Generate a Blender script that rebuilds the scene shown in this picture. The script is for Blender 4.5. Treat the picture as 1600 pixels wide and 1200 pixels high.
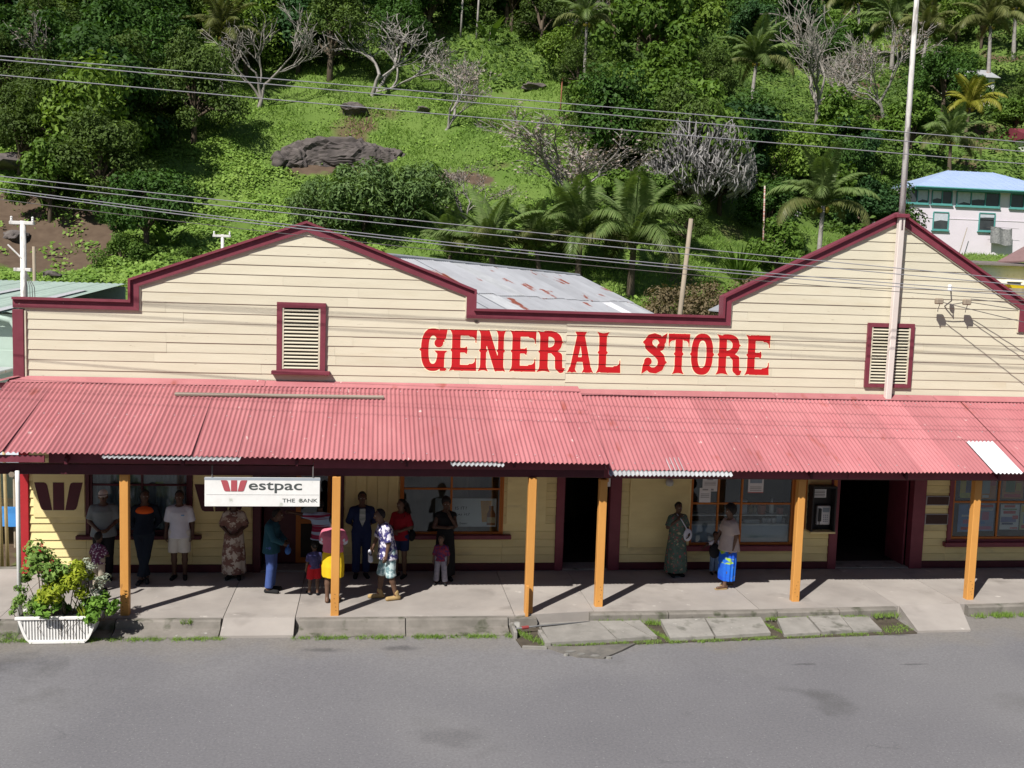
import bpy, bmesh, math, random
import numpy as np
from mathutils import Vector, Matrix

for _o in list(bpy.data.objects):
    bpy.data.objects.remove(_o)
R = math.radians
scene = bpy.context.scene
COL = scene.collection

# ------------------------------------------------------------------ camera
cam_d = bpy.data.cameras.new('camera')
cam_d.sensor_width = 36.0
cam_d.lens = 36.0 * 1620.0 / 1600.0
cam_d.clip_start = 0.1
cam_d.clip_end = 3000.0
cam = bpy.data.objects.new('camera', cam_d)
COL.objects.link(cam)
def camera_matrix(loc, yaw, pitch, roll):
    cy, sy, cp, sp = math.cos(yaw), math.sin(yaw), math.cos(pitch), math.sin(pitch)
    f = Vector((sy * cp, cy * cp, -sp)); r = Vector((cy, -sy, 0)); u = r.cross(f)
    r2 = r * math.cos(roll) + u * math.sin(roll); u2 = -r * math.sin(roll) + u * math.cos(roll)
    m = Matrix((r2, u2, -f)).transposed().to_4x4(); m.translation = loc
    return m
cam.matrix_world = camera_matrix(Vector((0.0, -20.942, 6.0)), R(7.7055), R(5.6597), R(1.8069))
scene.camera = cam

# ------------------------------------------------------------------ sky, sun, exposure
SUN_EL, SUN_AZ = 46.5, 40.5            # shadows run 40.5 degrees right of straight back
world = bpy.data.worlds.new('World')
scene.world = world
world.use_nodes = True
_nt = world.node_tree
_bg = _nt.nodes['Background']
_sky = _nt.nodes.new('ShaderNodeTexSky')
_sky.sky_type = 'NISHITA'
_sky.sun_disc = False
_sky.sun_elevation = R(SUN_EL)
_sky.sun_rotation = R(180.0 + SUN_AZ)
_sky.air_density = 1.0
_sky.dust_density = 0.6
_nt.links.new(_sky.outputs[0], _bg.inputs[0])
_bg.inputs[1].default_value = 0.05
sun_d = bpy.data.lights.new('sun', 'SUN')
sun_d.energy = 5.0
sun_d.angle = R(0.5)
sun_d.color = (1.0, 0.955, 0.88)
sun = bpy.data.objects.new('sun', sun_d)
COL.objects.link(sun)
_dir = Vector((math.sin(R(SUN_AZ)) * math.cos(R(SUN_EL)), math.cos(R(SUN_AZ)) * math.cos(R(SUN_EL)), -math.sin(R(SUN_EL))))
sun.rotation_euler = _dir.to_track_quat('-Z', 'Y').to_euler()
sun.location = (-20, -30, 30)
scene.view_settings.view_transform = 'Standard'
scene.view_settings.look = 'None'
scene.view_settings.gamma = 1.0
scene.view_settings.use_curve_mapping = False
scene.view_settings.exposure = 0.46

# ------------------------------------------------------------------ helpers
rng = random.Random(7)
def tag(o, label=None, cat=None, group=None, kind=None):
    if label: o['label'] = label
    if cat: o['category'] = cat
    if group: o['group'] = group
    if kind: o['kind'] = kind
    return o
def empty(name, loc=(0, 0, 0), rz=0.0, label=None, cat=None, group=None):
    o = bpy.data.objects.new(name, None)
    o.empty_display_size = 0.2
    COL.objects.link(o)
    o.location = loc; o.rotation_euler = (0, 0, rz)
    return tag(o, label, cat, group)
def link(name, me, parent=None, loc=(0, 0, 0), rot=(0, 0, 0), scale=(1, 1, 1)):
    o = bpy.data.objects.new(name, me)
    COL.objects.link(o)
    o.location = loc; o.rotation_euler = rot; o.scale = scale
    if parent: o.parent = parent
    return o
def as_mesh(name, V, F, mats, smooth=False, mi=None):
    me = bpy.data.meshes.new(name)
    me.from_pydata([tuple(map(float, v)) for v in V], [], [tuple(map(int, f)) for f in F])
    for m in (mats if isinstance(mats, (list, tuple)) else [mats]): me.materials.append(m)
    if mi is not None: me.polygons.foreach_set('material_index', mi)
    if smooth: me.polygons.foreach_set('use_smooth', [True] * len(me.polygons))
    me.update()
    return me
def quads_mesh(name, V, mat, smooth=False, n=4):
    """V: (k*n,3) array, every n vertices make one face."""
    V = np.asarray(V, np.float32).reshape(-1, 3)
    k = len(V) // n
    me = bpy.data.meshes.new(name)
    me.vertices.add(len(V)); me.vertices.foreach_set('co', V.ravel())
    me.loops.add(k * n); me.loops.foreach_set('vertex_index', np.arange(k * n, dtype=np.int32))
    me.polygons.add(k); me.polygons.foreach_set('loop_start', np.arange(0, k * n, n, dtype=np.int32))
    for m in (mat if isinstance(mat, (list, tuple)) else [mat]): me.materials.append(m)
    me.update(calc_edges=True); me.validate()
    if smooth: me.polygons.foreach_set('use_smooth', [True] * len(me.polygons))
    return me

class MB:
    """collects boxes, prisms and tubes into one mesh"""
    def __init__(s): s.V = []; s.F = []; s.I = []; s.mi = 0
    def add(s, V, F):
        n = len(s.V); s.V += [tuple(v) for v in V]; s.F += [tuple(i + n for i in f) for f in F]; s.I += [s.mi] * len(F); return s
    def box(s, x0, x1, y0, y1, z0, z1, bev=0.0):
        if bev <= 0:
            V = [(x, y, z) for z in (z0, z1) for y in (y0, y1) for x in (x0, x1)]
            return s.add(V, [(0, 2, 3, 1), (4, 5, 7, 6), (0, 1, 5, 4), (2, 6, 7, 3), (0, 4, 6, 2), (1, 3, 7, 5)])
        b = min(bev, (x1 - x0) * .3, (y1 - y0) * .3, (z1 - z0) * .3)
        c = ((x0 + x1) / 2, (y0 + y1) / 2, (z0 + z1) / 2); h = ((x1 - x0) / 2, (y1 - y0) / 2, (z1 - z0) / 2)
        V = []; idx = {}
        for sx in (-1, 1):
            for sy in (-1, 1):
                for sz in (-1, 1):
                    sg = (sx, sy, sz)
                    for a in range(3):
                        idx[(sg, a)] = len(V)
                        V.append(tuple(c[k] + sg[k] * (h[k] - (0 if k == a else b)) for k in range(3)))
        F = []
        for a in range(3):
            o = [k for k in range(3) if k != a]
            for sa in (-1, 1):
                q = []
                for (p, r) in ((-1, -1), (1, -1), (1, 1), (-1, 1)):
                    sg = [0, 0, 0]; sg[a] = sa; sg[o[0]] = p; sg[o[1]] = r
                    q.append(idx[(tuple(sg), a)])
                if (sa > 0) != (a != 1): q = q[::-1]
                F.append(tuple(q))
            for p in (-1, 1):
                for r in (-1, 1):
                    e = []
                    for t in (-1, 1):
                        sg = [0, 0, 0]; sg[a] = t; sg[o[0]] = p; sg[o[1]] = r
                        e.append(tuple(sg))
                    F.append((idx[(e[0], o[0])], idx[(e[1], o[0])], idx[(e[1], o[1])], idx[(e[0], o[1])]))
        for sg in [(x, y, z) for x in (-1, 1) for y in (-1, 1) for z in (-1, 1)]:
            F.append(tuple(idx[(sg, a)] for a in range(3)))
        return s.add(V, F)
    def prism(s, poly, y0, y1):
        """poly in x,z; extruded between y0 (front) and y1"""
        n = len(poly)
        V = [(x, y0, z) for x, z in poly] + [(x, y1, z) for x, z in poly]
        F = [tuple(range(n)), tuple(range(2 * n - 1, n - 1, -1))] + [(i, i + n, (i + 1) % n + n, (i + 1) % n) for i in range(n)]
        return s.add(V, F)
    def slab(s, poly, z0, z1):
        """poly in x,y; extruded between z0 and z1"""
        n = len(poly)
        V = [(x, y, z1) for x, y in poly] + [(x, y, z0) for x, y in poly]
        F = [tuple(range(n)), tuple(range(2 * n - 1, n - 1, -1))] + [(i, i + n, (i + 1) % n + n, (i + 1) % n) for i in range(n)]
        return s.add(V, F)
    def tube(s, pts, rad, n=8, cap=True):
        P = [Vector(p) for p in pts]; k = len(P)
        rad = [rad] * k if isinstance(rad, (int, float)) else list(rad)
        V = []; up = Vector((0.13, 0.21, 1)).normalized(); prev = None
        for i in range(k):
            t = (P[min(i + 1, k - 1)] - P[max(i - 1, 0)])
            t = t.normalized() if t.length > 1e-9 else Vector((0, 0, 1))
            if prev is None:
                a = t.cross(up)
                if a.length < .1: a = t.cross(Vector((1, 0, 0)))
            else: a = prev - t * prev.dot(t)
            a.normalize(); prev = a; b = t.cross(a)
            for j in range(n):
                w = 2 * math.pi * j / n
                V.append(P[i] + (a * math.cos(w) + b * math.sin(w)) * rad[i])
        F = [(i * n + j, i * n + (j + 1) % n, (i + 1) * n + (j + 1) % n, (i + 1) * n + j) for i in range(k - 1) for j in range(n)]
        if cap: F += [tuple(range(n))[::-1], tuple((k - 1) * n + j for j in range(n))]
        return s.add(V, F)
    def lathe(s, prof, c=(0, 0, 0), n=12):
        V = [(c[0] + r * math.cos(2 * math.pi * j / n), c[1] + r * math.sin(2 * math.pi * j / n), c[2] + z) for r, z in prof for j in range(n)]
        k = len(prof)
        F = [(i * n + j, i * n + (j + 1) % n, (i + 1) * n + (j + 1) % n, (i + 1) * n + j) for i in range(k - 1) for j in range(n)]
        F += [tuple(range(n))[::-1], tuple((k - 1) * n + j for j in range(n))]
        return s.add(V, F)
    def mesh(s, name, mats, smooth=False): return as_mesh(name, s.V, s.F, mats, smooth, s.I)
    def build(s, name, mats, parent=None, loc=(0, 0, 0), rot=(0, 0, 0), smooth=False):
        return link(name, s.mesh(name, mats, smooth), parent, loc, rot)
def B(*a, **k): return MB().box(*a, **k)

# ------------------------------------------------------------------ materials
def M(name, c, c2=None, sc=4.0, rough=.8, spec=.25, bump=0.0, bsc=60.0, objvar=0.0, isl=False, spots=None, spots2=None, transl=0.0, metal=0.0, stretch=None, det=4.0, band=(.3, .7)):
    m = bpy.data.materials.new(name); m.use_nodes = True
    nt = m.node_tree; N = nt.nodes; L = nt.links
    p = N['Principled BSDF']; out = N['Material Output']
    p.inputs['Roughness'].default_value = rough; p.inputs['Metallic'].default_value = metal
    p.inputs['Specular IOR Level'].default_value = spec
    if c2 is None: c2 = tuple(x * .82 for x in c)
    tc = N.new('ShaderNodeTexCoord'); src = tc.outputs['Object']
    if objvar and not isl:      # every board and sheet gets its own part of the pattern
        oi0 = N.new('ShaderNodeObjectInfo'); va = N.new('ShaderNodeVectorMath'); va.operation = 'MULTIPLY_ADD'
        L.new(oi0.outputs['Random'], va.inputs[0]); va.inputs[1].default_value = (37.0, 23.0, 11.0); L.new(src, va.inputs[2]); src = va.outputs[0]
    if stretch:
        mp = N.new('ShaderNodeMapping'); mp.inputs['Scale'].default_value = stretch; L.new(src, mp.inputs[0]); src = mp.outputs[0]
    def noise(scale, detail=det, rg=.6, s=None):
        n = N.new('ShaderNodeTexNoise'); n.inputs['Scale'].default_value = scale; n.inputs['Detail'].default_value = detail
        n.inputs['Roughness'].default_value = rg; L.new(s or src, n.inputs['Vector']); return n.outputs[0]
    def ramp(v, a, b):
        r = N.new('ShaderNodeMapRange'); r.inputs[1].default_value = a; r.inputs[2].default_value = b; r.clamp = True
        L.new(v, r.inputs[0]); return r.outputs[0]
    def mix(f, a, b, mode='MIX'):
        x = N.new('ShaderNodeMix'); x.data_type = 'RGBA'; x.blend_type = mode
        if isinstance(f, float): x.inputs[0].default_value = f
        else: L.new(f, x.inputs[0])
        for q, k in ((a, 6), (b, 7)):
            if isinstance(q, tuple): x.inputs[k].default_value = (*q[:3], 1)
            else: L.new(q, x.inputs[k])
        return x.outputs[2]
    f = ramp(noise(sc), *band)
    if isl:
        g = N.new('ShaderNodeNewGeometry'); a = N.new('ShaderNodeMath'); a.operation = 'MULTIPLY_ADD'
        L.new(g.outputs['Random Per Island'], a.inputs[0]); a.inputs[1].default_value = .6
        b = N.new('ShaderNodeMath'); b.operation = 'MULTIPLY'; L.new(f, b.inputs[0]); b.inputs[1].default_value = .5
        L.new(b.outputs[0], a.inputs[2]); f = a.outputs[0]
    col = mix(f, c, c2)
    for sp in (spots, spots2):
        if sp: col = mix(ramp(noise(sp[1], 3.0, .55), sp[2], sp[2] + (sp[3] if len(sp) > 3 else .06)), col, sp[0])
    if objvar:
        oi = N.new('ShaderNodeObjectInfo'); r = N.new('ShaderNodeMapRange')
        r.inputs[3].default_value = 1 - objvar; r.inputs[4].default_value = 1 + objvar; L.new(oi.outputs['Random'], r.inputs[0])
        cb = N.new('ShaderNodeCombineColor')
        for k in range(3): L.new(r.outputs[0], cb.inputs[k])
        col = mix(1.0, col, cb.outputs[0], 'MULTIPLY')
    L.new(col, p.inputs['Base Color'])
    if bump:
        bn = N.new('ShaderNodeBump'); bn.inputs['Strength'].default_value = bump; bn.inputs['Distance'].default_value = .02
        L.new(noise(bsc, 5.0), bn.inputs['Height']); L.new(bn.outputs[0], p.inputs['Normal'])
    if transl:
        t = N.new('ShaderNodeBsdfTranslucent'); L.new(mix(1.0, col, (1.25, 1.3, .6), 'MULTIPLY'), t.inputs[0])
        ms = N.new('ShaderNodeMixShader'); ms.inputs[0].default_value = transl
        L.new(p.outputs[0], ms.inputs[1]); L.new(t.outputs[0], ms.inputs[2]); L.new(ms.outputs[0], out.inputs[0])
    return m
def flat(name, c, rough=.7, spec=.25): return M(name, c, tuple(x * .9 for x in c), 5.0, rough, spec)
def glass(name):
    m = bpy.data.materials.new(name); m.use_nodes = True; nt = m.node_tree; N = nt.nodes; L = nt.links
    N.remove(N['Principled BSDF']); out = N['Material Output']
    t = N.new('ShaderNodeBsdfTransparent'); t.inputs[0].default_value = (.86, .9, .9, 1)
    g = N.new('ShaderNodeBsdfGlossy'); g.inputs['Roughness'].default_value = .03; g.inputs[0].default_value = (.9, .95, 1, 1)
    x = N.new('ShaderNodeMixShader'); fr = N.new('ShaderNodeFresnel'); fr.inputs[0].default_value = 1.5
    L.new(fr.outputs[0], x.inputs[0]); L.new(t.outputs[0], x.inputs[1]); L.new(g.outputs[0], x.inputs[2]); L.new(x.outputs[0], out.inputs[0])
    return m
CREAM, CREAM2 = (.60, .563, .445), (.545, .505, .39)
m_cream = M('cream_paint', CREAM, CREAM2, 2.2, .62, .3, .12, 90, .035, stretch=(.35, 1, 2.2), spots=((.50, .44, .31), 1.4, .60, .25), spots2=((.34, .29, .22), 14, .71, .04))
m_yellow = M('yellow_paint', (.76, .65, .33), (.66, .55, .27), 2.6, .62, .3, .12, 80, .05, stretch=(.5, 1, 1.6), spots=((.46, .38, .22), 2.3, .60, .2))
m_maroon = M('maroon_paint', (.195, .042, .062), (.15, .030, .045), 3.5, .5, .35, .15, 70, .06, spots=((.50, .40, .36), 9, .735, .03))
m_maroon_dark = M('dark_maroon_paint', (.085, .014, .024), (.06, .010, .018), 3.5, .5, .35, .1, 70, .05)
m_red = M('red_paint', (.40, .022, .030), (.33, .018, .024), 3, .5, .35, .1, 60)
m_letter = M('sign_red_paint', (.48, .012, .016), (.40, .010, .013), 2.5, .42, .35)
m_orange = M('orange_paint', (.60, .29, .075), (.53, .245, .06), 3.0, .5, .35, .12, 60, .04, spots=((.34, .16, .05), 7, .68, .05), stretch=(1, 1, .4))
m_orange_dk = M('orange_frame_paint', (.47, .15, .02), (.38, .115, .016), 3.0, .5, .35, .1, 60, .04)
m_pink = M('pink_roof_paint', (.425, .165, .178), (.35, .122, .135), 1.6, .55, .3, .12, 40, .09, stretch=(1, .22, 1), spots=((.60, .42, .40), 9, .70, .05), spots2=((.30, .085, .075), 2.4, .64, .10))
m_galv = M('galvanised_iron', (.52, .53, .55), (.40, .41, .43), 3, .42, .5, .05, 30, .08, metal=.25, spots=((.30, .14, .09), 2.2, .66, .08))
m_white_sheet = M('white_painted_iron', (.62, .62, .65), (.54, .54, .57), 3, .45, .4, spots=((.45, .30, .2), 3, .70, .08))
m_rustroof = M('weathered_iron_roof', (.40, .41, .44), (.33, .335, .36), 1.6, .5, .4, .05, 30, .10, metal=.2, spots=((.24, .075, .05), 1.3, .635, .05), spots2=((.62, .63, .66), .8, .70, .05))
m_white = M('white_paint', (.78, .77, .76), (.70, .69, .68), 5, .6, .3, .1, 50, spots=((.42, .44, .38), 5, .66, .1))
m_concrete = M('footpath_concrete', (.365, .335, .312), (.275, .252, .236), .9, .88, .15, .25, 130, .04, spots=((.22, .20, .185), 1.3, .57, .2), spots2=((.50, .46, .43), 4, .68, .1))
m_kerb = M('kerb_concrete', (.235, .215, .195), (.14, .13, .115), 2.5, .9, .15, .35, 60, .06, spots=((.46, .45, .43), 1.7, .68, .05), spots2=((.07, .075, .05), 3.2, .57, .14))
m_slab = M('drain_slab_concrete', (.30, .285, .265), (.21, .20, .185), 3, .9, .15, .3, 90, .07, spots=((.13, .128, .11), 3.2, .58, .14), spots2=((.40, .385, .36), 6, .66, .08))
m_asphalt = M('asphalt', (.180, .176, .188), (.154, .151, .163), .35, .9, .2, .5, 190, det=8, spots=((.14, .138, .142), .22, .66, .2), spots2=((.34, .335, .33), 38, .66, .06))
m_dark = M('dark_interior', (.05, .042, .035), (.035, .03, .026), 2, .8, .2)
m_timber = M('weathered_timber', (.36, .30, .23), (.24, .20, .155), 4, .85, .2, .3, 60, .08, stretch=(1, 1, .15))
m_timber_x = M('weathered_plank', (.30, .26, .215), (.19, .165, .14), 4, .85, .2, .3, 60, .05, stretch=(.12, 1, 1))
m_pole_paint = M('peeling_white_pole', (.62, .60, .58), (.30, .28, .27), 7, .75, .25, .2, 50, stretch=(1, 1, .22), band=(.48, .58))
m_pole_beige = M('pale_pink_pole_paint', (.66, .60, .56), (.56, .50, .47), 4, .6, .3, stretch=(1, 1, .3))
m_wire = flat('cable_grey', (.26, .26, .29), .5)
m_wire_dk = flat('dark_wire', (.12, .11, .11), .6)
m_black = flat('black_plastic', (.022, .022, .024), .5)
m_glass = glass('window_glass')
m_print = flat('print_black', (.04, .04, .045), .6)
m_paper = M('white_paper', (.74, .74, .76), (.68, .68, .71), 6, .7, .2)
m_signred = flat('logo_red', (.40, .085, .10), .5)

def road_wear():
    nt = m_asphalt.node_tree; N = nt.nodes; L = nt.links; p = N['Principled BSDF']; src = p.inputs['Base Color'].links[0].from_socket
    tc = N.new('ShaderNodeTexCoord'); sp = N.new('ShaderNodeSeparateXYZ'); L.new(tc.outputs['Object'], sp.inputs[0])
    def noise(sc, det=6, rg=.6):
        n = N.new('ShaderNodeTexNoise'); n.inputs['Scale'].default_value = sc; n.inputs['Detail'].default_value = det; n.inputs['Roughness'].default_value = rg; L.new(tc.outputs['Object'], n.inputs['Vector']); return n.outputs[0]
    def rng_(v, a, b, c=0., d=1.):
        r = N.new('ShaderNodeMapRange'); r.inputs[1].default_value = a; r.inputs[2].default_value = b; r.inputs[3].default_value = c; r.inputs[4].default_value = d; L.new(v, r.inputs[0]); return r.outputs[0]
    def math_(op, a, b):
        m = N.new('ShaderNodeMath'); m.operation = op
        for k, q in ((0, a), (1, b)):
            if isinstance(q, float): m.inputs[k].default_value = q
            else: L.new(q, m.inputs[k])
        return m.outputs[0]
    def mix(f, a, c):
        x = N.new('ShaderNodeMix'); x.data_type = 'RGBA'; L.new(f, x.inputs[0]); L.new(a, x.inputs[6]); x.inputs[7].default_value = (*c, 1); return x.outputs[2]
    # dust and silt gathered along the kerb, with a ragged edge
    edge = rng_(math_('ADD', sp.outputs[1], math_('MULTIPLY', noise(.9), 2.2)), -3.2, -2.3)
    col = mix(math_('MULTIPLY', edge, .75), src, (.20, .18, .155))
    # oil and damp stains, broad patched areas
    col = mix(math_('MULTIPLY', rng_(noise(.55, 3), .62, .72), .55), col, (.085, .083, .085))
    col = mix(math_('MULTIPLY', rng_(noise(.13, 2), .50, .58), .30), col, (.235, .23, .232))
    # fine cracks
    v = N.new('ShaderNodeTexVoronoi'); v.feature = 'DISTANCE_TO_EDGE'; v.inputs['Scale'].default_value = .38
    wv = N.new('ShaderNodeVectorMath'); wv.operation = 'MULTIPLY_ADD'; nn = N.new('ShaderNodeTexNoise'); nn.inputs['Scale'].default_value = 1.6; nn.inputs['Detail'].default_value = 6; L.new(tc.outputs['Object'], nn.inputs['Vector'])
    L.new(nn.outputs[1], wv.inputs[0]); wv.inputs[1].default_value = (1.2, 1.2, 1.2); L.new(tc.outputs['Object'], wv.inputs[2]); L.new(wv.outputs[0], v.inputs['Vector'])
    crk = math_('MULTIPLY', rng_(v.outputs[0], .003, .008, 1., 0.), rng_(noise(.3, 2), .58, .68))
    col = mix(math_('MULTIPLY', crk, .45), col, (.08, .08, .082))
    nd = noise(2.2, 5)
    for cx, cy, rx, ry in ((-.68, -3.95, .42, .16), (.62, -3.92, .46, .17), (-5.75, -4.25, .75, .28), (1.15, -7.4, .55, .38), (9.6, -3.62, .30, .12), (3.6, -4.2, .7, .25), (7.2, -5.0, .22, .05), (9.1, -5.1, .25, .04)):
        dx = math_('DIVIDE', math_('SUBTRACT', sp.outputs[0], float(cx)), float(rx)); dy = math_('DIVIDE', math_('SUBTRACT', sp.outputs[1], float(cy)), float(ry))
        d = math_('ADD', math_('SQRT', math_('ADD', math_('MULTIPLY', dx, dx), math_('MULTIPLY', dy, dy)), 0.0), math_('MULTIPLY', nd, 1.9))
        col = mix(rng_(d, 1.35, 1.95, .55 if rx < .5 else .30, 0.), col, (.060, .058, .062))
    # aggregate grain
    g = N.new('ShaderNodeTexNoise'); g.inputs['Scale'].default_value = 26; g.inputs['Detail'].default_value = 4; L.new(tc.outputs['Object'], g.inputs['Vector'])
    gm = N.new('ShaderNodeMix'); gm.data_type = 'RGBA'; gm.blend_type = 'MULTIPLY'; gm.inputs[0].default_value = 1.0; L.new(col, gm.inputs[6]); cc = N.new('ShaderNodeCombineColor')
    gr = rng_(g.outputs[0], .3, .7, .86, 1.13)
    for k in range(3): L.new(gr, cc.inputs[k])
    L.new(cc.outputs[0], gm.inputs[7]); L.new(gm.outputs[2], p.inputs['Base Color'])
road_wear()

# ------------------------------------------------------------------ ground, hillside, road, footpath
def sstep(a,b,x):
    t=np.clip((x-a)/(b-a),0,1); return t*t*(3-2*t)
def terrain(X,Y):
    X=np.asarray(X,float);Y=np.asarray(Y,float)
    y0=26+13*sstep(14,44,X)-3*sstep(-5,-30,X)
    d=Y-y0
    foot=sstep(16,26,Y)*(5.3)           # bank behind the shops
    slope=.53+.05*np.sin(X*.07+1)
    s=np.where(d>0,d,0.)
    h=foot+slope*s*(s/(s+3.0))
    h=np.where(h>75,75+20*(1-np.exp(-(h-75)/20)),h)
    amp=sstep(18,34,Y)
    n=.9*np.sin(X*.19+.6*np.sin(Y*.11))*np.cos(Y*.16+X*.05)+.45*np.sin(X*.43+1.7)*np.sin(Y*.37+.4)+.18*np.sin(X*1.1+Y*.7)+.12*np.sin(Y*1.7-X*.9)
    w=np.exp(-(((X-42)/13)**2+((Y-50)/9)**2)**2)
    z=h+amp*n-.24
    return z*(1-w)+np.minimum(z,9.0)*w
m_ground = M('hillside_earth', (.075, .130, .026), (.130, .190, .045), .12, .95, .1, .5, 3, det=8, spots=((.11, .075, .05), .16, .60, .08), spots2=((.07, .12, .025), .45, .62, .1))
def in_dirt(X, Y): return ((X < -6.9) & (Y > -3.5) & (Y < 17)) | (((X + 15.3) / 3.2) ** 2 + ((Y - 30.8) / 3.6) ** 2 < 1) | (((X + 19) / 3.0) ** 2 + ((Y - 34) / 2.0) ** 2 < 1) | (((X + 2.2) / 3.8) ** 2 + ((Y - 43.2) / 1.6) ** 2 < .8) | (((X - 5) / 2.2) ** 2 + ((Y - 39.5) / 1.0) ** 2 < 1)
_gx = np.concatenate([[-1200, -700, -400, -250, -170], np.arange(-120, 141, 1.6), [160, 220, 320, 500, 800, 1200]])
_gy = np.concatenate([[-900, -500, -250, -120, -60], np.arange(-36, 16, 4.), np.arange(16, 150, 1.4), [155, 170, 200, 260, 360, 600, 1000]])
_GX, _GY = np.meshgrid(_gx, _gy)
_GZ = terrain(_GX, _GY)
_V = np.stack([_GX, _GY, _GZ], -1).reshape(-1, 3)
_nx = len(_gx)
_F = [(j * _nx + i, j * _nx + i + 1, (j + 1) * _nx + i + 1, (j + 1) * _nx + i) for j in range(len(_gy) - 1) for i in range(_nx - 1)]
_gm = as_mesh('ground', _V, _F, m_ground, True)
_da = _gm.attributes.new('bare_earth', 'FLOAT', 'POINT'); _da.data.foreach_set('value', in_dirt(_V[:, 0], _V[:, 1]).astype(np.float32))
def _earth():      # reddish bare earth where the bank has slipped
    nt = m_ground.node_tree; N = nt.nodes; L = nt.links; p = N['Principled BSDF']; src = p.inputs['Base Color'].links[0].from_socket
    a = N.new('ShaderNodeAttribute'); a.attribute_name = 'bare_earth'; n = N.new('ShaderNodeTexNoise'); n.inputs['Scale'].default_value = .9; n.inputs['Detail'].default_value = 6
    tc = N.new('ShaderNodeTexCoord'); L.new(tc.outputs['Object'], n.inputs['Vector'])
    s = N.new('ShaderNodeMath'); s.operation = 'MULTIPLY_ADD'; L.new(n.outputs[0], s.inputs[0]); s.inputs[1].default_value = 1.5; L.new(a.outputs['Fac'], s.inputs[2])
    r = N.new('ShaderNodeMapRange'); r.inputs[1].default_value = 1.25; r.inputs[2].default_value = 1.5; L.new(s.outputs[0], r.inputs[0])
    n2 = N.new('ShaderNodeTexNoise'); n2.inputs['Scale'].default_value = 2.2; n2.inputs['Detail'].default_value = 8; L.new(tc.outputs['Object'], n2.inputs['Vector'])
    e = N.new('ShaderNodeMix'); e.data_type = 'RGBA'; e.inputs[6].default_value = (.060, .040, .029, 1); e.inputs[7].default_value = (.135, .098, .070, 1); L.new(n2.outputs[0], e.inputs[0])
    m = N.new('ShaderNodeMix'); m.data_type = 'RGBA'; L.new(r.outputs[0], m.inputs[0]); L.new(src, m.inputs[6]); L.new(e.outputs[2], m.inputs[7]); L.new(m.outputs[2], p.inputs['Base Color'])
_earth()
tag(link('ground', _gm), 'grassy ground rising into a steep green hillside', 'ground', kind='structure')
_xs = [-300, -100, -40, -20, 20, 40, 100, 300]; _ys = [-17.5, -14, -10, -6, -2.55]
_V = [(x, y, -.2 + .012 * math.sin(x * .7 + y)) for y in _ys for x in _xs]
_F = [(j * 8 + i, j * 8 + i + 1, j * 8 + i + 9, j * 8 + i + 8) for j in range(4) for i in range(7)]
tag(link('road', as_mesh('road', _V, _F, m_asphalt, True)), 'grey asphalt road in front of the store', 'road', kind='structure')

foot = tag(B(-40, 40, -2.5, .6, -.6, -.035).build('footpath', m_kerb), 'pale concrete footpath under the verandah', 'footpath', kind='structure')
_KX = [(-40, -2.9), (-6.2, -2.90), (2.3, -3.06), (3.9, -2.93), (4.0, -2.86), (8.0, -2.84), (13.5, -2.58), (40, -2.4)]
def kerb_y(x):
    for (a, ya), (b, yb) in zip(_KX, _KX[1:]):
        if a <= x <= b: return ya + (yb - ya) * (x - a) / (b - a)
    return -2.9
_joints = [-40, -24, -13, -8.6, -6.25, -2.51, -1.27, 2.62, 4.12, 7.3, 10.13, 11.47, 14.2, 18, 26, 40]
for a, b in zip(_joints, _joints[1:]):
    g = .006; dz = rng.uniform(-.004, .003)
    o = MB().slab([(a + g, kerb_y(a) + .13), (b - g, kerb_y(b) + .13), (b - g, .3), (a + g, .3)], -.3, dz).build('paving_slab', m_concrete, foot)
for a, b in [(-40, -20), (-20, -9), (-9, -6.2), (-6.19, -4.3), (-4.29, -2.53), (-1.20, .65), (.66, 2.48)]:
    P = []
    for x in (a + .004, b - .004):
        k = kerb_y(x); j = rng.uniform(-.008, .008)
        P.append([(x, k + .122, -.002 + j * .3), (x, k + .015, -.002 + j * .3), (x, k - .012 + j, -.03), (x, k - .05, -.135), (x, k - .34 + j, -.185), (x, k - .36, -.32), (x, k + .122, -.32)])
    MB().add(P[0] + P[1], [(i, i + 1, i + 8, i + 7) for i in range(6)] + [(6, 0, 7, 13), tuple(range(6, -1, -1)), tuple(range(7, 14))]).build('kerb', m_kerb, foot)
for a, b in [(4.02, 5.5), (5.51, 7.6), (7.61, 8.85), (8.86, 10.05), (11.55, 13.2), (13.21, 20), (20.01, 40)]:
    P = []
    for x in (a + .004, b - .004):
        k = kerb_y(x); j = rng.uniform(-.014, .012)
        P.append([(x, k + .122, -.003), (x, k + .012 + j, -.003 - abs(j)), (x, k - .014 + j, -.035), (x, k - .03, -.32), (x, k + .122, -.32)])
    MB().add(P[0] + P[1], [(i, i + 1, i + 6, i + 5) for i in range(4)] + [(4, 0, 5, 9), tuple(range(4, -1, -1)), tuple(range(5, 10))]).build('kerb', m_kerb, foot)
def sloped(poly, name, mat):
    n = len(poly); V = list(poly) + [(x, y, -.34) for x, y, z in poly]
    return MB().add(V, [tuple(range(n)), tuple(range(2 * n - 1, n - 1, -1))] + [(i, i + n, (i + 1) % n + n, (i + 1) % n) for i in range(n)]).build(name, mat, foot)
sloped([(-2.50, -3.31, -.165), (-1.27, -3.33, -.165), (-1.28, -2.84, .002), (-2.50, -2.82, .002)], 'ramp', m_concrete)
sloped([(10.04, -3.54, -.175), (11.10, -3.52, -.175), (11.46, -2.53, .003), (10.16, -2.60, .003)], 'ramp', m_concrete)
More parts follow.
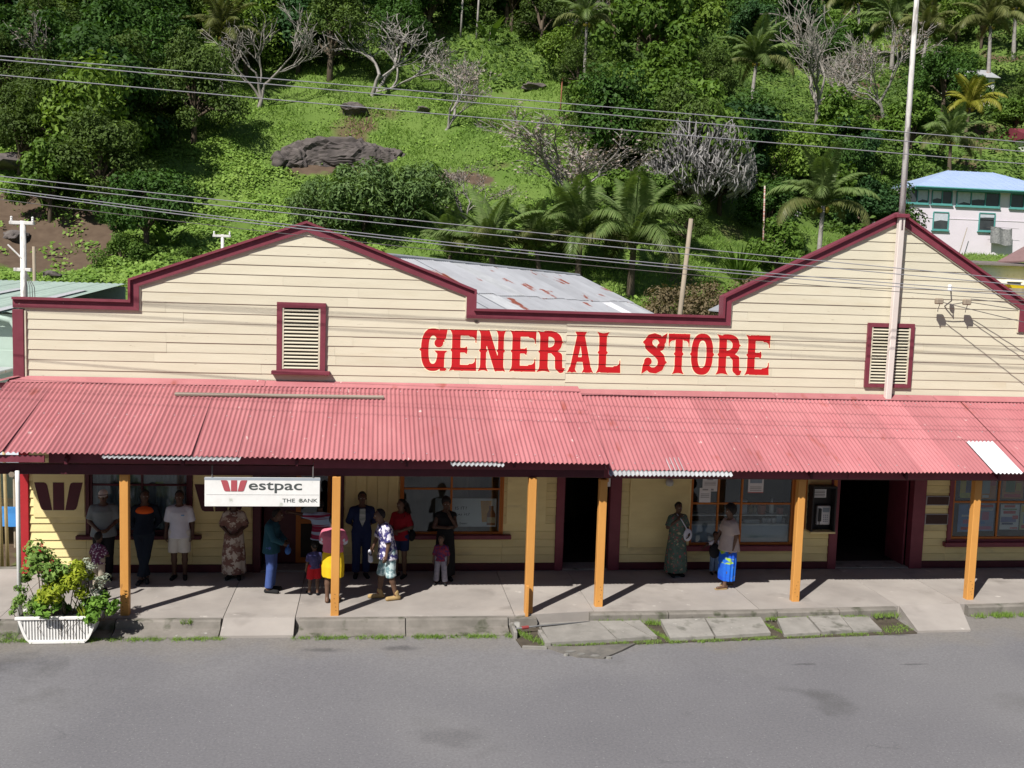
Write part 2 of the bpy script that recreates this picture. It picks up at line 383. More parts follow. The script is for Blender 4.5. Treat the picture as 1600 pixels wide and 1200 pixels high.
_sl = [[(3.05, -3.06), (3.10, -3.97), (4.28, -3.86), (4.13, -3.0)], [(4.15, -3.0), (4.31, -3.84), (4.93, -3.76), (4.57, -3.0)], [(4.6, -3.01), (4.97, -3.74), (5.05, -3.73), (4.92, -3.0)],
       [(5.32, -2.96), (5.25, -3.85), (6.07, -3.77), (6.16, -2.93)], [(6.19, -2.93), (6.11, -3.77), (7.17, -3.64), (7.26, -2.9)], [(7.56, -2.97), (7.39, -3.72), (8.10, -3.66), (8.16, -2.9)],
       [(8.19, -2.9), (8.14, -3.65), (8.74, -3.58), (8.83, -2.89)], [(8.86, -2.89), (8.78, -3.58), (9.35, -3.53), (9.41, -2.88)]]
for q in _sl:
    z = -.125 + rng.uniform(-.012, .012)
    V = [(x, y, z + (.03 if y > -3.2 else -.012) + rng.uniform(-.006, .006)) for x, y in q]
    MB().add(V + [(x, y, w - .09) for x, y, w in V], [(0, 1, 2, 3), (7, 6, 5, 4)] + [(i, i + 4, (i + 1) % 4 + 4, (i + 1) % 4) for i in range(4)]).build('drain_slab', m_slab, foot)
m_soil = M('damp_soil', (.10, .085, .065), (.06, .05, .04), 5, .95, .1, .4, 40)
MB().slab([(2.5, -3.2), (2.6, -4.0), (3.2, -4.0), (4.2, -3.95), (10.0, -3.6), (10.0, -2.7), (4.0, -2.75), (2.5, -2.8)], -.4, -.188).build('drain_bed', m_soil, foot)
MB().prism([(2.50, -.02), (3.0, -.02), (3.02, -.10), (2.95, -.34), (2.50, -.34)], -3.05, -2.88).build('broken_kerb', m_kerb, foot)
B(2.52, 2.58, -3.62, -3.1, -.3, -.06, bev=.01).build('drain_wall', m_slab, foot)
MB().slab([(2.98, -3.35), (3.04, -3.35), (3.10, -4.02), (3.0, -4.02)], -.34, -.12).build('drain_wall', m_slab, foot)
MB().slab([(2.62, -4.0), (3.0, -4.05), (3.02, -4.1), (2.6, -4.06)], -.3, -.165).build('drain_wall', m_slab, foot)
wp = empty('water_pipe', (2.56, -3.40, -.08), 0, 'thin grey water pipe with a red joint lying in the open drain', 'pipe')
MB().tube([(0, 0, 0), (.45, .11, .01), (1.42, .37, -.02)], .016, 8).build('pipe', M('dull_pipe', (.16, .16, .165)), wp, smooth=True)
MB().tube([(.13, .033, .002), (.25, .062, .006)], .030, 10).build('joint', M('dull_red_joint', (.26, .05, .05)), wp)

# crumbled edge of the asphalt
m_chip = M('broken_asphalt_stone', (.27, .26, .245), (.19, .185, .175), 9, .9, .1, .3, 60, .15)
for k, (x, y, s) in enumerate([(3.38, -4.30, .10), (3.56, -4.42, .07), (3.78, -4.52, .08), (3.30, -4.42, .05), (4.0, -4.58, .05)]):
    ang = [rng.uniform(.6, 1.2) for _ in range(6)]
    top = [(x + s * a * math.cos(i * 1.05), y + .7 * s * a * math.sin(i * 1.05)) for i, a in enumerate(ang)]
    tag(MB().slab([(px - x, py - y) for px, py in top], -.02, .018 + .1 * s).build('stone_chip', m_chip, loc=(x, y, -.195)),
        'small broken stone chip lying on the asphalt road', 'stone', 'stone chips scattered on the road')
tag(MB().slab([(2.95, -3.95), (3.5, -4.05), (4.6, -3.95), (4.3, -4.25), (3.9, -4.6), (3.45, -4.5), (3.2, -4.25)], -.25, -.178).build('worn_patch', M('worn_road_patch', (.20, .185, .165), (.115, .11, .105), 4, .95, .1, .6, 60), foot))

# ------------------------------------------------------------------ the general store
store = empty('general_store', (0, 0, 0), 0, 'long cream timber store with two gabled fronts, maroon trim and a pink iron verandah', 'building')
OUT = [(-6.82, 5.38), (-4.67, 5.38), (-4.67, 5.80), (-1.33, 7.02), (2.02, 5.79), (2.02, 5.40), (7.22, 5.39), (7.22, 5.81), (10.98, 7.68), (14.05, 5.85), (14.05, 5.42), (17.2, 5.42)]
def top_at(x, side=1):
    for (xa, za), (xb, zb) in zip(OUT, OUT[1:]):
        if xb - xa < 1e-6: continue
        if (xa <= x < xb) if side > 0 else (xa < x <= xb): return za + (zb - za) * (x - xa) / (xb - xa)
    return OUT[-1][1]
wall = MB().prism([(-6.74, 2.45)] + [(max(x, -6.74), z - .05) for x, z in OUT] + [(17.2, 2.45)], .02, .14).build('front_wall', m_cream, store)
def strips(x0, x1, z0, z1):
    """pieces of the strip z0..z1 that lie under the parapet between x0 and x1"""
    xs = sorted({x0, x1} | {x for x, z in OUT if x0 < x < x1})
    for (xa, za), (xb, zb) in zip(OUT, OUT[1:]):
        for z in (z0, z1):
            if abs(zb - za) > 1e-6 and abs(xb - xa) > 1e-6:
                t = (z + .05 - za) / (zb - za)
                if 0 < t < 1 and x0 < xa + t * (xb - xa) < x1: xs.append(xa + t * (xb - xa))
    xs = sorted(set(round(x, 5) for x in xs))
    out, cur = [], None
    for a, b in zip(xs, xs[1:]):
        ta, tb = min(z1, top_at(a, 1) - .05), min(z1, top_at(b, -1) - .05)
        if max(ta, tb) <= z0 + 1e-4: cur = None; continue
        ta, tb = max(ta, z0), max(tb, z0)
        if cur is None: cur = [[(a, z0)], [(a, ta)]]; out.append(cur)
        else:
            if abs(cur[1][-1][1] - ta) > 1e-4: cur[1].append((a, ta))
        cur[1].append((b, tb)); cur.append(b)
    return [(c[0][0][0], c[-1], c[1]) for c in out]
LIP, TUCK = .020, .006
def board_y(z, z0, p): return -(TUCK + (LIP - TUCK) * (1 - (z - z0) / p))
def board(x0, x1, topline, z0, p, mat, parent, name='weatherboard', lip=0.0):
    poly = [(x0, z0), (x1, z0)] + [q for q in reversed(topline)]
    clean = []
    for q in poly:
        if not clean or abs(q[0] - clean[-1][0]) + abs(q[1] - clean[-1][1]) > 1e-4: clean.append(q)
    if abs(clean[0][0] - clean[-1][0]) + abs(clean[0][1] - clean[-1][1]) < 1e-4: clean.pop()
    n = len(clean)
    if n < 3: return
    dz = rng.uniform(-.0025, .0025)
    V = [(x, board_y(z, z0, p) + dz - lip * (1 - (z - z0) / p), z) for x, z in clean] + [(x, .018, z) for x, z in clean]
    F = [tuple(range(n)), tuple(range(2 * n - 1, n - 1, -1))] + [(i, i + n, (i + 1) % n + n, (i + 1) % n) for i in range(n)]
    return MB().add(V, F).build(name, mat, parent)
PITCH = .1945
SECT = [(-6.62, 3.93, 3.83), (3.93, 17.2, 3.77)]
HOLES = [(-1.80, -1.03, 4.16, 5.36), (10.50, 11.42, 4.04, 5.27)]     # behind the two louvres
for sx0, sx1, zb in SECT:
    k = 0
    while True:
        z0 = zb + k * PITCH
        if z0 > 7.6: break
        for (a, b, topl) in strips(sx0, sx1, z0, z0 + PITCH):
            cuts = [a]; x = a + rng.uniform(2.2, 5.0)
            while x < b - 1.4: cuts.append(x); x += rng.uniform(3.0, 5.4)
            cuts.append(b)
            for c0, c1 in zip(cuts, cuts[1:]):
                c1g = c1 - (.0025 if c1 < b - 1e-6 else 0)
                seg = []
                def th(x):
                    for (xa, za), (xb, zb_) in zip(topl, topl[1:]):
                        if xa - 1e-6 <= x <= xb + 1e-6 and xb > xa + 1e-9: return za + (zb_ - za) * (x - xa) / (xb - xa)
                    return topl[-1][1]
                seg = [(c0, th(c0))] + [q for q in topl if c0 + 1e-5 < q[0] < c1g - 1e-5] + [(c1g, th(c1g))]
                board(c0, c1g, seg, z0, PITCH, m_cream, wall)
        k += 1
# fascia and coping along the stepped parapet
def offset_line(P, d):
    n = len(P); Q = []
    nor = []
    for (xa, za), (xb, zb) in zip(P, P[1:]):
        l = math.hypot(xb - xa, zb - za); nor.append(((zb - za) / l, -(xb - xa) / l))
    for i in range(n):
        if i == 0: a = nor[0]; Q.append((P[i][0] + a[0] * d, P[i][1] + a[1] * d)); continue
        if i == n - 1: a = nor[-1]; Q.append((P[i][0] + a[0] * d, P[i][1] + a[1] * d)); continue
        a, b = nor[i - 1], nor[i]; m = (a[0] + b[0], a[1] + b[1]); s = d / (1 + a[0] * b[0] + a[1] * b[1])
        Q.append((P[i][0] + m[0] * s, P[i][1] + m[1] * s))
    return Q
IN = offset_line(OUT, .168); MID = offset_line(OUT, .018); UP = offset_line(OUT, -.028)
for i in range(len(OUT) - 1):
    MB().prism([MID[i], MID[i + 1], IN[i + 1], IN[i]], -.066, -.027).build('fascia_board', m_maroon, store)
    MB().prism([IN[i], IN[i + 1], offset_line(OUT, .188)[i + 1], offset_line(OUT, .188)[i]], -.046, -.027).build('fascia_bead', m_cream, store)
    MB().prism([UP[i], UP[i + 1], MID[i + 1], MID[i]], -.125, .16).build('coping', m_maroon, store)
B(-6.83, -6.625, -.07, .15, 3.86, 5.17, bev=.008).build('corner_board', m_maroon, store)
B(-6.625, -6.59, -.05, .02, 3.86, 5.15).build('corner_bead', m_cream, store)
B(-6.76, -6.585, -.06, .15, 0, 2.86, bev=.01).build('corner_post', m_red, store)

# louvred vents
def louvre(x0, x1, z0, z1, fw, sill, n):
    v = MB()
    v.prism([(x0, z1), (x1, z1), (x1 - fw, z1 - fw), (x0 + fw, z1 - fw)], -.075, -.002)
    v.prism([(x0, z0), (x0, z1), (x0 + fw, z1 - fw), (x0 + fw, z0)], -.074, -.002)
    v.prism([(x1, z1), (x1, z0), (x1 - fw, z0), (x1 - fw, z1 - fw)], -.074, -.002)
    v.box(x0 + fw, x1 - fw, -.073, -.002, z0, z0 + fw * (.3 if sill else .9))
    fr = v.build('louvre_frame', m_maroon, store)
    B(x0 + fw * .8, x1 - fw * .8, -.032, -.028, z0, z1 - fw * .8).build('louvre_back', m_dark, fr)
    for s in (-1, 1):
        xa = x0 + fw if s < 0 else x1 - fw - .035
        B(xa, xa + .035, -.064, -.027, z0 + .02, z1 - fw).build('louvre_stile', m_cream, fr)
    a0, a1 = z0 + fw * (.4 if sill else 1.0), z1 - fw
    p = (a1 - a0) / n
    sm = MB().add([(x0 + fw + .037, -.070, 0), (x1 - fw - .037, -.070, 0), (x1 - fw - .037, -.070, p * .22), (x0 + fw + .037, -.070, p * .22),
                   (x0 + fw + .037, -.033, p * .30), (x1 - fw - .037, -.033, p * .30), (x1 - fw - .037, -.033, p * .52), (x0 + fw + .037, -.033, p * .52)],
                  [(0, 1, 2, 3), (3, 2, 6, 7), (1, 0, 4, 5), (0, 3, 7, 4), (2, 1, 5, 6), (5, 4, 7, 6)]).mesh('slat', m_cream)
    for i in range(n): link('slat', sm, fr, (0, 0, a0 + i * p))
    if sill: B(x0 - .09, x1 + .1, -.17, -.002, z0 - .075, z0, bev=.008).build('louvre_sill', m_maroon, fr)
louvre(-1.89, -.94, 4.10, 5.45, .105, True, 17)
louvre(10.43, 11.48, 3.985, 5.36, .085, False, 18)

# ---- painted lettering, cut board by board so that it follows the laps
def contour_mesh(func, x0, x1, z0, z1, n):
    """filled outline of func(x,z)<0 as (verts2d, tris)"""
    h = (x1 - x0) / n; m = int(math.ceil((z1 - z0) / h))
    xs = x0 + h * np.arange(-2, n + 3); zs = z0 + h * np.arange(-2, m + 3)
    X, Z = np.meshgrid(xs, zs, indexing='ij'); D = func(X, Z); D = np.where(np.abs(D) < 1e-7, 1e-7, D)
    bm = bmesh.new(); S = D < 0; vc = {}
    def gv(x, z):
        k = (round(x / h * 512), round(z / h * 512))
        if k not in vc: vc[k] = bm.verts.new((x, 0, z))
        return vc[k]
    def cut(i, j, i2, j2):
        t = D[i, j] / (D[i, j] - D[i2, j2]); t = min(max(t, .02), .98)
        return (xs[i] + t * (xs[i2] - xs[i]), zs[j] + t * (zs[j2] - zs[j]))
    def face(P):
        vs = []
        for p in P:
            v = gv(*p)
            if v not in vs: vs.append(v)
        if len(vs) > 2:
            try: bm.faces.new(vs)
            except ValueError: pass
    act = S[:-1, :-1].astype(int) + S[1:, :-1] + S[1:, 1:] + S[:-1, 1:]
    for j in range(act.shape[1]):
        run = None
        for i in range(act.shape[0] + 1):
            full = i < act.shape[0] and act[i, j] == 4
            if full and run is None: run = i
            if not full and run is not None:
                face([(xs[run], zs[j]), (xs[i], zs[j]), (xs[i], zs[j + 1]), (xs[run], zs[j + 1])]); run = None
            if i < act.shape[0] and 0 < act[i, j] < 4:
                c = [(i, j), (i + 1, j), (i + 1, j + 1), (i, j + 1)]; P = []
                for q in range(4):
                    p, r = c[q], c[(q + 1) % 4]
                    if S[p]: P.append((xs[p[0]], zs[p[1]]))
                    if S[p] != S[r]: P.append(cut(*p, *r) if S[p] else cut(*p, *r))
                face(P)
    return bm
LW, LH = .53, .84
def _sp(v): return .030 * np.clip(1 - np.abs(v - .5) / .045, 0, None)
def stem(X, V, c, w, lo=0., hi=1., fl=.05, spur=True):
    top = np.clip((V - (hi - .17)) / .17, 0, 1) ** 2.2; bot = np.clip(((lo + .17) - V) / .17, 0, 1) ** 2.2
    hw = w / 2 + fl * (top * (hi >= 1) + bot * (lo <= 0)) + (_sp(V) if spur else 0)
    u = np.clip((X - c) / np.maximum(hw, 1e-3), -1, 1)
    notch = .030 * (1 - u * u)
    return np.maximum(np.abs(X - c) - hw, np.maximum(V - (hi - notch * (hi >= 1)), (lo + notch * (lo <= 0)) - V) * LH)
def boxf(X, V, x0, x1, v0, v1): return np.maximum(np.maximum(x0 - X, X - x1), np.maximum(v0 - V, V - v1) * LH)
def ringf(X, V, c, cv, a, b, t, tv, n=2.5):
    o = (np.abs((X - c) / a) ** n + np.abs((V - cv) * LH / b) ** n) ** (1 / n) - 1
    i = (np.abs((X - c) / (a - t)) ** n + np.abs((V - cv) * LH / (b - tv)) ** n) ** (1 / n) - 1
    return np.maximum(o * min(a, b), -i * (a - t))
def polyf(X, V, P, r):
    d = 9.0
    for k in range(len(P) - 1):
        (ax, av), (bx, bv) = P[k], P[k + 1]; ra, rb = (r[k], r[k + 1]) if isinstance(r, (list, tuple)) else (r, r)
        ax, av, bx, bv = ax, av * LH, bx, bv * LH; dx, dv = bx - ax, bv - av
        t = np.clip(((X - ax) * dx + (V * LH - av) * dv) / (dx * dx + dv * dv + 1e-9), 0, 1)
        d = np.minimum(d, np.hypot(X - ax - t * dx, V * LH - av - t * dv) - (ra + (rb - ra) * t))
    return d
def trif(X, V, P):
    d = -9.0; n = len(P); A = sum(P[i][0] * P[(i + 1) % n][1] - P[(i + 1) % n][0] * P[i][1] for i in range(n)); s = 1 if A > 0 else -1
    for i in range(n):
        (ax, av), (bx, bv) = P[i], P[(i + 1) % n]; av, bv = av * LH, bv * LH
        l = math.hypot(bx - ax, bv - av); d = np.maximum(d, s * ((bv - av) * (X - ax) - (bx - ax) * (V * LH - av)) / l)
    return d
mn = lambda *a: __import__('functools').reduce(np.minimum, a)
def arm(X, V, x0, x1, v0, v1, up):
    """horizontal arm whose free end flares up or down into a hooked serif"""
    b = boxf(X, V, x0, x1, v0, v1)
    e = [(x1 - .13, v0 if up < 0 else v1), (x1 + .01, (v0 if up < 0 else v1) + up * .17), (x1 + .02, v1 if up < 0 else v0), (x1 - .13, v1 if up < 0 else v0)]
    t = trif(X, V, e)
    cut = np.hypot(X - (x1 - .085), (V - ((v0 - .13) if up < 0 else (v1 + .13))) * LH) - .088
    return np.minimum(b, np.maximum(t, -cut))
def gl_E(X, V): return mn(stem(X, V, .13, .15), arm(X, V, .10, .50, .86, .99, -1), arm(X, V, .10, .50, .01, .14, 1), boxf(X, V, .15, .30, .45, .555), trif(X, V, [(.26, .5), (.37, .635), (.345, .5), (.37, .365)]))
def gl_L(X, V): return mn(stem(X, V, .13, .15), arm(X, V, .10, .50, .01, .14, 1))
def gl_T(X, V):
    l = arm(.5 - X, V, .25, .47, .86, .99, -1); r = arm(X, V, .22, .47, .86, .99, -1)
    return mn(np.maximum(stem(X, V, .25, .155), -9 + 0 * X), l, r)
def gl_N(X, V): return mn(stem(X, V, .09, .105, fl=.045), stem(X, V, .44, .105, fl=.045), np.maximum(trif(X, V, [(.06, .985), (.20, .985), (.47, .015), (.33, .015)]), 0 * X - 9))
def gl_A(X, V):
    l = polyf(X, V, [(.255, .93), (.10, .06)], [.062, .050]); r = polyf(X, V, [(.275, .93), (.43, .06)], [.062, .072])
    body = mn(l, r, boxf(X, V, .15, .40, .27, .37))
    ft = mn(stem(X, V, .095, .10, 0, .12, fl=.05, spur=False), stem(X, V, .43, .14, 0, .12, fl=.05, spur=False), trif(X, V, [(.15, .995), (.38, .995), (.33, .88), (.20, .88)]))
    inner = trif(X, V, [(.265, .70), (.222, .40), (.308, .40)])
    return np.maximum(np.maximum(mn(body, ft), -inner), np.maximum(V - .995, .005 - V) * LH)
def gl_O(X, V): return mn(ringf(X, V, .245, .5, .235, .42, .135, .115), np.maximum(np.abs(X - .245) - .235 - _sp(V), np.maximum(np.abs(V - .5) - .05, 0 * X + (.10 - np.abs(X - .245)))))
def gl_R(X, V):
    bowl = np.maximum(ringf(X, V, .20, .735, .26, .225, .135, .11, 2.3), .12 - X)
    leg = polyf(X, V, [(.30, .50), (.405, .40), (.415, .12), (.455, .045)], [.045, .066, .066, .048])
    sp = trif(X, V, [(.44, .775), (.49, .735), (.44, .695)])
    return mn(stem(X, V, .12, .15), bowl, leg, trif(X, V, [(.36, .10), (.53, .10), (.50, .0), (.42, .02)]), sp)
def gl_G(X, V):
    ring = ringf(X, V, .25, .5, .235, .42, .14, .115)
    gap = boxf(X, V, .26, .60, .475, .70)
    body = np.maximum(ring, -gap)
    term = np.hypot(X - .365, (V - .665) * LH) - .083
    flag = np.maximum(trif(X, V, [(.38, .985), (.53, .99), (.50, .78), (.40, .66)]), -(np.hypot(X - .30, (V - .80) * LH) - .06))
    st = mn(boxf(X, V, .345, .475, .05, .47), trif(X, V, [(.29, .475), (.53, .475), (.47, .40), (.35, .40)]), trif(X, V, [(.40, .10), (.53, .04), (.50, .0), (.40, .0)]))
    return mn(body, term, np.maximum(flag, -9 + 0 * X), st, trif(X, V, [(.02, .455), (-.02, .5), (.02, .545)]))
def gl_S(X, V):
    P = [(.40, .70), (.385, .80), (.33, .90), (.235, .925), (.145, .885), (.105, .78), (.125, .67), (.20, .59), (.30, .505), (.385, .40), (.41, .28), (.375, .15), (.28, .08), (.18, .085), (.10, .16), (.085, .26)]
    r = [.055, .045, .05, .058, .068, .075, .078, .078, .078, .078, .075, .068, .058, .05, .045, .05]
    s = polyf(X, V, P, r)
    bl = np.minimum(np.hypot(X - .375, (V - .665) * LH) - .075, np.hypot(X - .115, (V - .30) * LH) - .075)
    fl = np.minimum(trif(X, V, [(.37, .90), (.50, 1.0), (.475, .78), (.40, .66)]), trif(X, V, [(.12, .10), (-.01, .0), (.015, .22), (.09, .33)]))
    return mn(s, bl, fl, trif(X, V, [(.03, .73), (-.005, .775), (.03, .82)]), trif(X, V, [(.475, .24), (.515, .285), (.475, .33)]))
GLY = dict(E=gl_E, L=gl_L, T=gl_T, N=gl_N, A=gl_A, O=gl_O, R=gl_R, G=gl_G, S=gl_S)
NATW = dict(E=.52, L=.52, T=.50, N=.53, A=.53, O=.49, R=.53, G=.53, S=.50)
m_halo = M('pale_letter_edge', (.80, .70, .50), (.76, .66, .46), 3, .6)
def row_of(x, z):
    zb = SECT[0][2] if x < SECT[0][1] else SECT[1][2]
    return zb + math.floor((z - zb) / PITCH) * PITCH
def paint_on_boards(bm, dy):
    """split a flat x,z outline at every lap and lay each strip on its board"""
    out = MB()
    for sx0, sx1, zb in SECT:
        k0 = int((3.9 - zb) / PITCH)
        for k in range(k0, k0 + 9):
            z0 = zb + k * PITCH; b2 = bm.copy()
            for co, no in (((0, 0, z0 + .0015), (0, 0, -1)), ((0, 0, z0 + PITCH - .0005), (0, 0, 1)), ((sx0, 0, 0), (-1, 0, 0)), ((sx1, 0, 0), (1, 0, 0))):
                bmesh.ops.bisect_plane(b2, geom=b2.verts[:] + b2.edges[:] + b2.faces[:], plane_co=co, plane_no=no, clear_outer=True)
            if b2.faces:
                b2.verts.index_update()
                fs = []
                for f in b2.faces:
                    q = [v.index for v in f.verts]
                    if f.normal.y > 0: q.reverse()
                    fs.append(tuple(q))
                out.add([(v.co.x, board_y(v.co.z, z0, PITCH) - .0026 - dy, v.co.z) for v in b2.verts], fs)
            b2.free()
    return out
LETTERS = [('G', .95, 1.48), ('E', 1.53, 2.08), ('N', 2.13, 2.67), ('E', 2.76, 3.30), ('R', 3.34, 3.91), ('A', 3.97, 4.49), ('L', 4.57, 5.08),
           ('S', 5.55, 6.05), ('T', 6.08, 6.55), ('O', 6.58, 7.06), ('R', 7.14, 7.69), ('E', 7.76, 8.29)]
for ch, xa, xb in LETTERS:
    zlo = 4.155 + (xa - .95) * .0055; s = (xb - xa) / NATW[ch]
    for grow, mt, dy, nm in ((.02, m_halo, .0, 'letter_edge'), (-.0 + .006, m_letter, .0022, 'letter')):
        fn = lambda X, Z: GLY[ch]((X - xa) / s, (Z - zlo) / LH) * s - grow
        bm = contour_mesh(fn, xa - .06, xb + .06, zlo - .05, zlo + LH + .05, 72)
        paint_on_boards(bm, dy).build(nm, mt, store); bm.free()
for x, z, s in ((2.06, 5.27, 1), (2.06, 5.17, .8)):      # rot holes under the step of the parapet
    MB().prism([(x + s * .06 * math.cos(a) * (1 + .25 * math.sin(3 * a)), z + s * .025 * math.sin(a)) for a in [i * .7 for i in range(9)]], -.032, -.0265).build('rot_hole', m_dark, store)

# ---- lower wall under the verandah
SOLID = [(-6.58, -5.53), (-3.50, -2.33), (-.53, .60), (2.73, 3.84), (5.22, 6.70), (9.05, 9.85), (12.03, 12.58)]
UNDER = [(-5.53, -3.50, .72), (.60, 2.73, .72), (6.70, 9.05, .44), (12.58, 17.2, .55)]
low = MB()
for a, b in SOLID: low.box(a, b, .02, .14, 0, 2.449)
for a, b, z in UNDER: low.box(a, b, .02, .14, 0, z); low.box(a, b, .02, .14, 2.30, 2.449)
for a, b in ((-2.33, -.53), (3.84, 5.22), (9.85, 12.03)): low.box(a, b, .02, .14, 2.42, 2.449)
lowwall = low.build('lower_wall', m_timber, store)
P2 = .168
def lower_boards(a, b, z0, z1):
    k = 0
    while z0 + k * P2 < z1 - .03:
        za = z0 + k * P2; zb_ = min(za + P2, z1)
        board(a + .002, b - .002, [(a + .002, zb_ - .012), (b - .002, zb_ - .012)], za, P2, m_yellow, lowwall, lip=.014); k += 1
for a, b in SOLID:
    lower_boards(a, b, .17, 3.75 if False else 2.62)
for a, b, z in UNDER: lower_boards(a, b, .17, z)
for a, b, z in UNDER: board(a, b, [(a, 2.62), (b, 2.62)], 2.30, .32, m_yellow, lowwall)
for a, b in [(-6.58, -2.33), (-.53, 3.84), (5.22, 9.85), (12.03, 17.2)]:
    B(a, b, -.045, .018, .006, .165, bev=.006).build('skirting', m_maroon_dark, lowwall)
def panel(x0, x1, z0, z1, y=-.046): return B(x0, x1, y, -.012, z0, z1).build('wall_panel', m_yellow, lowwall)
panel(-6.5, -5.55, 1.13, 2.3); panel(-3.48, -2.36, 1.10, 2.3); panel(5.42, 6.68, .50, 2.3, -.05)
for i in range(5): panel(-.50 + i * .215, -.50 + i * .215 + .205, .98, 2.3, -.048 - .003 * (i % 2))
panel(2.80, 3.62, 1.0, 2.3, -.05)
for x in (5.40, 6.68): B(x, x + .04, -.058, -.026, .48, 2.3).build('panel_batten', m_yellow, lowwall)
B(5.44, 6.68, -.056, -.05, .90, .93).build('panel_batten', m_yellow, lowwall)
def bank_mark(x0, x1, z0, z1, y, parent, mat, name):
    w = x1 - x0; h = z1 - z0
    L_ = [(x0, z1), (x0 + .20 * w, z1), (x0 + .245 * w, z1 - .03 * h), (x0 + .27 * w, z1 - .12 * h), (x0 + .365 * w, z0), (x0 + .19 * w, z0), (x0 + .145 * w, z0 + .04 * h), (x0 + .12 * w, z0 + .13 * h)]
    Cc = [(x0 + .385 * w, z1), (x0 + .615 * w, z1), (x0 + .615 * w, z0), (x0 + .385 * w, z0)]
    Rr = [(x0 + x1 - x, z) for x, z in L_][::-1]
    for q in (L_, Cc, Rr): MB().prism(q[::-1], y, y + .004).build(name, mat, parent)
bank_mark(-6.48, -5.58, 1.27, 1.82, -.0515, store, m_maroon_dark, 'painted_mark')
bank_mark(-3.46, -2.42, 1.25, 1.80, -.0515, store, m_maroon_dark, 'painted_mark')

# ---- windows and doors
m_curtain = M('lace_curtain', (.42, .47, .54), (.30, .34, .40), 9, .9, .1, stretch=(1, 1, .2))
def wbox(x0, x1, z0, z1, y0, y1, name, mat, parent): return B(x0, x1, y0, y1, z0, z1, bev=.006).build(name, mat, parent)
def window(x0, x1, z0, z1, fw, fm, mull, trans, sill=None, sash=m_orange_dk, sm=m_maroon):
    f = MB(); y0, y1 = -.055, .12
    f.box(x0, x0 + fw, y0, y1, z0, z1); f.box(x1 - fw, x1, y0, y1, z0, z1); f.box(x0 + fw, x1 - fw, y0 + .002, y1, z0, z0 + fw); f.box(x0 + fw, x1 - fw, y0 + .002, y1, z1 - fw, z1)
    w = f.build('window', fm, store)
    s = MB(); a, b, c, d = x0 + fw, x1 - fw, z0 + fw, z1 - fw
    k = .05
    s.box(a, a + k, -.02, .05, c, d); s.box(b - k, b, -.02, .05, c, d); s.box(a + k, b - k, -.018, .05, c, c + k); s.box(a + k, b - k, -.018, .05, d - k, d)
    s.build('sash', sash, w)
    xs = [a + k] + sorted(mull) + [b - k]
    for m_ in mull: wbox(m_ - .022, m_ + .022, c + k, d - k, -.012, .044, 'mullion', sash, w)
    for t in trans:
        for p, q in zip(xs, xs[1:]): wbox(p + (.022 if p in mull else 0), q - (.022 if q in mull else 0), t - .02, t + .02, -.01, .042, 'glazing_bar', sash, w)
    zs = [c + k] + sorted(trans) + [d - k]
    for p, q in zip(xs, xs[1:]):
        for u, v in zip(zs, zs[1:]):
            B(p + .004, q - .004, .012, .017, u + .004, v - .004).build('pane', m_glass, w)
    if sill: B(sill[0], sill[1], -.15, .0, sill[2], sill[3], bev=.008).build('sill', sm, w)
    return w
w1 = window(-5.53, -3.50, .74, 2.30, .07, m_maroon_dark, [-4.47], [1.77], (-5.70, -3.32, .70, .775), m_maroon_dark, m_maroon_dark)
V = []; xs = np.linspace(-5.42, -3.60, 150)
cv = [(x, .075 + .022 * math.sin(x * 31) + .01 * math.sin(x * 71), z) for z in (.80, 2.25) for x in xs]
link('curtain', as_mesh('curtain', cv, [(i, i + 1, i + 151, i + 150) for i in range(149)], m_curtain, True), w1)
w2 = window(.60, 2.73, .74, 2.30, .03, m_orange_dk, [1.65], [1.72], (.47, 2.90, .69, .775))
w3 = window(6.70, 9.05, .50, 2.30, .03, m_orange_dk, [7.34, 7.86], [1.43], (6.62, 9.13, .425, .535))
w4 = window(12.58, 17.0, .56, 2.30, .09, m_maroon, [13.77, 15.0, 16.1], [1.48], (12.50, 17.1, .50, .60))
for x0, x1 in ((-2.33, -2.17), (-.79, -.53), (3.84, 4.01), (4.98, 5.22), (9.85, 10.04), (11.74, 12.03)):
    B(x0, x1, -.06, .14, .0, 2.42, bev=.008).build('door_jamb', m_maroon_dark if x0 < 0 else m_maroon, store)
for x0, x1 in ((-2.17, -.79), (4.01, 4.98), (10.04, 11.74)):
    B(x0, x1, -.055, .14, 2.28, 2.415, bev=.008).build('door_head', m_maroon, store)
    B(x0, x1, -.03, .5, .002, .03, bev=.006).build('door_step', m_slab, store)
# glazed inner door of the bank
d1 = MB(); d1.box(-1.52, -1.42, .55, .60, .03, 2.25); d1.box(-.88, -.79, .55, .60, .03, 2.25); d1.box(-1.42, -.88, .552, .60, .03, .14); d1.box(-1.42, -.88, .552, .60, .86, .96); d1.box(-1.42, -.88, .552, .60, 2.15, 2.25)
d1 = d1.build('inner_door', m_orange_dk, store)
B(-1.42, -.88, .57, .58, .14, .86).build('door_panel', m_dark, d1); B(-1.42, -.88, .572, .578, .96, 2.15).build('pane', m_glass, d1)
B(-2.17, -1.52, .56, .60, .03, 2.25).build('inner_door', m_maroon_dark, store)
# doors folded back inside the shop entrances
B(4.02, 4.06, .15, .95, .03, 2.25, bev=.006).build('door_leaf', m_maroon_dark, store)
B(11.68, 11.72, .15, .95, .03, 2.25, bev=.006).build('door_leaf', m_maroon, store)
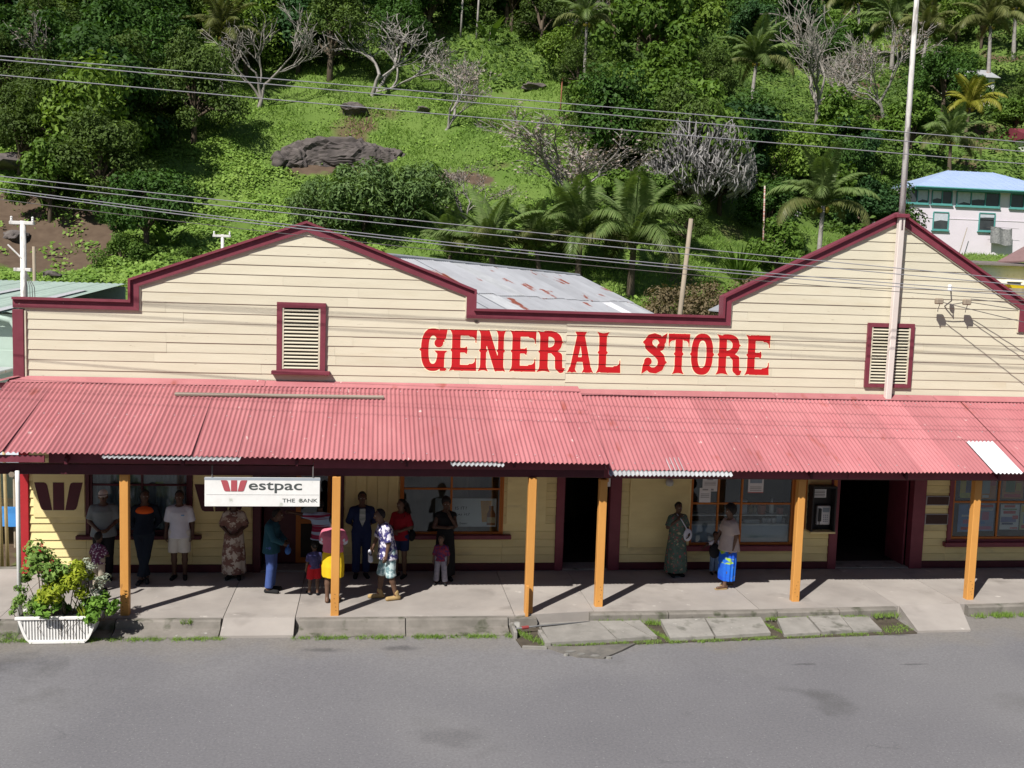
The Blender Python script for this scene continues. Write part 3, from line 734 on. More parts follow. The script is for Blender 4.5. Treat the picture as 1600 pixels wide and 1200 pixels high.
# the closed rooms behind
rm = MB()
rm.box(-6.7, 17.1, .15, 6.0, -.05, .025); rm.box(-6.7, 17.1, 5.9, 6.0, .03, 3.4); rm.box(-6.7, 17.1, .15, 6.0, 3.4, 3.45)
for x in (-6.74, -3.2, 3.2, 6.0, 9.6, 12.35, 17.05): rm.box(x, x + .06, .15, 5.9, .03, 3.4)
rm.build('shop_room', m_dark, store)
# side walls and roofs behind the parapet
sw = MB(); sw.box(-6.80, -6.742, .16, 7.0, 0, 4.9); sw.box(17.14, 17.2, .16, 12, 0, 4.9); sw.box(-6.742, 17.14, 11.9, 12, 0, 4.6)
sw.build('side_wall', m_cream, store)
def roof_quad(name, pts, th, mat):
    n = len(pts); V = list(pts) + [(x, y, z - th) for x, y, z in pts]
    return MB().add(V, [tuple(range(n)), tuple(range(2 * n - 1, n - 1, -1))] + [(i, i + n, (i + 1) % n + n, (i + 1) % n) for i in range(n)]).build(name, mat, store)
roof_quad('rear_roof', [(-4.6, .17, 5.50), (-1.33, .17, 6.80), (-1.33, 5.0, 6.80), (-4.6, 5.0, 5.50)], .03, m_rustroof)
roof_quad('rear_roof', [(-1.328, .17, 6.80), (2.0, .17, 5.50), (2.0, 5.0, 5.50), (-1.328, 5.0, 6.80)], .03, m_rustroof)
roof_quad('rear_roof', [(7.25, .17, 5.52), (10.98, .17, 7.42), (10.98, 1.0, 7.42), (7.25, 1.0, 5.52)], .03, m_rustroof)
roof_quad('rear_roof', [(10.982, .17, 7.42), (14.0, .17, 5.55), (14.0, 1.0, 5.55), (10.982, 1.0, 7.42)], .03, m_rustroof)
roof_quad('rear_roof', [(2.0, .17, 5.1), (7.25, .17, 5.1), (7.25, 12, 4.5), (2.0, 12, 4.5)], .03, m_rustroof)
roof_quad('rear_roof', [(-6.8, .17, 5.1), (-4.6, .17, 5.1), (-4.6, 7, 4.7), (-6.8, 7, 4.7)], .03, m_rustroof)

# ---- verandah roof of corrugated sheets
def corr_sheet(w, rows, name, mat, pitch=.084, amp=.0145, th=None):
    """rows: list of (y,z) down the slope; sheet runs 0..w in x"""
    nw = max(2, int(round(w / pitch))); xs = np.linspace(0, w, nw * 6 + 1); h = amp * np.cos(xs / w * nw * 2 * math.pi)
    V = []
    for (y, z) in rows: V += [(x, y, z + q) for x, q in zip(xs, h)]
    n = len(xs)
    F = [(j * n + i, (j + 1) * n + i, (j + 1) * n + i + 1, j * n + i + 1) for j in range(len(rows) - 1) for i in range(n - 1)]
    return as_mesh(name, V, F, mat, True)
vr = MB()
vr.box(-7.1, 4.15, -.10, -.03, 3.66, 3.76); vr.box(4.2, 17.2, -.10, -.03, 3.63, 3.73)
vr = vr.build('verandah_roof', m_maroon_dark, store)
def eaveL(x): return -3.05, 2.93 - .012 * (x + 7)
x = -7.636; shw = .756
while x < 4.05:
    w = min(.84, .084 * round((4.22 - x) / .084))
    ye, ze = eaveL(x); j = rng.uniform(-.025, .025); ye += j; ze -= j * .34
    zt = 3.86; yt = -.03
    if x < -6.9: yt = -.62; zt = 3.86 - .34 * (-.03 - yt) * 1.0
    ym = yt + (ye - yt) * .5; zm = zt + (ze - zt) * .5
    lift = .0012 * (int(round(x * 7)) % 3)
    link('roof_sheet', corr_sheet(w, [(yt, zt + lift), (ym, zm + lift - .006), (ye, ze + lift)], 'roof_sheet', m_pink), vr, (x, 0, 0))
    x += shw
x = 4.24
while x < 17.1:
    ye, ze = -2.74 + rng.uniform(-.02, .02), 2.635; yt, zt = -.03, 3.80
    if abs(x - 11.80) < .38: x += shw; continue
    w = .84
    ys = [0, .45, 1]
    link('roof_sheet', corr_sheet(w, [(yt + (ye - yt) * q, zt + (ze - zt) * q + .0015 * (int(round(x * 5)) % 2)) for q in ys], 'roof_sheet', m_pink), vr, (x, 0, 0))
    x += shw
# one replaced sheet is pink above and bare white below
link('roof_sheet', corr_sheet(.82, [(-.03, 3.80), (-1.80, 3.04)], 'roof_sheet', m_pink), vr, (11.79, 0, .003))
link('bare_sheet', corr_sheet(.588, [(-1.74, 3.08), (-2.80, 2.625)], 'bare_sheet', m_white_sheet), vr, (11.80, 0, .014))
link('roof_sheet', corr_sheet(.252, [(-1.74, 3.065), (-2.74, 2.64)], 'roof_sheet', m_pink), vr, (12.36, 0, .004))
# bare iron showing where old under-sheets stick out at the eave
for xa, xb, sec in ((-4.45, -2.2, 0), (1.38, 2.32, 0), (4.27, 6.6, 1)):
    xx = xa
    while xx < xb - .1:
        w = min(.80, xb - xx); e = rng.uniform(.02, .06)
        rows = [(-2.6, 3.0 - .012 * (xx + 7) * .9), (-3.11 - e, 2.93 - .012 * (xx + 7) - .035 - .34 * e)] if not sec else [(-2.3, 2.80), (-2.80 - e, 2.585 - .43 * e)]
        link('bare_sheet', corr_sheet(w, rows, 'bare_sheet', m_galv), vr, (xx, 0, -.004)); xx += .8
# rows of roofing nails along the purlins
nail = MB().lathe([(.013, 0), (.012, .006), (.002, .010)], n=6).mesh('nail', m_galv)
for xa, xb, y0_, z0_, y1_, z1_ in ((-6.6, 4.1, -.03, 3.86, -3.05, 2.83), (4.3, 14.2, -.03, 3.80, -2.74, 2.635)):
    for q in (.12, .50, .93):
        x = xa + .1
        while x < xb:
            if rng.random() < .75: link('nail', nail, vr, (x, y0_ + (y1_ - y0_) * q, z0_ + (z1_ - z0_) * q + .016 + (.04 * (4.1 - x) / 11 * q if xa < 0 else 0)))
            x += .084 * rng.choice((3, 4, 5))
# flashing against the wall
for xa, xb, z in ((-6.84, -2.1, 3.90), (-2.09, 2.6, 3.895), (2.61, 4.2, 3.89), (4.21, 8.4, 3.835), (8.41, 12.0, 3.83), (12.01, 17.2, 3.83)):
    MB().add([(xa, -.034, z), (xb, -.034, z - .002), (xb, -.06, z - .022), (xa, -.06, z - .02), (xa, -.25, z - .085), (xb, -.25, z - .087), (xb, -.253, z - .100), (xa, -.253, z - .098)],
             [(0, 3, 2, 1), (3, 4, 5, 2), (4, 7, 6, 5)]).build('flashing', m_pink, vr)
MB().add([(-6.80, -.03, 3.90), (-7.70, -.70, 3.66), (-7.60, -.80, 3.65), (-6.68, -.12, 3.90)], [(0, 1, 2, 3)]).build('flashing', m_pink, vr)
# the cheek where the two roofs part
MB().add([(4.215, -.9, 3.47), (4.215, -3.04, 2.80), (4.235, -2.98, 2.60), (4.235, -.9, 3.42)], [(0, 1, 2, 3), (3, 2, 1, 0)]).build('roof_cheek', m_maroon, vr)
# fascia, beams, rafters, posts
for xa, xb in ((-7.68, -5.40), (-5.39, -1.0), (-.99, 4.2)):
    z = 2.90 - .012 * ((xa + xb) / 2 + 7)
    yf = -2.99 if xb < -5 else -2.80
    B(xa, xb, yf, yf + .04, z - .15, z - .03 - (0 if xb < -5 else -.05), bev=.005).build('verandah_fascia', m_maroon, vr)
for xa, xb in ((4.25, 9.0), (9.01, 13.0), (13.01, 17.2)):
    B(xa, xb, -2.50, -2.46, 2.455, 2.64, bev=.005).build('verandah_fascia', m_maroon, vr)
B(-7.64, 4.2, -2.755, -2.64, 2.50, 2.68, bev=.008).build('verandah_beam', m_maroon_dark, vr)
B(4.25, 17.2, -2.36, -2.24, 2.41, 2.56, bev=.008).build('verandah_beam', m_maroon_dark, vr)
for x in np.arange(-7.0, 17, 1.9):
    L_ = x < 4.2; ye, ze = (-2.94, 2.83) if L_ else (-2.62, 2.60); zt = 3.70 if L_ else 3.66
    MB().add([(x, -.11, zt), (x + .05, -.11, zt), (x + .05, ye, ze - .02), (x, ye, ze - .02), (x, -.11, zt - .1), (x + .05, -.11, zt - .1), (x + .05, ye, ze - .12), (x, ye, ze - .12)],
             [(0, 3, 2, 1), (4, 5, 6, 7), (0, 1, 5, 4), (2, 3, 7, 6), (1, 2, 6, 5), (3, 0, 4, 7)]).build('rafter', m_maroon_dark, vr)
for x, y, zt in ((-4.20, -2.61, 2.50), (-.59, -2.74, 2.50), (2.89, -2.75, 2.50), (4.27, -2.40, 2.41), (8.20, -2.22, 2.41), (11.83, -2.21, 2.41)):
    p = B(x - .073, x + .073, y - .073, y + .073, -.02, zt - .002, bev=.008).build('verandah_post', m_orange, store)
    for k in range(4): B(x + rng.uniform(-.04, .03), 0, y - .0745, y - .072, 0, 0).V if False else None
    for k in range(5):
        zz = .08 + .07 * k + rng.uniform(0, .03); xx = x - .03 + rng.uniform(-.01, .06)
        B(xx, xx + .012, y - .0755, y - .0725, zz, zz + .012).build('nail_hole', m_dark, p)
B(2.815, 2.817 + .05, -2.95, -2.876, -.02, .55, bev=.006).build('post_splint', m_orange, store)
# white downpipe at the left end, with a timber brace above
dp = MB(); dp.tube([(-5.80, -3.08, -.22), (-5.80, -3.08, 2.42), (-5.83, -3.0, 2.60)], .036, 10)
dp = dp.build('downpipe', m_white, store, smooth=True)
MB().tube([(-5.95, -2.9, 2.52), (-6.55, -1.2, 2.25)], .05, 6).build('brace', m_timber, store)

# ---- lying plank on the roof
_pz = lambda y: 3.86 + (2.86 - 3.86) * (-.03 - y) / 3.0
tag(B(-1.97, 1.97, -.04, .04, 0, .045, bev=.008).build('timber_plank', m_timber_x, loc=(-1.74, -.72, _pz(-.72) + .022), rot=(R(18), 0, R(.3))), 'long weathered timber plank lying on the pink verandah roof', 'plank')

# ---- hanging bank sign
bs = empty('bank_sign', (-1.84, -2.93, 2.0), 0, 'white hanging bank sign with red and black lettering under the verandah edge', 'sign')
B(-.97, .97, -.03, .03, .0, .50, bev=.004).build('sign_board', m_white, bs)
B(-.975, .975, -.033, -.03, .46, .505).build('sign_top_rail', flat('grey_rail', (.33, .37, .42)), bs)
B(-.94, .95, -.0335, -.0295, .205, .212).build('sign_seam', flat('seam_grey', (.5, .5, .5)), bs)
bank_mark(-.70, -.26, .265, .455, -.036, bs, m_signred, 'logo_bar')
for x in (-.85, .85): MB().tube([(x, 0, .50), (x, .02, .70)], .012, 6).build('hanger', m_wire_dk, bs)
def text_mesh(body, height, width, mat, name, parent, loc, bold=0.0, sx=None):
    c = bpy.data.curves.new(name, 'FONT'); c.body = body; c.size = 1.0; c.extrude = .0; c.offset = bold; c.resolution_u = 4
    t = bpy.data.objects.new(name, c); COL.objects.link(t)
    dg = bpy.context.evaluated_depsgraph_get(); me = bpy.data.meshes.new_from_object(t.evaluated_get(dg))
    bpy.data.objects.remove(t); bpy.data.curves.remove(c)
    co = np.array([v.co[:] for v in me.vertices]); lo, hi = co.min(0), co.max(0)
    for v in me.vertices: v.co = ((v.co.x - lo[0]) / (hi[0] - lo[0]) * width, 0, (v.co.y - lo[1]) / (hi[1] - lo[1]) * height)
    me.materials.clear(); me.materials.append(mat); me.name = name
    return link(name, me, parent, loc)
m_signgrey = flat('sign_charcoal', (.07, .08, .08))
text_mesh('estpac', .195, .90, m_signgrey, 'lettering', bs, (-.235, -.0335, .235), .012)
text_mesh('THE  BANK', .065, .60, m_signgrey, 'lettering', bs, (.335, -.0335, .075), .008)

# ------------------------------------------------------------------ vegetation
nr = np.random.default_rng(11)
def LM(name, c, c2, transl=.25, rough=.6, objvar=.14, sc=.5): return M(name, c, c2, sc, rough, .16, objvar=objvar, isl=True, transl=transl, det=2)
m_leafA = LM('dark_leaf', (.022, .055, .012), (.060, .125, .022))
m_leafB = LM('bright_leaf', (.040, .090, .012), (.115, .190, .030))
m_leafC = LM('shrub_leaf', (.050, .105, .018), (.125, .200, .040))
m_leafV = LM('vine_leaf', (.095, .185, .028), (.235, .350, .070), objvar=0)
m_leafO = LM('olive_leaf', (.075, .140, .045), (.165, .245, .085))
m_leafP = LM('dry_pink_leaf', (.36, .305, .28), (.24, .19, .17), .15, .8)
m_grass = LM('grass_blade', (.105, .200, .032), (.230, .340, .075), objvar=0)
m_palmg = LM('palm_leaflet', (.070, .125, .030), (.175, .225, .085), .25, .4)
m_palmo = LM('olive_palm_leaflet', (.075, .105, .030), (.170, .170, .065), .25, .45)
m_palmy = LM('yellow_palm_leaflet', (.13, .17, .020), (.30, .26, .045), .25, .45)
m_bark = M('grey_bark', (.30, .275, .25), (.17, .155, .14), 3, .9, .1, .3, 20, .1, stretch=(1, 1, .3))
m_barkd = M('brown_bark', (.13, .10, .075), (.075, .06, .045), 3, .9, .1, .3, 20, .1, stretch=(1, 1, .3))
m_barkpale = M('pale_bark', (.31, .29, .275), (.19, .172, .16), 4, .9, .1, .2, 20, .1)
m_rock = M('dark_rock', (.135, .116, .110), (.066, .057, .056), 1.2, .92, .15, .6, 6, .12, spots=((.16, .145, .13), 1.8, .62, .1))
m_rockg = M('pale_grey_rock', (.30, .30, .29), (.20, .20, .195), 1.5, .92, .15, .5, 6)
def rand_unit(n):
    v = nr.normal(size=(n, 3)); return v / np.linalg.norm(v, axis=1, keepdims=True)
def leaf_quads(P, Nn, size, asp=.5, fold=.12):
    n = len(P); t = rand_unit(n); a = np.cross(Nn, t); a /= np.linalg.norm(a, axis=1, keepdims=True) + 1e-9
    b = np.cross(Nn, a); s = (size * nr.uniform(.65, 1.3, n))[:, None]
    d = -Nn * s * fold
    return np.stack([P - a * s * .5 + d, P + b * s * asp * .5, P + a * s * .5 + d, P - b * s * asp * .5], 1).reshape(-1, 3)
def crown_points(n, rx, rz, zc, lobes, lr, shell=.45, flatb=.75):
    L = rand_unit(lobes); L[:, 2] = np.abs(L[:, 2]) * (1 + .4 * flatb) - .45 * flatb
    L *= nr.uniform(.45, 1.04, (lobes, 1))
    C_ = L * np.array([rx, rx, rz]) + np.array([0, 0, zc]); rad = nr.uniform(.5, 1.35, lobes) * lr
    k = nr.integers(0, lobes, n); u = rand_unit(n); u[:, 2] = u[:, 2] * .85 + .12
    rr = (1 - shell * nr.random(n) ** 1.6)[:, None]
    return C_[k] + u * rad[k][:, None] * rr, u, C_
def tree_template(n, size, mat, rx=2.6, rz=2.3, zc=3.4, lobes=22, lr=1.05, asp=.5, trunk=.17, bark=m_barkd, nm='tree', low=1.7):
    P, u, C_ = crown_points(n, rx, rz, zc, lobes, lr, flatb=low)
    Nn = u + .75 * rand_unit(n) + np.array([0, -.1, .35]); Nn /= np.linalg.norm(Nn, axis=1, keepdims=True)
    crown = quads_mesh(nm + '_crown', leaf_quads(P, Nn, size, asp), mat)
    t = MB(); w = nr.uniform(-.15, .15, 2)
    t.tube([(0, 0, -.8), (w[0] * .5, w[1] * .5, zc * .35), (w[0], w[1], zc * .75)], [trunk * 1.25, trunk, trunk * .7], 7)
    for c in C_[:: max(1, lobes // 9)]:
        t.tube([(w[0] * .7, w[1] * .7, zc * .45), tuple((np.array([w[0], w[1], zc * .7]) + c) / 2 + nr.uniform(-.1, .1, 3)), tuple(c)], [trunk * .6, trunk * .4, .03], 5, False)
    return crown, t.mesh(nm + '_trunk', bark, True)
m_leafA2 = LM('olive_dark_leaf', (.040, .070, .015), (.095, .145, .032))
m_leafA3 = LM('bluish_dark_leaf', (.018, .050, .018), (.050, .110, .035))
m_leafB2 = LM('lime_tree_leaf', (.060, .115, .015), (.160, .240, .040))
TT = {'A': [tree_template(n_, z_, m_, lobes=q, lr=r_, rz=h, asp=a_) for n_, z_, m_, q, r_, h, a_ in ((8500, .26, m_leafA, 30, .92, 2.5, .5), (9500, .22, m_leafA2, 26, 1.0, 3.1, .45), (7000, .32, m_leafA3, 36, .80, 2.4, .55), (9500, .24, m_leafA2, 40, .70, 2.7, .3), (8000, .28, m_leafA, 22, 1.15, 2.2, .6))],
      'B': [tree_template(n_, z_, m_, lobes=q, lr=r_, rz=h, asp=a_) for n_, z_, m_, q, r_, h, a_ in ((4200, .40, m_leafB, 28, .9, 2.4, .55), (5200, .34, m_leafB2, 22, 1.05, 2.8, .5), (3600, .48, m_leafB, 30, .8, 2.2, .45))],
      'C': [tree_template(3600, .22, m_leafC, rx=1.7, rz=1.1, zc=.9, lobes=18, lr=.62, trunk=.07, low=1.3) for _ in range(3)]}
def plant(name, tmpl, x, y, s, label, cat, group=None, dz=-.15, sx=1.0):
    z = float(terrain(x, y)) + dz
    e = empty(name, (x, y, z), rng.uniform(0, 6.28), label, cat, group)
    e.scale = (s * sx, s * sx, s * rng.uniform(.9, 1.12))
    link('crown', tmpl[0], e); link('trunk', tmpl[1], e)
    return e
TREES = [(0,'B',-14.2,36.8,1.09,'below right of the bare tree at the left edge'),(0,'A',-15.2,39.5,1.25,'below right of the bare tree at the left edge'),(0,'A',-15.3,43.3,1.13,'nearest right of the bare tree at the left edge'),(0,'A',-13.3,46.6,0.88,'second below left of the olive palm'),(0,'A',-10.9,44.5,1,'nearest below left of the olive palm'),(0,'A',-20.2,46.6,1.12,'nearest above left of the bare tree at the left edge'),(0,'A',-15.7,48.4,1.16,'second right of the bare tree at the left edge'),(0,'A',-21.5,52,1.08,'nearest above the bare tree at the left edge'),(0,'B',-20.8,56,1.29,'nearest above the bare tree at the left edge'),(0,'A',-18.2,53.7,0.88,'above right of the bare tree at the left edge'),(0,'A',-15,52.2,1.12,'nearest left of the olive palm'),(0,'B',-9.1,54.8,0.98,'right of the olive palm'),(0,'A',-5.6,55.1,0.99,'nearest above right of the grey bare tree in the left wood'),(0,'A',-3.3,53.1,1.2,'above left of the pale bare tree'),(0,'A',-27.3,59.2,0.99,'third above left of the bare tree at the left edge'),(0,'A',-25.5,57.3,1,'second above left of the bare tree at the left edge'),(0,'A',-22.7,58.9,0.9,'second above the bare tree at the left edge'),(0,'A',-17.7,60.8,0.89,'second left of the olive palm'),(0,'B',-15.2,61,0.97,'above left of the olive palm'),(0,'A',-12.4,60.4,0.99,'above the olive palm'),(0,'A',-9.3,58.2,1,'above right of the olive palm'),(0,'A',-6.8,59.2,1.12,'second above right of the grey bare tree in the left wood'),(0,'B',-32.5,68.7,0.87,''),(0,'B',-30.3,69.1,1.27,''),(0,'B',-26,67.1,1.1,'second above the bare tree at the left edge'),(0,'A',-22.6,65.8,1.19,''),(0,'A',-20.3,66.7,1.09,''),(0,'A',-16.9,64.3,0.9,'above left of the olive palm'),(0,'A',-16.1,68.2,1.25,''),(0,'A',-11.2,63.6,1.07,''),(0,'B',-7.2,67.2,0.87,''),(0,'A',-2.9,68.1,0.96,''),(0,'A',-33.8,77.5,0.9,''),(0,'A',-31.1,79.3,1.21,''),(0,'A',-26.6,74.8,1.07,''),(0,'A',-24.5,75.6,0.96,''),(0,'A',-21.3,75.4,1.06,''),(0,'A',-18.5,78.9,1.2,''),(0,'A',-13,81.9,1.08,''),(0,'A',-9.2,77.7,1.01,''),(0,'A',-5.3,74.4,0.97,''),(0,'A',-1.3,72.9,1.1,''),(0,'A',-40,90.1,1.11,''),(0,'A',-31.9,85.8,1.13,''),(0,'B',-28.7,84.2,1.19,''),(0,'B',-24.5,79.7,1.06,''),(0,'A',-21.7,81,1.21,''),(0,'A',-19.4,86,1.27,''),(0,'A',-15.2,84,0.9,''),(0,'B',-11,83.3,1.15,''),(0,'A',-7.5,85.3,1.22,''),(0,'A',-4,84.5,1.2,''),(0,'A',-42,96.6,1.22,''),(0,'A',-37.7,96.4,1.23,''),(0,'A',-33.5,97.7,1.11,''),(0,'A',-31.2,104.8,0.9,''),(0,'A',-24.9,93.6,1.1,''),(0,'A',-23.7,108.9,0.96,''),(0,'B',-21.2,107,0.96,''),(0,'B',-14.1,93.1,1.28,''),(0,'B',-11.4,97.5,1.23,''),(0,'B',-5.6,92.4,0.92,''),(0,'A',-3.1,88.1,0.89,''),(0,'B',-45.1,104.9,1.11,''),(0,'A',-35.5,110.4,1.15,''),(0,'A',-32.6,120,1.25,''),(0,'B',-29.9,120.3,0.94,''),(0,'B',-24.4,119.9,1.2,''),(0,'B',-19.9,111.1,1.17,''),(0,'A',-15.7,113.9,1.07,''),(0,'B',-8.9,102.8,1.2,''),(0,'A',-0,99.2,1.28,''),(1,'A',-13.8,34,0.92,'right of the left rock ledge'),(1,'C',-17.1,35.2,0.6,'right of the left rock ledge'),(1,'A',-18.7,37.7,0.77,'above the left rock ledge'),(1,'C',-20.7,41,0.87,'left of the bare tree at the left edge'),(1,'A',-21.3,43.5,0.76,'left of the bare tree at the left edge'),(2,'B',21,59.8,1.33,'second right of the top middle palm'),(2,'B',27.2,73.3,1.3,'above left of the full palm with yellow nuts'),(2,'A',42.7,96.3,1.18,'nearest above the full palm with yellow nuts'),(2,'A',12.5,65.2,1.35,'second above left of the top middle palm'),(2,'A',15.7,66.4,1.1,'nearest above left of the top middle palm'),(2,'A',21,73.3,1.25,'nearest above right of the top middle palm'),(2,'B',23.2,72.9,0.97,'nearest right of the top middle palm'),(2,'B',28.6,80.9,1.28,'third right of the top middle palm'),(2,'A',34.3,91.1,1.11,'nearest above left of the full palm with yellow nuts'),(2,'A',42.8,101.2,1.1,'second above the full palm with yellow nuts'),(2,'A',10.4,66,1.25,''),(2,'A',11.8,68.7,0.97,''),(2,'B',14.2,68.1,0.98,'above left of the top middle palm'),(2,'A',18.6,76.6,1.1,''),(2,'A',22,76.5,1.1,'second above right of the top middle palm'),(2,'A',27.5,83.9,1.01,'third above right of the top middle palm'),(2,'A',35.9,105.1,1.01,'right of the top middle palm'),(2,'A',46,120.7,1.18,'second above left of the full palm with yellow nuts'),(2,'A',51.5,123.9,1.26,'third above the full palm with yellow nuts'),(2,'A',4,71.8,1.12,''),(2,'A',6.1,73.7,1.18,''),(2,'B',8.6,74.8,1.1,''),(2,'A',10.8,72.8,0.91,''),(2,'A',14.4,78.5,1.12,''),(2,'A',17.9,79.8,0.99,''),(2,'A',24.5,87.3,1.31,''),(2,'A',38.2,128.1,1.24,''),(2,'A',43.1,132.4,0.98,''),(2,'B',47.4,132.9,1.05,''),(2,'A',51.5,127.7,1.28,''),(2,'B',2.6,79.2,1.06,''),(2,'A',4,76,1,''),(2,'A',8.3,78,1.27,''),(2,'B',10.9,80.2,1.21,''),(2,'A',15.8,86.6,1.22,''),(2,'A',23.4,93.3,1.04,''),(2,'A',32.1,117.1,1.3,''),(2,'B',1.4,93.1,1.04,''),(2,'A',3.4,87,1.01,''),(2,'B',6,93.1,0.96,''),(2,'A',12.2,98.3,1.34,''),(2,'A',13.6,96.2,1.13,''),(2,'B',20,103.1,1.25,''),(2,'A',24.4,112.9,1.27,''),(2,'B',2.4,97.5,1.06,''),(2,'A',6.1,103,1.03,''),(2,'A',10.6,102.3,0.99,''),(2,'B',13.3,103.2,1.19,''),(2,'A',17.3,108.9,1.32,''),(2,'B',24.8,124.3,0.93,''),(3,'C',12.8,34.4,0.87,'right of the wide bare tree'),(3,'B',20.5,40,0.8,'right of the dome of grey twigs'),(3,'C',15.5,37.6,0.86,'left of the dome of grey twigs'),(3,'A',17.6,38.8,1.04,'above left of the dome of grey twigs'),(3,'A',22.4,42.8,1.03,'nearest above right of the dome of grey twigs'),(3,'A',14,40.1,0.96,'second above right of the wide bare tree'),(3,'B',16.7,41.8,0.75,'nearest above left of the dome of grey twigs'),(3,'B',19.7,43.5,1.04,'nearest above the dome of grey twigs'),(3,'A',22.7,44.9,1.04,'second above right of the dome of grey twigs'),(3,'A',14.7,46.3,0.79,'nearest above right of the wide bare tree'),(3,'B',18.3,45.5,0.85,'second above left of the dome of grey twigs'),(3,'B',14.2,48.6,0.72,'above right of the wide bare tree'),(3,'C',18.5,49.3,0.83,'above left of the dome of grey twigs'),(3,'B',22.1,52,0.84,'second above the dome of grey twigs'),(3,'B',20.6,54.9,0.87,'below right of the top middle palm'),(4,'A',31,53.9,0.94,'above left of the big palm by the gable'),(4,'A',36.5,59.2,0.82,'above the big palm by the gable'),(4,'C',39.7,59.7,1.15,'above right of the big palm by the gable'),(4,'C',41.9,62.3,1.01,'left of the yellow palm'),(4,'C',44.7,64,1.17,'below left of the yellow palm'),(4,'B',37.9,61.8,1.04,'below the tangled bare trees'),(4,'B',48,69.4,1.01,'left of the yellow palm'),(4,'B',61.5,74.4,0.83,'right of the yellow palm'),(4,'A',66.4,76.3,0.96,''),(4,'A',68.6,77,0.99,''),(4,'A',57.1,80.4,1.2,'above left of the yellow palm'),(4,'A',60.2,81.1,0.81,'above the yellow palm'),(4,'C',62.9,79.2,1.13,'above right of the yellow palm'),(4,'A',67.5,80.5,1,''),(4,'C',72,83.1,0.9,''),(4,'B',64.1,89.1,1,'above the yellow palm'),(4,'B',71.3,85.4,0.83,''),(4,'C',73.4,85.2,1.08,''),(4,'C',43.1,93,1.2,'above right of the full palm with yellow nuts'),(4,'C',47.6,95.2,1.23,'nearest above left of the tangled bare trees'),(4,'A',49.9,93.7,1.06,'above the tangled bare trees'),(4,'C',56.4,100.3,1.17,'left of the palm left of the flagpole'),(4,'A',74.5,88.4,1,''),(4,'A',44.9,98.5,1.02,'above right of the full palm with yellow nuts'),(4,'A',52.4,107.9,1.22,'above left of the tangled bare trees'),(4,'C',51.2,100.7,1.18,'above the tangled bare trees'),(4,'B',57,104.6,1.02,'above right of the tangled bare trees'),(4,'C',67,107.1,0.97,'right of the palm left of the flagpole'),(4,'B',71.2,103.4,1.13,'left of the tall slim palm'),(4,'A',73.1,100.9,1.05,'above left of the tall slim palm'),(4,'C',81.8,95.9,1.07,''),(4,'B',52.2,115.6,1,'above the full palm with yellow nuts'),(4,'C',54,112.7,1.02,'second above left of the tangled bare trees'),(4,'C',73.4,115,1.14,'above right of the palm left of the flagpole'),(4,'B',78.4,110.4,0.85,'above left of the tall slim palm'),(4,'C',85.4,103,0.82,''),(4,'B',56.3,119.9,1.06,'above right of the full palm with yellow nuts'),(4,'B',63.3,126.4,1.24,''),(4,'B',66.8,123.7,1.22,'second above left of the palm left of the flagpole'),(4,'B',69.3,122.7,0.99,'nearest above left of the palm left of the flagpole'),(4,'B',72.5,121,1.11,''),(4,'A',76.2,119,0.95,'above right of the palm left of the flagpole'),(4,'C',76.9,114.9,0.88,'above left of the tall slim palm'),(4,'C',81.3,114.5,1.05,''),(4,'C',83.3,111.1,1.12,'above right of the tall slim palm'),(4,'A',85.4,109.1,0.85,''),(4,'B',88,105.5,0.98,''),(4,'A',63.1,134,0.9,''),(4,'A',70.3,131.7,0.92,''),(4,'A',73.5,125.1,0.91,''),(4,'B',77,126.7,1.21,''),(4,'A',79.6,124.2,0.9,''),(4,'B',82.7,120.1,1.17,''),(4,'C',87.7,123.2,0.92,''),(4,'C',90.5,118.9,1.14,''),(4,'C',92.4,115.4,1.24,''),(4,'B',83.9,133.2,0.82,''),(4,'B',87.4,132.1,0.89,''),(4,'A',89.2,129.4,1.02,''),(4,'B',95.3,129.3,1.1,''),(4,'A',100.7,131.1,0.84,''),(4,'A',101,127.2,0.8,''),]
PALMS = [(-10.3,51.5,4.0,0.97,'o'),(14.2,51.4,6.0,0.77,'g'),(30.7,63.6,5.5,1.11,'g'),(20.4,25.1,5.0,0.83,'g'),(55.8,73.6,3.0,1.05,'y'),(49.9,65.7,3.0,1.12,'g'),(65.5,86.2,8.0,1.43,'o'),(61.5,100.5,5.0,1.55,'g'),(63.1,96.2,5.0,1.38,'o'),(61.2,109.3,5.0,1.58,'g'),(9.8,28.8,1.6,0.93,'g'),(12.2,27.8,2.4,0.99,'g'),(5.7,28.1,1.2,0.83,'g'),(7.9,28.5,1.4,0.72,'g'),(3.5,29.9,0.8,0.64,'g'),(74.3,95.9,6.0,1.44,'o'),(53.8,113.4,5.0,1.59,'g'),(2.3,61.1,5.0,0.90,'g'),]
BARE = [(-0.6,50.7,6.99,7.39,0,0),(4.1,46.4,5.58,5.47,1,1),(-7.7,50.2,6.74,6.70,2,0),(-18.2,44.6,6.35,5.08,1,1),(10.1,34.9,5.94,7.02,0,1),(5.3,35.0,3.44,5.73,2,1),(40.0,71.8,12.02,11.97,2,0),(49.7,77.6,9.35,9.30,1,0),(16.5,63.8,4.84,4.36,1,0),(48.2,83.9,7.36,8.66,2,0),]
ZONE = ['in the dense wood on the upper left of the hillside', 'on the brushy slope at the left edge', 'in the dark wood along the top of the hillside', 'in the thicket above the iron roof', 'in the wood on the right of the hillside']
KIND = {'A': ('broadleaf_tree', 'dark green broadleaf tree', 'tree'), 'B': ('large_leaved_tree', 'bright green large-leaved tree', 'tree'), 'C': ('green_shrub', 'low leafy green shrub', 'shrub')}
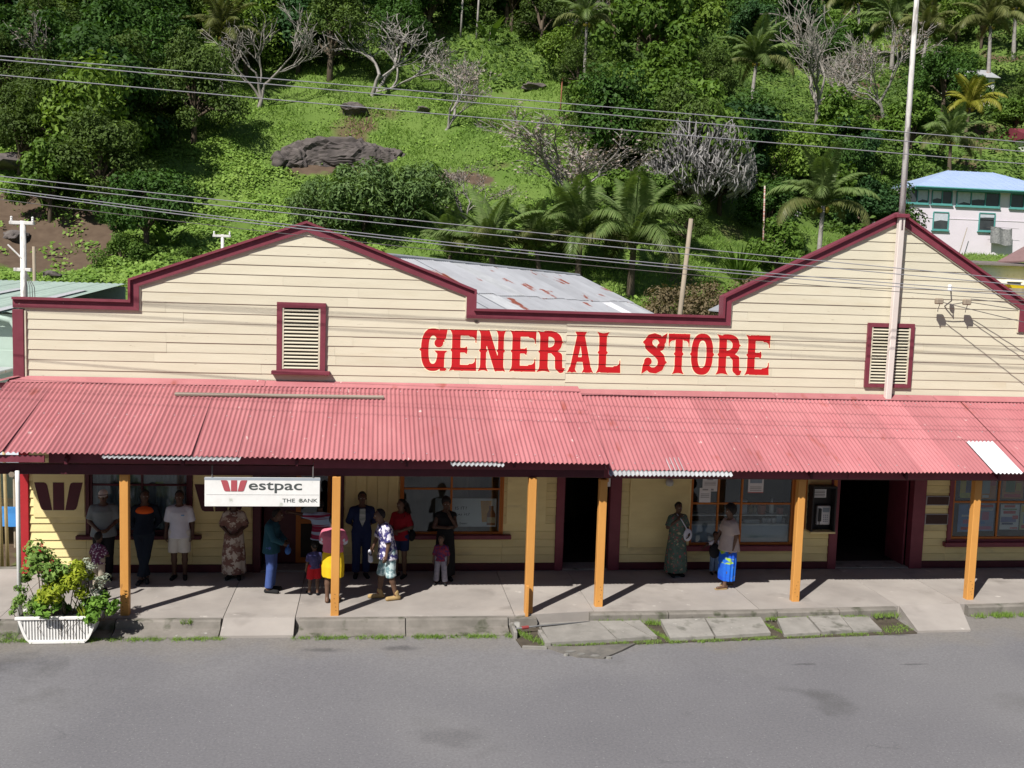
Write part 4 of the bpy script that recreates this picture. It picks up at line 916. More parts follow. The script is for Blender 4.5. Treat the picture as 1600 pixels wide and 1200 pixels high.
for z, k, x, y, s, wh in TREES:
    nm, lb, ct = KIND[k]
    plant(nm, rng.choice(TT[k]), x, y, s, lb + ', ' + wh if wh else lb + ' mostly beyond the picture edge behind ' + ['the upper left wood', 'the left brush', 'the top wood', 'the thicket', 'the right wood'][z], ct, lb + 's ' + ZONE[z])
# extra shrubs singled out by where they stand
for x, y, s, k, lb in [(-20.5, 41, .8, 'C', 'lone round shrub above the dark rock at the left edge'), (-23, 45, .9, 'C', 'yellow-green shrub under the bare tree at the left edge'), (-16.6, 37.2, .95, 'A', 'dark round bush at the foot of the wooded gully'),
                       (-15.0, 40.0, .9, 'A', 'dark leafy bush beside the gully below the left wood'), (-11.4, 28.4, .62, 'C', 'grey-green shrub standing over the bare earth bank'), (-10.5, 29.6, .75, 'A', 'dark shrub behind the grey-green shrub above the stepped parapet'),
                       (-15.8, 33.0, .62, 'B', 'large-leaved plant beside the bare earth bank'), (-8.6, 28.6, .45, 'C', 'small shrub just above the left end of the gable'),
                       (-.6, 33.9, 1.3, 'O', 'broad olive bush on the slope above the left gable'), (2.0, 34.2, 1.1, 'O', 'olive bush on the right side of the broad olive bush'), (-2.7, 34.6, .9, 'O', 'olive bush on the left side of the broad olive bush'),
                       (22.2, 34.6, .6, 'B', 'bright bush behind the leaning grey pole'), (23.0, 38.5, .7, 'A', 'dark bush under the grey twiggy tree'), (35.6, 48.2, .85, 'A', 'dark tree against the left end of the pale house'),
                       (33.0, 46.4, .85, 'A', 'dark tree between the big palm and the flagpole'), (29.5, 47, .9, 'B', 'leafy tree behind the big palm by the right gable'), (52.5, 51, .6, 'B', 'small leafy tree at the right end of the pale house'),
                       (1.8, 59.4, 0.9, 'A', 'dark tree right behind the pale bare tree at the knoll top'), (3.9, 64.3, 1.0, 'A', 'dark tree above the slender bare tree on the knoll'), (5.8, 66.2, 1.0, 'B', 'bright tree left of the clearing posts'), (7.7, 70.1, 1.05, 'A', 'dark tree directly above the clearing posts'), (10.7, 65.2, 1.0, 'A', 'dark tree right of the clearing posts'), (12.8, 62.6, 0.9, 'A', 'dark tree at the upper right corner of the clearing'), (13.6, 56.5, 0.75, 'B', 'bright leafy tree at the right side of the clearing'), (9.5, 69.2, 1.1, 'B', 'bright tree above the short white clearing post'), (14.0, 52.0, 0.7, 'A', 'dark bushy tree right of the short rusty rod'), (0.4, 65.6, 1.0, 'A', 'dark tree above the pale bare tree at the knoll top'), (17.2, 47.5, .85, 'B', 'bright leafy tree at the left of the thicket above the wide bare tree'), (14.6, 43.0, .8, 'B', 'bright leafy tree between the wide bare tree and the dome of twigs'), (21.0, 55.0, 1.0, 'B', 'bright leafy tree above the dome of grey twigs'), (24.5, 56.0, 1.0, 'A', 'dark leafy tree right above the dome of grey twigs'), (28.8, 52.6, .95, 'B', 'bright leafy tree right of the dome of grey twigs'), (27.0, 46.5, .8, 'B', 'bright leafy tree between the dome of twigs and the big palm'), (32.5, 54.0, 1.0, 'A', 'dark leafy tree above the big palm by the gable'), (38.0, 60.5, 1.0, 'A', 'dark leafy tree left of the flagpole above the pale house'), (13.4, 36.5, .7, 'C', 'shrub at the foot of the pink-leaved bare tree'), (9.5, 33.5, .6, 'C', 'shrub just above the young palms'),
                       (12.6, 33.0, .6, 'B', 'bright shrub behind the tallest young palm'), (16.4, 32.6, .55, 'A', 'dark bush between the young palms and the grey twiggy tree'), (42.5, 47.2, .5, 'C', 'low hedge shrub below the pale house'), (45.5, 47.0, .55, 'C', 'leafy hedge shrub below the right part of the pale house'), (40, 46.6, .45, 'C', 'small hedge shrub below the left part of the pale house')]:
    if k == 'O' and 'O' not in TT: TT['O'] = [tree_template(6500, .26, m_leafO, rx=1.9, rz=1.25, zc=1.25, lobes=20, lr=.8, asp=.28, trunk=.07)]
    is_tree = 'tree' in lb.split()[:3]
    plant('broadleaf_tree' if is_tree else 'green_shrub', rng.choice(TT[k]), x, y, s, lb, 'tree' if is_tree else 'shrub')

TT['H'] = [tree_template(4200, .16, LM('dry_hedge_leaf', (.10, .085, .045), (.20, .15, .09), objvar=0), rx=1.7, rz=.9, zc=.9, lobes=20, lr=.6, trunk=.06)]
for x, y, lb in ((13.2, 23.6, 'left end of the brown dry hedge right of the iron roof'), (15.6, 23.9, 'middle of the brown dry hedge behind the leaning pole'), (18.0, 24.2, 'right end of the brown dry hedge beside the right gable')):
    plant('dry_hedge', TT['H'][0], x, y, 1.0, lb, 'hedge')
# coconut palms: trunk, crownshaft, every frond its own leaf
def frond_mesh(mat, L=3.3, droop=1.0, n=34, width=.75, wob=0):
    s = np.linspace(0, 1, n); ang = R(62) - (R(62) + R(48) * droop) * s ** 1.35
    ds = L / (n - 1); x = np.concatenate([[0], np.cumsum(np.cos(ang[:-1]) * ds)]); z = np.concatenate([[0], np.cumsum(np.sin(ang[:-1]) * ds)])
    V = []; 
    for i in range(3, n):
        for sd in (-1, 1):
            for rep in range(2):
                f = (i + rep * .5) / n
                ln = width * math.sin(math.pi * min(1, .12 + .9 * f)) ** .6 * nr.uniform(.8, 1.1)
                p = np.array([x[i] - rep * ds * .5 * math.cos(ang[i]), 0, z[i] - rep * ds * .5 * math.sin(ang[i])]); t = np.array([math.cos(ang[i]), 0, math.sin(ang[i])])
                out_ = np.array([0, sd, 0]) * .80 + t * .55 + np.array([0, 0, -.10 - .25 * nr.random() * droop])
                out_ /= np.linalg.norm(out_); mid = p + out_ * ln * .5; tip = p + out_ * ln + np.array([0, 0, -.28 * ln * (.6 + droop * .6)])
                w = t * .036
                V += [p - w, mid - w * 1.1, tip, mid + w * 1.1]
    me_v = np.array(V).reshape(-1, 3)
    rach = MB().tube([(x[i], 0, z[i]) for i in range(0, n, 3)], list(np.linspace(.035, .008, len(range(0, n, 3)))), 4, False)
    k = len(me_v) // 4; nv = len(me_v)
    VV = [tuple(v) for v in me_v] + rach.V
    FF = [tuple(range(4 * i, 4 * i + 4)) for i in range(k)] + [tuple(j + nv for j in f) for f in rach.F]
    return as_mesh('frond', VV, FF, mat, False)
FR = {k: [frond_mesh(m, droop=d) for d in (.15, .55, 1.0, 1.45)] for k, m in (('g', m_palmg), ('o', m_palmo), ('y', m_palmy), ('d', LM('dead_frond', (.20, .14, .07), (.33, .24, .13))))}
PL = ['palm with drooping olive fronds in the dark left wood', 'palm in front of the dark wood at the top middle', 'full palm with yellow nuts left of the tangled bare trees', 'large palm rising behind the left slope of the right gable',
      'yellow-fronded palm above the pale house', 'green palm between the yellow palm and the pale house', 'tall slim palm near the top right corner', 'palm left of the flagpole near its top', 'palm right of the flagpole near its top', 'palm at the top edge above the tangled bare trees',
      'young palm behind the right end of the rusty iron roof', 'tallest young palm, right of the rusty iron roof', 'young palm showing over the ridge of the rusty iron roof', 'small young palm between two larger ones behind the iron roof', 'smallest young palm at the right side of the left gable', 'palm cut by the right edge at the top right corner', 'palm at the top edge right of the full palm', 'palm at the top edge above the pale bare tree']
m_nut = flat('coconut_husk', (.38, .30, .05))
for (x, y, th, s, k), lb in zip(PALMS, PL):
    s *= 1.3 if th < 2.5 else 1.12
    z = float(terrain(x, y)) - .3
    e = empty('coconut_palm', (x, y, z), 0, 'coconut ' + lb, 'palm')
    ln = rng.uniform(-.35, .35); th2 = th + .3
    tp = [(ln * (q ** 1.6), .12 * math.sin(q * 3), th2 * q) for q in np.linspace(0, 1, 7)]
    MB().tube(tp, list(np.linspace(.17, .10, 7) * max(.7, s)), 8).build('trunk', m_barkpale if th > 3 else m_barkd, e, smooth=True)
    n = 20 if th > 1.5 else 17
    for i in range(n):
        lv = min(3, int(i / n * 4)); el = R(38) - R(70) * (i / n) if th > 1.5 else R(35) - R(40) * (i / n)
        q = rng.uniform(.72, 1.12) * s
        link('frond', FR['o' if (k == 'g' and i > n - 5) else ('d' if th > 2.9 and i == n - 1 else k)][lv if th > 1.5 else min(lv, 2)], e, tp[-1], (0, -el + rng.uniform(-.22, .22), i * 2.399 + rng.uniform(-.35, .35)), (q, q, q))
    if th > 2.9:
        for i in range(7):
            a = i * .9 + rng.random(); nu = MB().lathe([(.01, -.12), (.07, -.08), (.09, 0), (.06, .08), (.01, .11)], n=8)
            nu.build('coconut', m_nut, e, (tp[-1][0] + .22 * math.cos(a) * s, .22 * math.sin(a) * s, tp[-1][2] - .12 - .1 * rng.random()), smooth=True)

# bare trees
def bare_tree(seed, twig_mat, leafy, depth=6, up=.25, nleaf=900):
    r_ = random.Random(seed); limbs = MB(); twigs = MB(); tips = []
    def grow(p, d, ln, rad, lv):
        pts = [p]; q = p.copy(); dd = d.copy(); k = 4 if lv < 2 else 3
        for _ in range(k):
            dd = (dd + Vector((r_.gauss(0, .16), r_.gauss(0, .16), r_.gauss(.02, .12)))).normalized(); q = q + dd * (ln / k); pts.append(q.copy())
        (limbs if lv < 3 else twigs).tube(pts, [max(.0095, q_) for q_ in np.linspace(rad, rad * .62, k + 1)], 6 if lv < 2 else (4 if lv < 4 else 3), False)
        if lv >= 3: tips.append((q.copy(), dd.copy()))
        if lv >= depth: return
        nb = r_.choice((3, 4)) if lv == 0 else (r_.choice((2, 3)) if lv < 4 else r_.choice((2, 3, 3)))
        for b in range(nb):
            a = Vector((r_.gauss(0, 1), r_.gauss(0, 1), r_.gauss(0, 1))); a = (a - dd * a.dot(dd)).normalized()
            sp = r_.uniform(.30, .75); nd = (dd * math.cos(sp) + a * math.sin(sp) + Vector((0, 0, up * .5))).normalized()
            st = pts[-1] if b == 0 else pts[r_.choice((2, 3)) if k > 3 else r_.choice((1, 2, 3))]
            grow(st.copy(), nd, ln * r_.uniform(.70, .92), rad * r_.uniform(.55, .74), lv + 1)
    grow(Vector((0, 0, -.3)), Vector((r_.gauss(0, .12), r_.gauss(0, .1), 1)).normalized(), 1.25, .095, 0)
    co = np.array(limbs.V + twigs.V); zmax = co[:, 2].max(); w = np.percentile(np.abs(co[:, :2] - co[:, :2].mean(0)), 97) * 2
    lm = None
    if leafy and tips:
        P = []
        for t, d in tips:
            for _ in range(2): P.append(np.array(t) - np.array(d) * r_.uniform(0, .3) + nr.normal(size=3) * .07)
        P = np.array(P)[:nleaf * 3]; Nn = rand_unit(len(P)); lm = quads_mesh('dry_leaves', leaf_quads(P, Nn, .115, .5), m_leafP)
    return limbs.mesh('trunk', twig_mat, True), twigs.mesh('crown', twig_mat), lm, zmax, w
BT = [bare_tree(3, m_barkpale, False), bare_tree(8, m_barkpale, True), bare_tree(21, m_bark, False)]
BTL = [bare_tree(14, m_barkpale, True), bare_tree(8, m_barkpale, True), bare_tree(33, m_barkpale, True)]
BL = ['pale bare tree standing at the top of the green knoll', 'slender bare tree with pinkish dry leaves on the knoll', 'grey bare tree in front of the dark left wood', 'bare tree with dry leaves near the left edge', 'wide bare tree with pinkish dry leaves left of the thicket',
      'low crooked bare tree above the iron roof ridge', 'largest grey tangled bare tree left of the flagpole', 'bare tree whose branches reach the flagpole', 'small bare tree under the palm at the top middle', 'grey bare tree in the middle of the tangled bare trees']
for (x, y, h, w, v, lf), lb in zip(BARE, BL):
    t, c, l, zm, ww = (BTL if lf else BT)[v]
    z = float(terrain(x, y)) - .1
    e = empty('bare_tree', (x, y, z), rng.uniform(0, 6.28), lb, 'tree'); e.scale = (w / ww, w / ww, h / zm)
    link('trunk', t, e); link('crown', c, e)
    if l: link('dry_foliage', l, e)
# grey dome of upright stubby twigs
def twig_dome():
    t = MB(); lm = MB(); lm.tube([(0, 0, -.3), (.05, 0, .9)], [.22, .18], 7)
    for k in range(15):
        a = k * 2.4; r0 = nr.uniform(.6, 1.9); tip = Vector((math.cos(a) * r0, math.sin(a) * r0, 2.2 - .25 * r0))
        lm.tube([(0, 0, .7), (math.cos(a) * r0 * .5, math.sin(a) * r0 * .5, 1.2), tip], [.12, .08, .045], 5, False)
    for k in range(2600):
        u = rand_unit(1)[0]; u[2] = abs(u[2]); 
        rr_ = 1 + .07 * math.sin(u[0] * 5 + 1) * math.sin(u[1] * 6) - .28 * nr.random() ** 2; c = np.array([u[0] * 2.7, u[1] * 2.7, 1.3]) * rr_ + np.array([0, 0, u[2] * 2.5 * rr_]); d = u * .5 + np.array([0, 0, .75]) + nr.normal(size=3) * .5; d /= np.linalg.norm(d)
        L_ = nr.uniform(.25, .5); q = c - d * L_
        t.tube([q - u * .25, q + d * L_ * .5 + nr.normal(size=3) * .04, c], [.030, .028, .022], 3, False)
    return lm, t
lm, tw = twig_dome()
e = empty('twiggy_tree', (18.6, 38.4, float(terrain(18.6, 38.4)) - .1), .4, 'grey dome-shaped leafless tree packed with stubby twigs', 'tree'); e.scale = (1.32, 1.2, 1.6)
lm.build('trunk', m_bark, e, smooth=True); tw.build('crown', M('grey_twigs', (.34, .325, .32), (.19, .18, .18), 3, .9, .1, isl=True), e)
P, u, _ = crown_points(1500, 2.6, 1.9, 1.9, 16, .8); link('crown_leaves', quads_mesh('leaf_tufts', leaf_quads(P, u, .30, .4), m_leafB), e)

# upright strap-leaved clump, banana-like plants
def clump(n, L_, w, mat, spread=.6, bend=.5):
    V = []
    for i in range(n):
        a = nr.uniform(0, 6.28); sp = nr.uniform(.1, spread); d = np.array([math.cos(a) * sp, math.sin(a) * sp, 1.]); d /= np.linalg.norm(d)
        s_ = np.cross(d, [math.cos(a + 1.57), math.sin(a + 1.57), 0]); s_ = np.cross(d, s_); s_ /= np.linalg.norm(s_); l = L_ * nr.uniform(.6, 1.1)
        b = np.array([math.cos(a), math.sin(a), 0]) * .12; o = np.array([math.cos(a), math.sin(a), -.5]) * bend * l * .35
        p0, p1, p2 = b, b + d * l * .55, b + d * l + o
        V += [p0 - s_ * w * .4, p1 - s_ * w, p1 + s_ * w, p0 + s_ * w * .4, p1 - s_ * w, p2 - s_ * w * .12, p2 + s_ * w * .12, p1 + s_ * w]
    return quads_mesh('leaves', np.array(V), mat)
cl1 = clump(70, 2.2, .06, m_leafB, .8, .5); cl2 = clump(11, 2.0, .20, m_leafC, .8, .9); cl3 = clump(60, 1.1, .03, m_leafO, .9, .6)
for nm, me, x, y, s, lb, ct in [('strap_leaved_plant', cl1, 18.9, 31.6, 1.1, 'bright clump of long upright strap leaves left of the right gable', 'plant'), ('banana_plant', cl2, -16.4, 34.4, 1.0, 'banana plant nearest the left edge above the bare earth', 'plant'),
                            ('banana_plant', cl2, -14.9, 34.6, .9, 'banana plant on the right of the row above the bare earth', 'plant'), ('banana_plant', cl2, -15.6, 35.2, 1.0, 'banana plant in the middle of the row above the bare earth', 'plant'),
                            ('banana_plant', cl2, -9.8, 30.2, .9, 'banana plant beside the shrubs above the stepped parapet', 'plant'), ('banana_plant', cl2, 8.6, 62.6, 1.2, 'banana plant in the clearing at the top middle', 'plant'),
                            ('tall_grass_clump', cl3, .3, 38.6, 1.4, 'tall reedy grass clump right below the large rock outcrop', 'grass'), ('tall_grass_clump', cl3, -1.4, 38.9, 1.3, 'tall reedy grass clump left below the large rock outcrop', 'grass'), ('tall_grass_clump', cl3, 1.9, 38.0, 1.2, 'reedy grass clump on the right shoulder of the olive bush', 'grass')]:
    e = empty(nm, (x, y, float(terrain(x, y)) - .1), rng.uniform(0, 6), lb, ct); e.scale = (s, s, s); link('leaf_clump', me, e)
    MB().tube([(0, 0, -.1), (0, 0, .3)], [.12, .07], 6).build('stem', m_barkd, e)

# rocks
def rock_mesh(seed, fx, fy, fz, name='rock', mat=m_rock, sub=4):
    bm = bmesh.new(); bmesh.ops.create_icosphere(bm, subdivisions=sub, radius=1); q = np.random.default_rng(seed)
    pl = q.normal(size=(16, 3)); pl /= np.linalg.norm(pl, axis=1, keepdims=True); off = q.uniform(.5, .9, 16); ph = q.uniform(0, 6, 6)
    for v in bm.verts:
        c = np.array(v.co)
        for n_, o in zip(pl, off):
            d = c @ n_ - o
            if d > 0: c = c - n_ * d
        n1 = abs(math.sin(c[0] * 4.1 + ph[0]) * math.sin(c[1] * 3.7 + ph[1]) + .6 * math.sin(c[2] * 5.3 + c[0] * 2 + ph[2])); n2 = math.sin(c[0] * 11 + ph[3]) * math.sin(c[1] * 13 + ph[4]) * math.sin(c[2] * 12 + ph[5])
        c = c * (1.05 - .22 * n1 + .07 * n2)
        v.co = (c[0] * fx, c[1] * fy, c[2] * fz)
    me = bpy.data.meshes.new(name); bm.to_mesh(me); bm.free(); me.materials.append(mat); return me
oc = empty('rock_outcrop', (-2.4, 44.0, float(terrain(-2.4, 44.0))), 0, 'dark broken rock outcrop in the grass of the knoll', 'rock')
def cracked_face(seed, fx, fy, fz):
    """broad weathered rock face split by joints"""
    bm = bmesh.new(); bmesh.ops.create_icosphere(bm, subdivisions=5, radius=1); q = np.random.default_rng(seed)
    seeds = q.uniform(-1, 1, (26, 3)) * np.array([fx, fy * 1.2, fz]); lift = q.uniform(-.16, .16, 26)
    co = np.array([v.co[:] for v in bm.verts]); sgn = np.sign(co) * np.abs(co) ** .75; P = sgn * np.array([fx, fy, fz])
    d = np.linalg.norm(P[:, None, :] - seeds[None], axis=2); o = np.sort(d, 1); cell = d.argmin(1)
    gap = np.clip((o[:, 1] - o[:, 0]) / .12, 0, 1)
    n = co / np.linalg.norm(co, axis=1, keepdims=True)
    fine = .05 * np.sin(P[:, 0] * 7 + P[:, 2] * 5) * np.sin(P[:, 2] * 9 + 1) + .03 * np.sin(P[:, 0] * 17 + P[:, 1] * 13)
    P = P + n * (lift[cell] * gap - .14 * (1 - gap) + fine)[:, None]
    for v, c in zip(bm.verts, P): v.co = c
    me = bpy.data.meshes.new('rock_face'); bm.to_mesh(me); bm.free(); me.materials.append(m_rock); return me
link('rock_face', cracked_face(5, 3.2, 1.1, 1.15), oc, (.0, .0, -.05), (R(-14), R(-3), R(3)))
link('rock_face', cracked_face(9, 1.6, .9, .75), oc, (2.8, .3, .1), (R(-10), R(6), R(-8)))
link('rock_face', cracked_face(13, 1.3, .9, .8), oc, (-2.6, -.5, -.35), (R(-10), R(-8), R(12)))
for k, (x, y, s, fz, lb, mt) in enumerate([(-1.6, 49.0, 1.3, .5, 'small flat rock showing in the grass above the outcrop', m_rock), (-19.4, 38.6, 1.9, .35, 'low dark rock ledge at the left edge of the slope', m_rock), (-17.2, 38.0, 1.2, .5, 'dark rock at the right end of the low rock ledge', m_rock), (-13.9, 26.9, .8, .5, 'dark boulder just above the pale green roof', m_rock),
                                        (-16.9, 31.6, .9, .5, 'dark rock behind the tee-shaped pole at the left edge', m_rock), (26.2, 43.2, .9, .7, 'pale grey boulder in the clearing left of the big palm', m_rockg), (24.6, 43.6, .7, .6, 'smaller grey boulder beside the pale grey boulder', m_rockg), (11.2, 55.5, 1.2, .4, 'dark rock at the right end of the upper clearing', m_rock), (3.0, 49.5, .7, .5, 'small dark stone near the slender bare tree', m_rock)]):
    tag(link('rock', rock_mesh(40 + k, s, s * .8, s * fz, mat=mt), None, (x, y, float(terrain(x, y)) + .05), (0, 0, k)), lb, 'rock')

# ground cover: vines, grass and low leaves over the open slopes
def lump(X, Y): return .22 * np.sin(X * 1.3 + 2 * np.sin(Y * .9)) * np.sin(Y * 1.5 + X * .4) + .16 * np.sin(X * 2.9 + 1) * np.sin(Y * 2.6 + X)
def scatter(n, x0, x1, y0, y1, keep=1.0):
    X = nr.uniform(x0, x1, n); Y = nr.uniform(y0, y1, n); k = ~in_dirt(X, Y) | (nr.random(n) < np.clip(1.6 * lump(X * .8 + 3, Y * .8), 0, .5)); return X[k], Y[k]
X, Y = scatter(170000, -24, 16, 24.5, 52); g = nr.random(len(X)) < np.clip(.03 + .5 * lump(X * .35, Y * .35) + .85 * ((X < -2 + .25 * (42 - Y)) & (Y < 43 - .15 * X)), .03, 1); X, Y = X[g], Y[g]
P = np.stack([X, Y, terrain(X, Y) + np.clip(lump(X, Y), -.05, 1) + nr.uniform(0, .22, len(X))], 1)
Nn = np.array([0, -.45, .8]) + .55 * rand_unit(len(P)); Nn /= np.linalg.norm(Nn, axis=1, keepdims=True)
tag(link('vine_ground_cover', quads_mesh('vine_ground_cover', leaf_quads(P, Nn, .19, .75), m_leafV)), 'bright creeping vines covering the open knoll', 'vines', kind='stuff')
X, Y = scatter(150000, -26, 20, 24, 66); X2, Y2 = scatter(40000, 14, 60, 28, 62); X = np.concatenate([X, X2]); Y = np.concatenate([Y, Y2])
z = terrain(X, Y); h = nr.uniform(.08, .22, len(X)) * (1 + 1.0 * np.clip(lump(X * .9, Y * .9) * 3, 0, 1)); a = nr.uniform(0, 6.28, len(X)); w = .035
b = np.stack([X, Y, z - .02], 1); sd = np.stack([np.cos(a) * w, np.sin(a) * w, 0 * a], 1); tp = b + np.stack([nr.normal(size=len(X)) * .12, nr.normal(size=len(X)) * .12 - .04, h], 1)
tag(link('grass', quads_mesh('grass', np.stack([b - sd, b + sd, tp], 1).reshape(-1, 3), m_grass, n=3)), 'short green grass on the hillside', 'grass', kind='stuff')
X = nr.uniform(-48, 95, 200000); Y = 44 + 92 * nr.random(200000) ** 1.25; k = ~(((X > -12) & (X < 13) & (Y < 56 + .0 * X)) | in_dirt(X, Y) | ((X > 36) & (X < 54) & (Y < 62)) | (np.abs(X) * 1.15 > Y + 32)); X, Y = X[k], Y[k]
P = np.stack([X, Y, terrain(X, Y) + np.clip(.7 + 3.4 * lump(X * .6, Y * .6), .05, 2.6) * nr.random(len(X)) ** .55], 1)
Nn = np.array([0, -.4, .7]) + .7 * rand_unit(len(P)); Nn /= np.linalg.norm(Nn, axis=1, keepdims=True)
tag(link('undergrowth', quads_mesh('undergrowth', leaf_quads(P, Nn, .36, .6), LM('undergrowth_leaf', (.030, .065, .013), (.095, .160, .030), objvar=0, sc=.25))), 'tangled green undergrowth beneath the hillside wood', 'undergrowth', kind='stuff')

# ------------------------------------------------------------------ buildings and poles behind the store
shed = empty('iron_roofed_shed', (.97, 6.0, 0), math.atan2(8.0, 5.95), 'low shed with a rust-streaked grey corrugated roof behind the store', 'shed')
for i in range(-5, 13):
    x = i * .79
    if x > 9.9: break
    sag = -.025 * max(0, x)
    for (ya, za, yb, zb, nm) in ((0, 6.50, -2.05, 5.64, 0), (-1.95, 5.665, -4.4, 4.63, 1)):
        w = min(.84, 9.97 - x); e = rng.uniform(-.05, .05) if nm else rng.uniform(-.04, .1)
        mt = m_galv if (i * 7 + nm * 3) % 11 == 3 else (m_white_sheet if (i, nm) == (9, 1) else m_rustroof)
        link('roof_sheet', corr_sheet(w, [(ya, za + sag), (yb + e, zb + e * .42 + sag)], 'roof_sheet', mt, .10, .014), shed, (x, 0, (1 - nm) * .004 + .0015 * (i % 2)))
    link('roof_sheet', corr_sheet(min(.84, 9.97 - x), [(3.5, 5.0 + sag), (0.02, 6.49 + sag)], 'roof_sheet', m_rustroof, .10, .014), shed, (x, 0, 0))
MB().tube([(-4, 0, 6.62), (0, 0, 6.525), (9.97, 0, 6.275)], .05, 6).build('ridge_cap', m_rustroof, shed)
sb = MB(); sb.box(-3.9, 9.8, -4.2, -4.1, 0, 4.4); sb.box(-3.9, 9.8, 3.3, 3.4, 0, 4.7); sb.box(-3.9, -3.8, -4.1, 3.3, 0, 4.5)
sb.add([(9.8, -4.1, 0), (9.8, 3.3, 0), (9.8, 3.3, 4.75), (9.8, 0, 6.2), (9.8, -4.1, 4.45), (9.7, -4.1, 0), (9.7, 3.3, 0), (9.7, 3.3, 4.75), (9.7, 0, 6.2), (9.7, -4.1, 4.45)], [(0, 1, 2, 3, 4), (9, 8, 7, 6, 5), (0, 5, 6, 1), (1, 6, 7, 2), (2, 7, 8, 3), (3, 8, 9, 4), (4, 9, 5, 0)])
sb.build('shed_wall', m_timber, shed)

m_green = M('pale_green_iron', (.42, .52, .46), (.36, .45, .40), 1.5, .5, .35, objvar=.04)
gs = empty('green_shed', (-15, 10, 0), 0, 'pale green iron shed beside the left end of the store', 'shed')
for i in range(18):
    link('roof_sheet', corr_sheet(.80, [(6.0, 5.50), (-5.2, 4.90)], 'roof_sheet', m_green, .20, .012), gs, (-7.4 + i * .78, 0, .001 * (i % 2)))
for i in range(5):
    link('skylight_strip', corr_sheet(.26, [(2.2, 5.30), (-5.3, 4.90)], 'skylight_strip', m_white_sheet, .13, .012), gs, (6.1 - i * 1.75, 0, .022))
for i in range(22): link('wall_sheet', B(0, .56, 0, .03, 0, 4.0, bev=.01).mesh('wall_sheet', m_green), gs, (-6.0 + i * .58, -5.0 + .008 * (i % 2), .0))
wl = MB(); wl.box(-7.4, 6.6, -4.95, -4.9, -.2, 4.85); wl.box(6.55, 6.6, -4.9, 6, -.2, 4.85); wl.box(-7.4, 6.6, 5.9, 6, -.2, 5.4); wl.build('shed_wall', m_green, gs)
MB().tube([(-7.4, -5.22, 4.80), (6.2, -5.22, 4.80), (6.55, -5.22, 4.72), (6.68, -5.2, 4.5), (6.68, -5.2, 3.7)], .07, 8).build('barge_trim', m_green, gs, smooth=True)
B(-7.4, 6.62, -6.2, -5.05, 3.52, 3.60, bev=.02).build('awning', m_galv, gs)

def tee_pole(x, y, zb, zt, r, arm, lb, extra=0):
    e = empty('utility_pole', (x, y, zb), 0, lb, 'pole')
    MB().tube([(0, 0, 0), (0.02, 0, zt - zb)], [r * 1.15, r * .85], 8).build('pole', m_pole_paint, e, smooth=True)
    B(-arm, arm, -.05, .05, zt - zb - .09, zt - zb - .01, bev=.01).build('crossarm', m_pole_paint, e)
    for s in (-.85, .85): MB().lathe([(.018, 0), (.03, .03), (.022, .06), (.03, .09), (.01, .11)], (s * arm, 0, zt - zb - .01), 8).build('insulator', m_white, e)
    if extra:
        B(-arm * .7, arm * .7, -.05, .05, zt - zb - 1.15, zt - zb - 1.07, bev=.01).build('crossarm', m_pole_paint, e)
        MB().tube([(-.30, -.05, zt - zb - .55), (.0, -.05, zt - zb - .85)], .02, 6).build('strut', m_pole_paint, e)
        for k in range(4): MB().tube([(.06, -.03, zt - zb - 1.1), (.16 + .05 * k, -.2, zt - zb - 1.5), (.13 + .06 * k, -.1, zt - zb - 2.2)], .009, 4).build('wire', m_wire_dk, e)
    return e
tee_pole(-7.98, 4.2, -.2, 7.02, .075, .27, 'white tee-shaped power pole with hanging wires at the left edge', 1)
tee_pole(-4.79, 13.0, -.2, 7.18, .06, .28, 'small white tee-shaped pole peeping over the left gable slope')
def post(name, p0, p1, r0, r1, mt, lb, cat='pole'):
    e = [b - a for a, b in zip(p0, p1)]
    return tag(MB().tube([(0, 0, 0), tuple(q * .5 for q in e), tuple(e)], [r0, (r0 + r1) / 2, r1], 8).build(name, mt, loc=p0, smooth=True), lb, cat)
post('leaning_pole', (10.15, 14.0, -.2), (10.76, 14.0, 8.33), .10, .075, m_timber, 'leaning grey timber pole right of the rusty iron roof')
post('short_post', (-12.62, 20.2, 2.0), (-12.65, 20.2, 6.73), .07, .06, m_timber, 'short grey post behind the pale green roof')
post('striped_rod', (21.87, 36.0, float(terrain(21.87, 36)) - .2), (21.73, 36.0, 11.8), .05, .045, M('rusty_rod', (.30, .12, .09), (.42, .36, .33), 6, .8, stretch=(.1, .1, 1.5), band=(.45, .55)), 'thin rusty rod standing before the dark bushes')
post('rusty_rod', (12.6, 51.6, float(terrain(12.6, 51.6)) - .2), (12.65, 51.6, float(terrain(12.6, 51.6)) + 2.2), .05, .04, M('rust_red', (.26, .10, .06)), 'short rusty rod in the upper clearing')
for k, (x, hh, lb) in enumerate([(6.4, 3.9, 'left pale thin post in the clearing at the top middle'), (7.65, 3.6, 'middle pale thin post in the clearing at the top middle'), (8.7, .9, 'right short white post in the clearing at the top middle')]):
    z = float(terrain(x, 63.0)); post('clearing_post', (x, 63.0, z - .2), (x + .12, 63.0, z + hh), .09, .07, m_barkpale, lb)

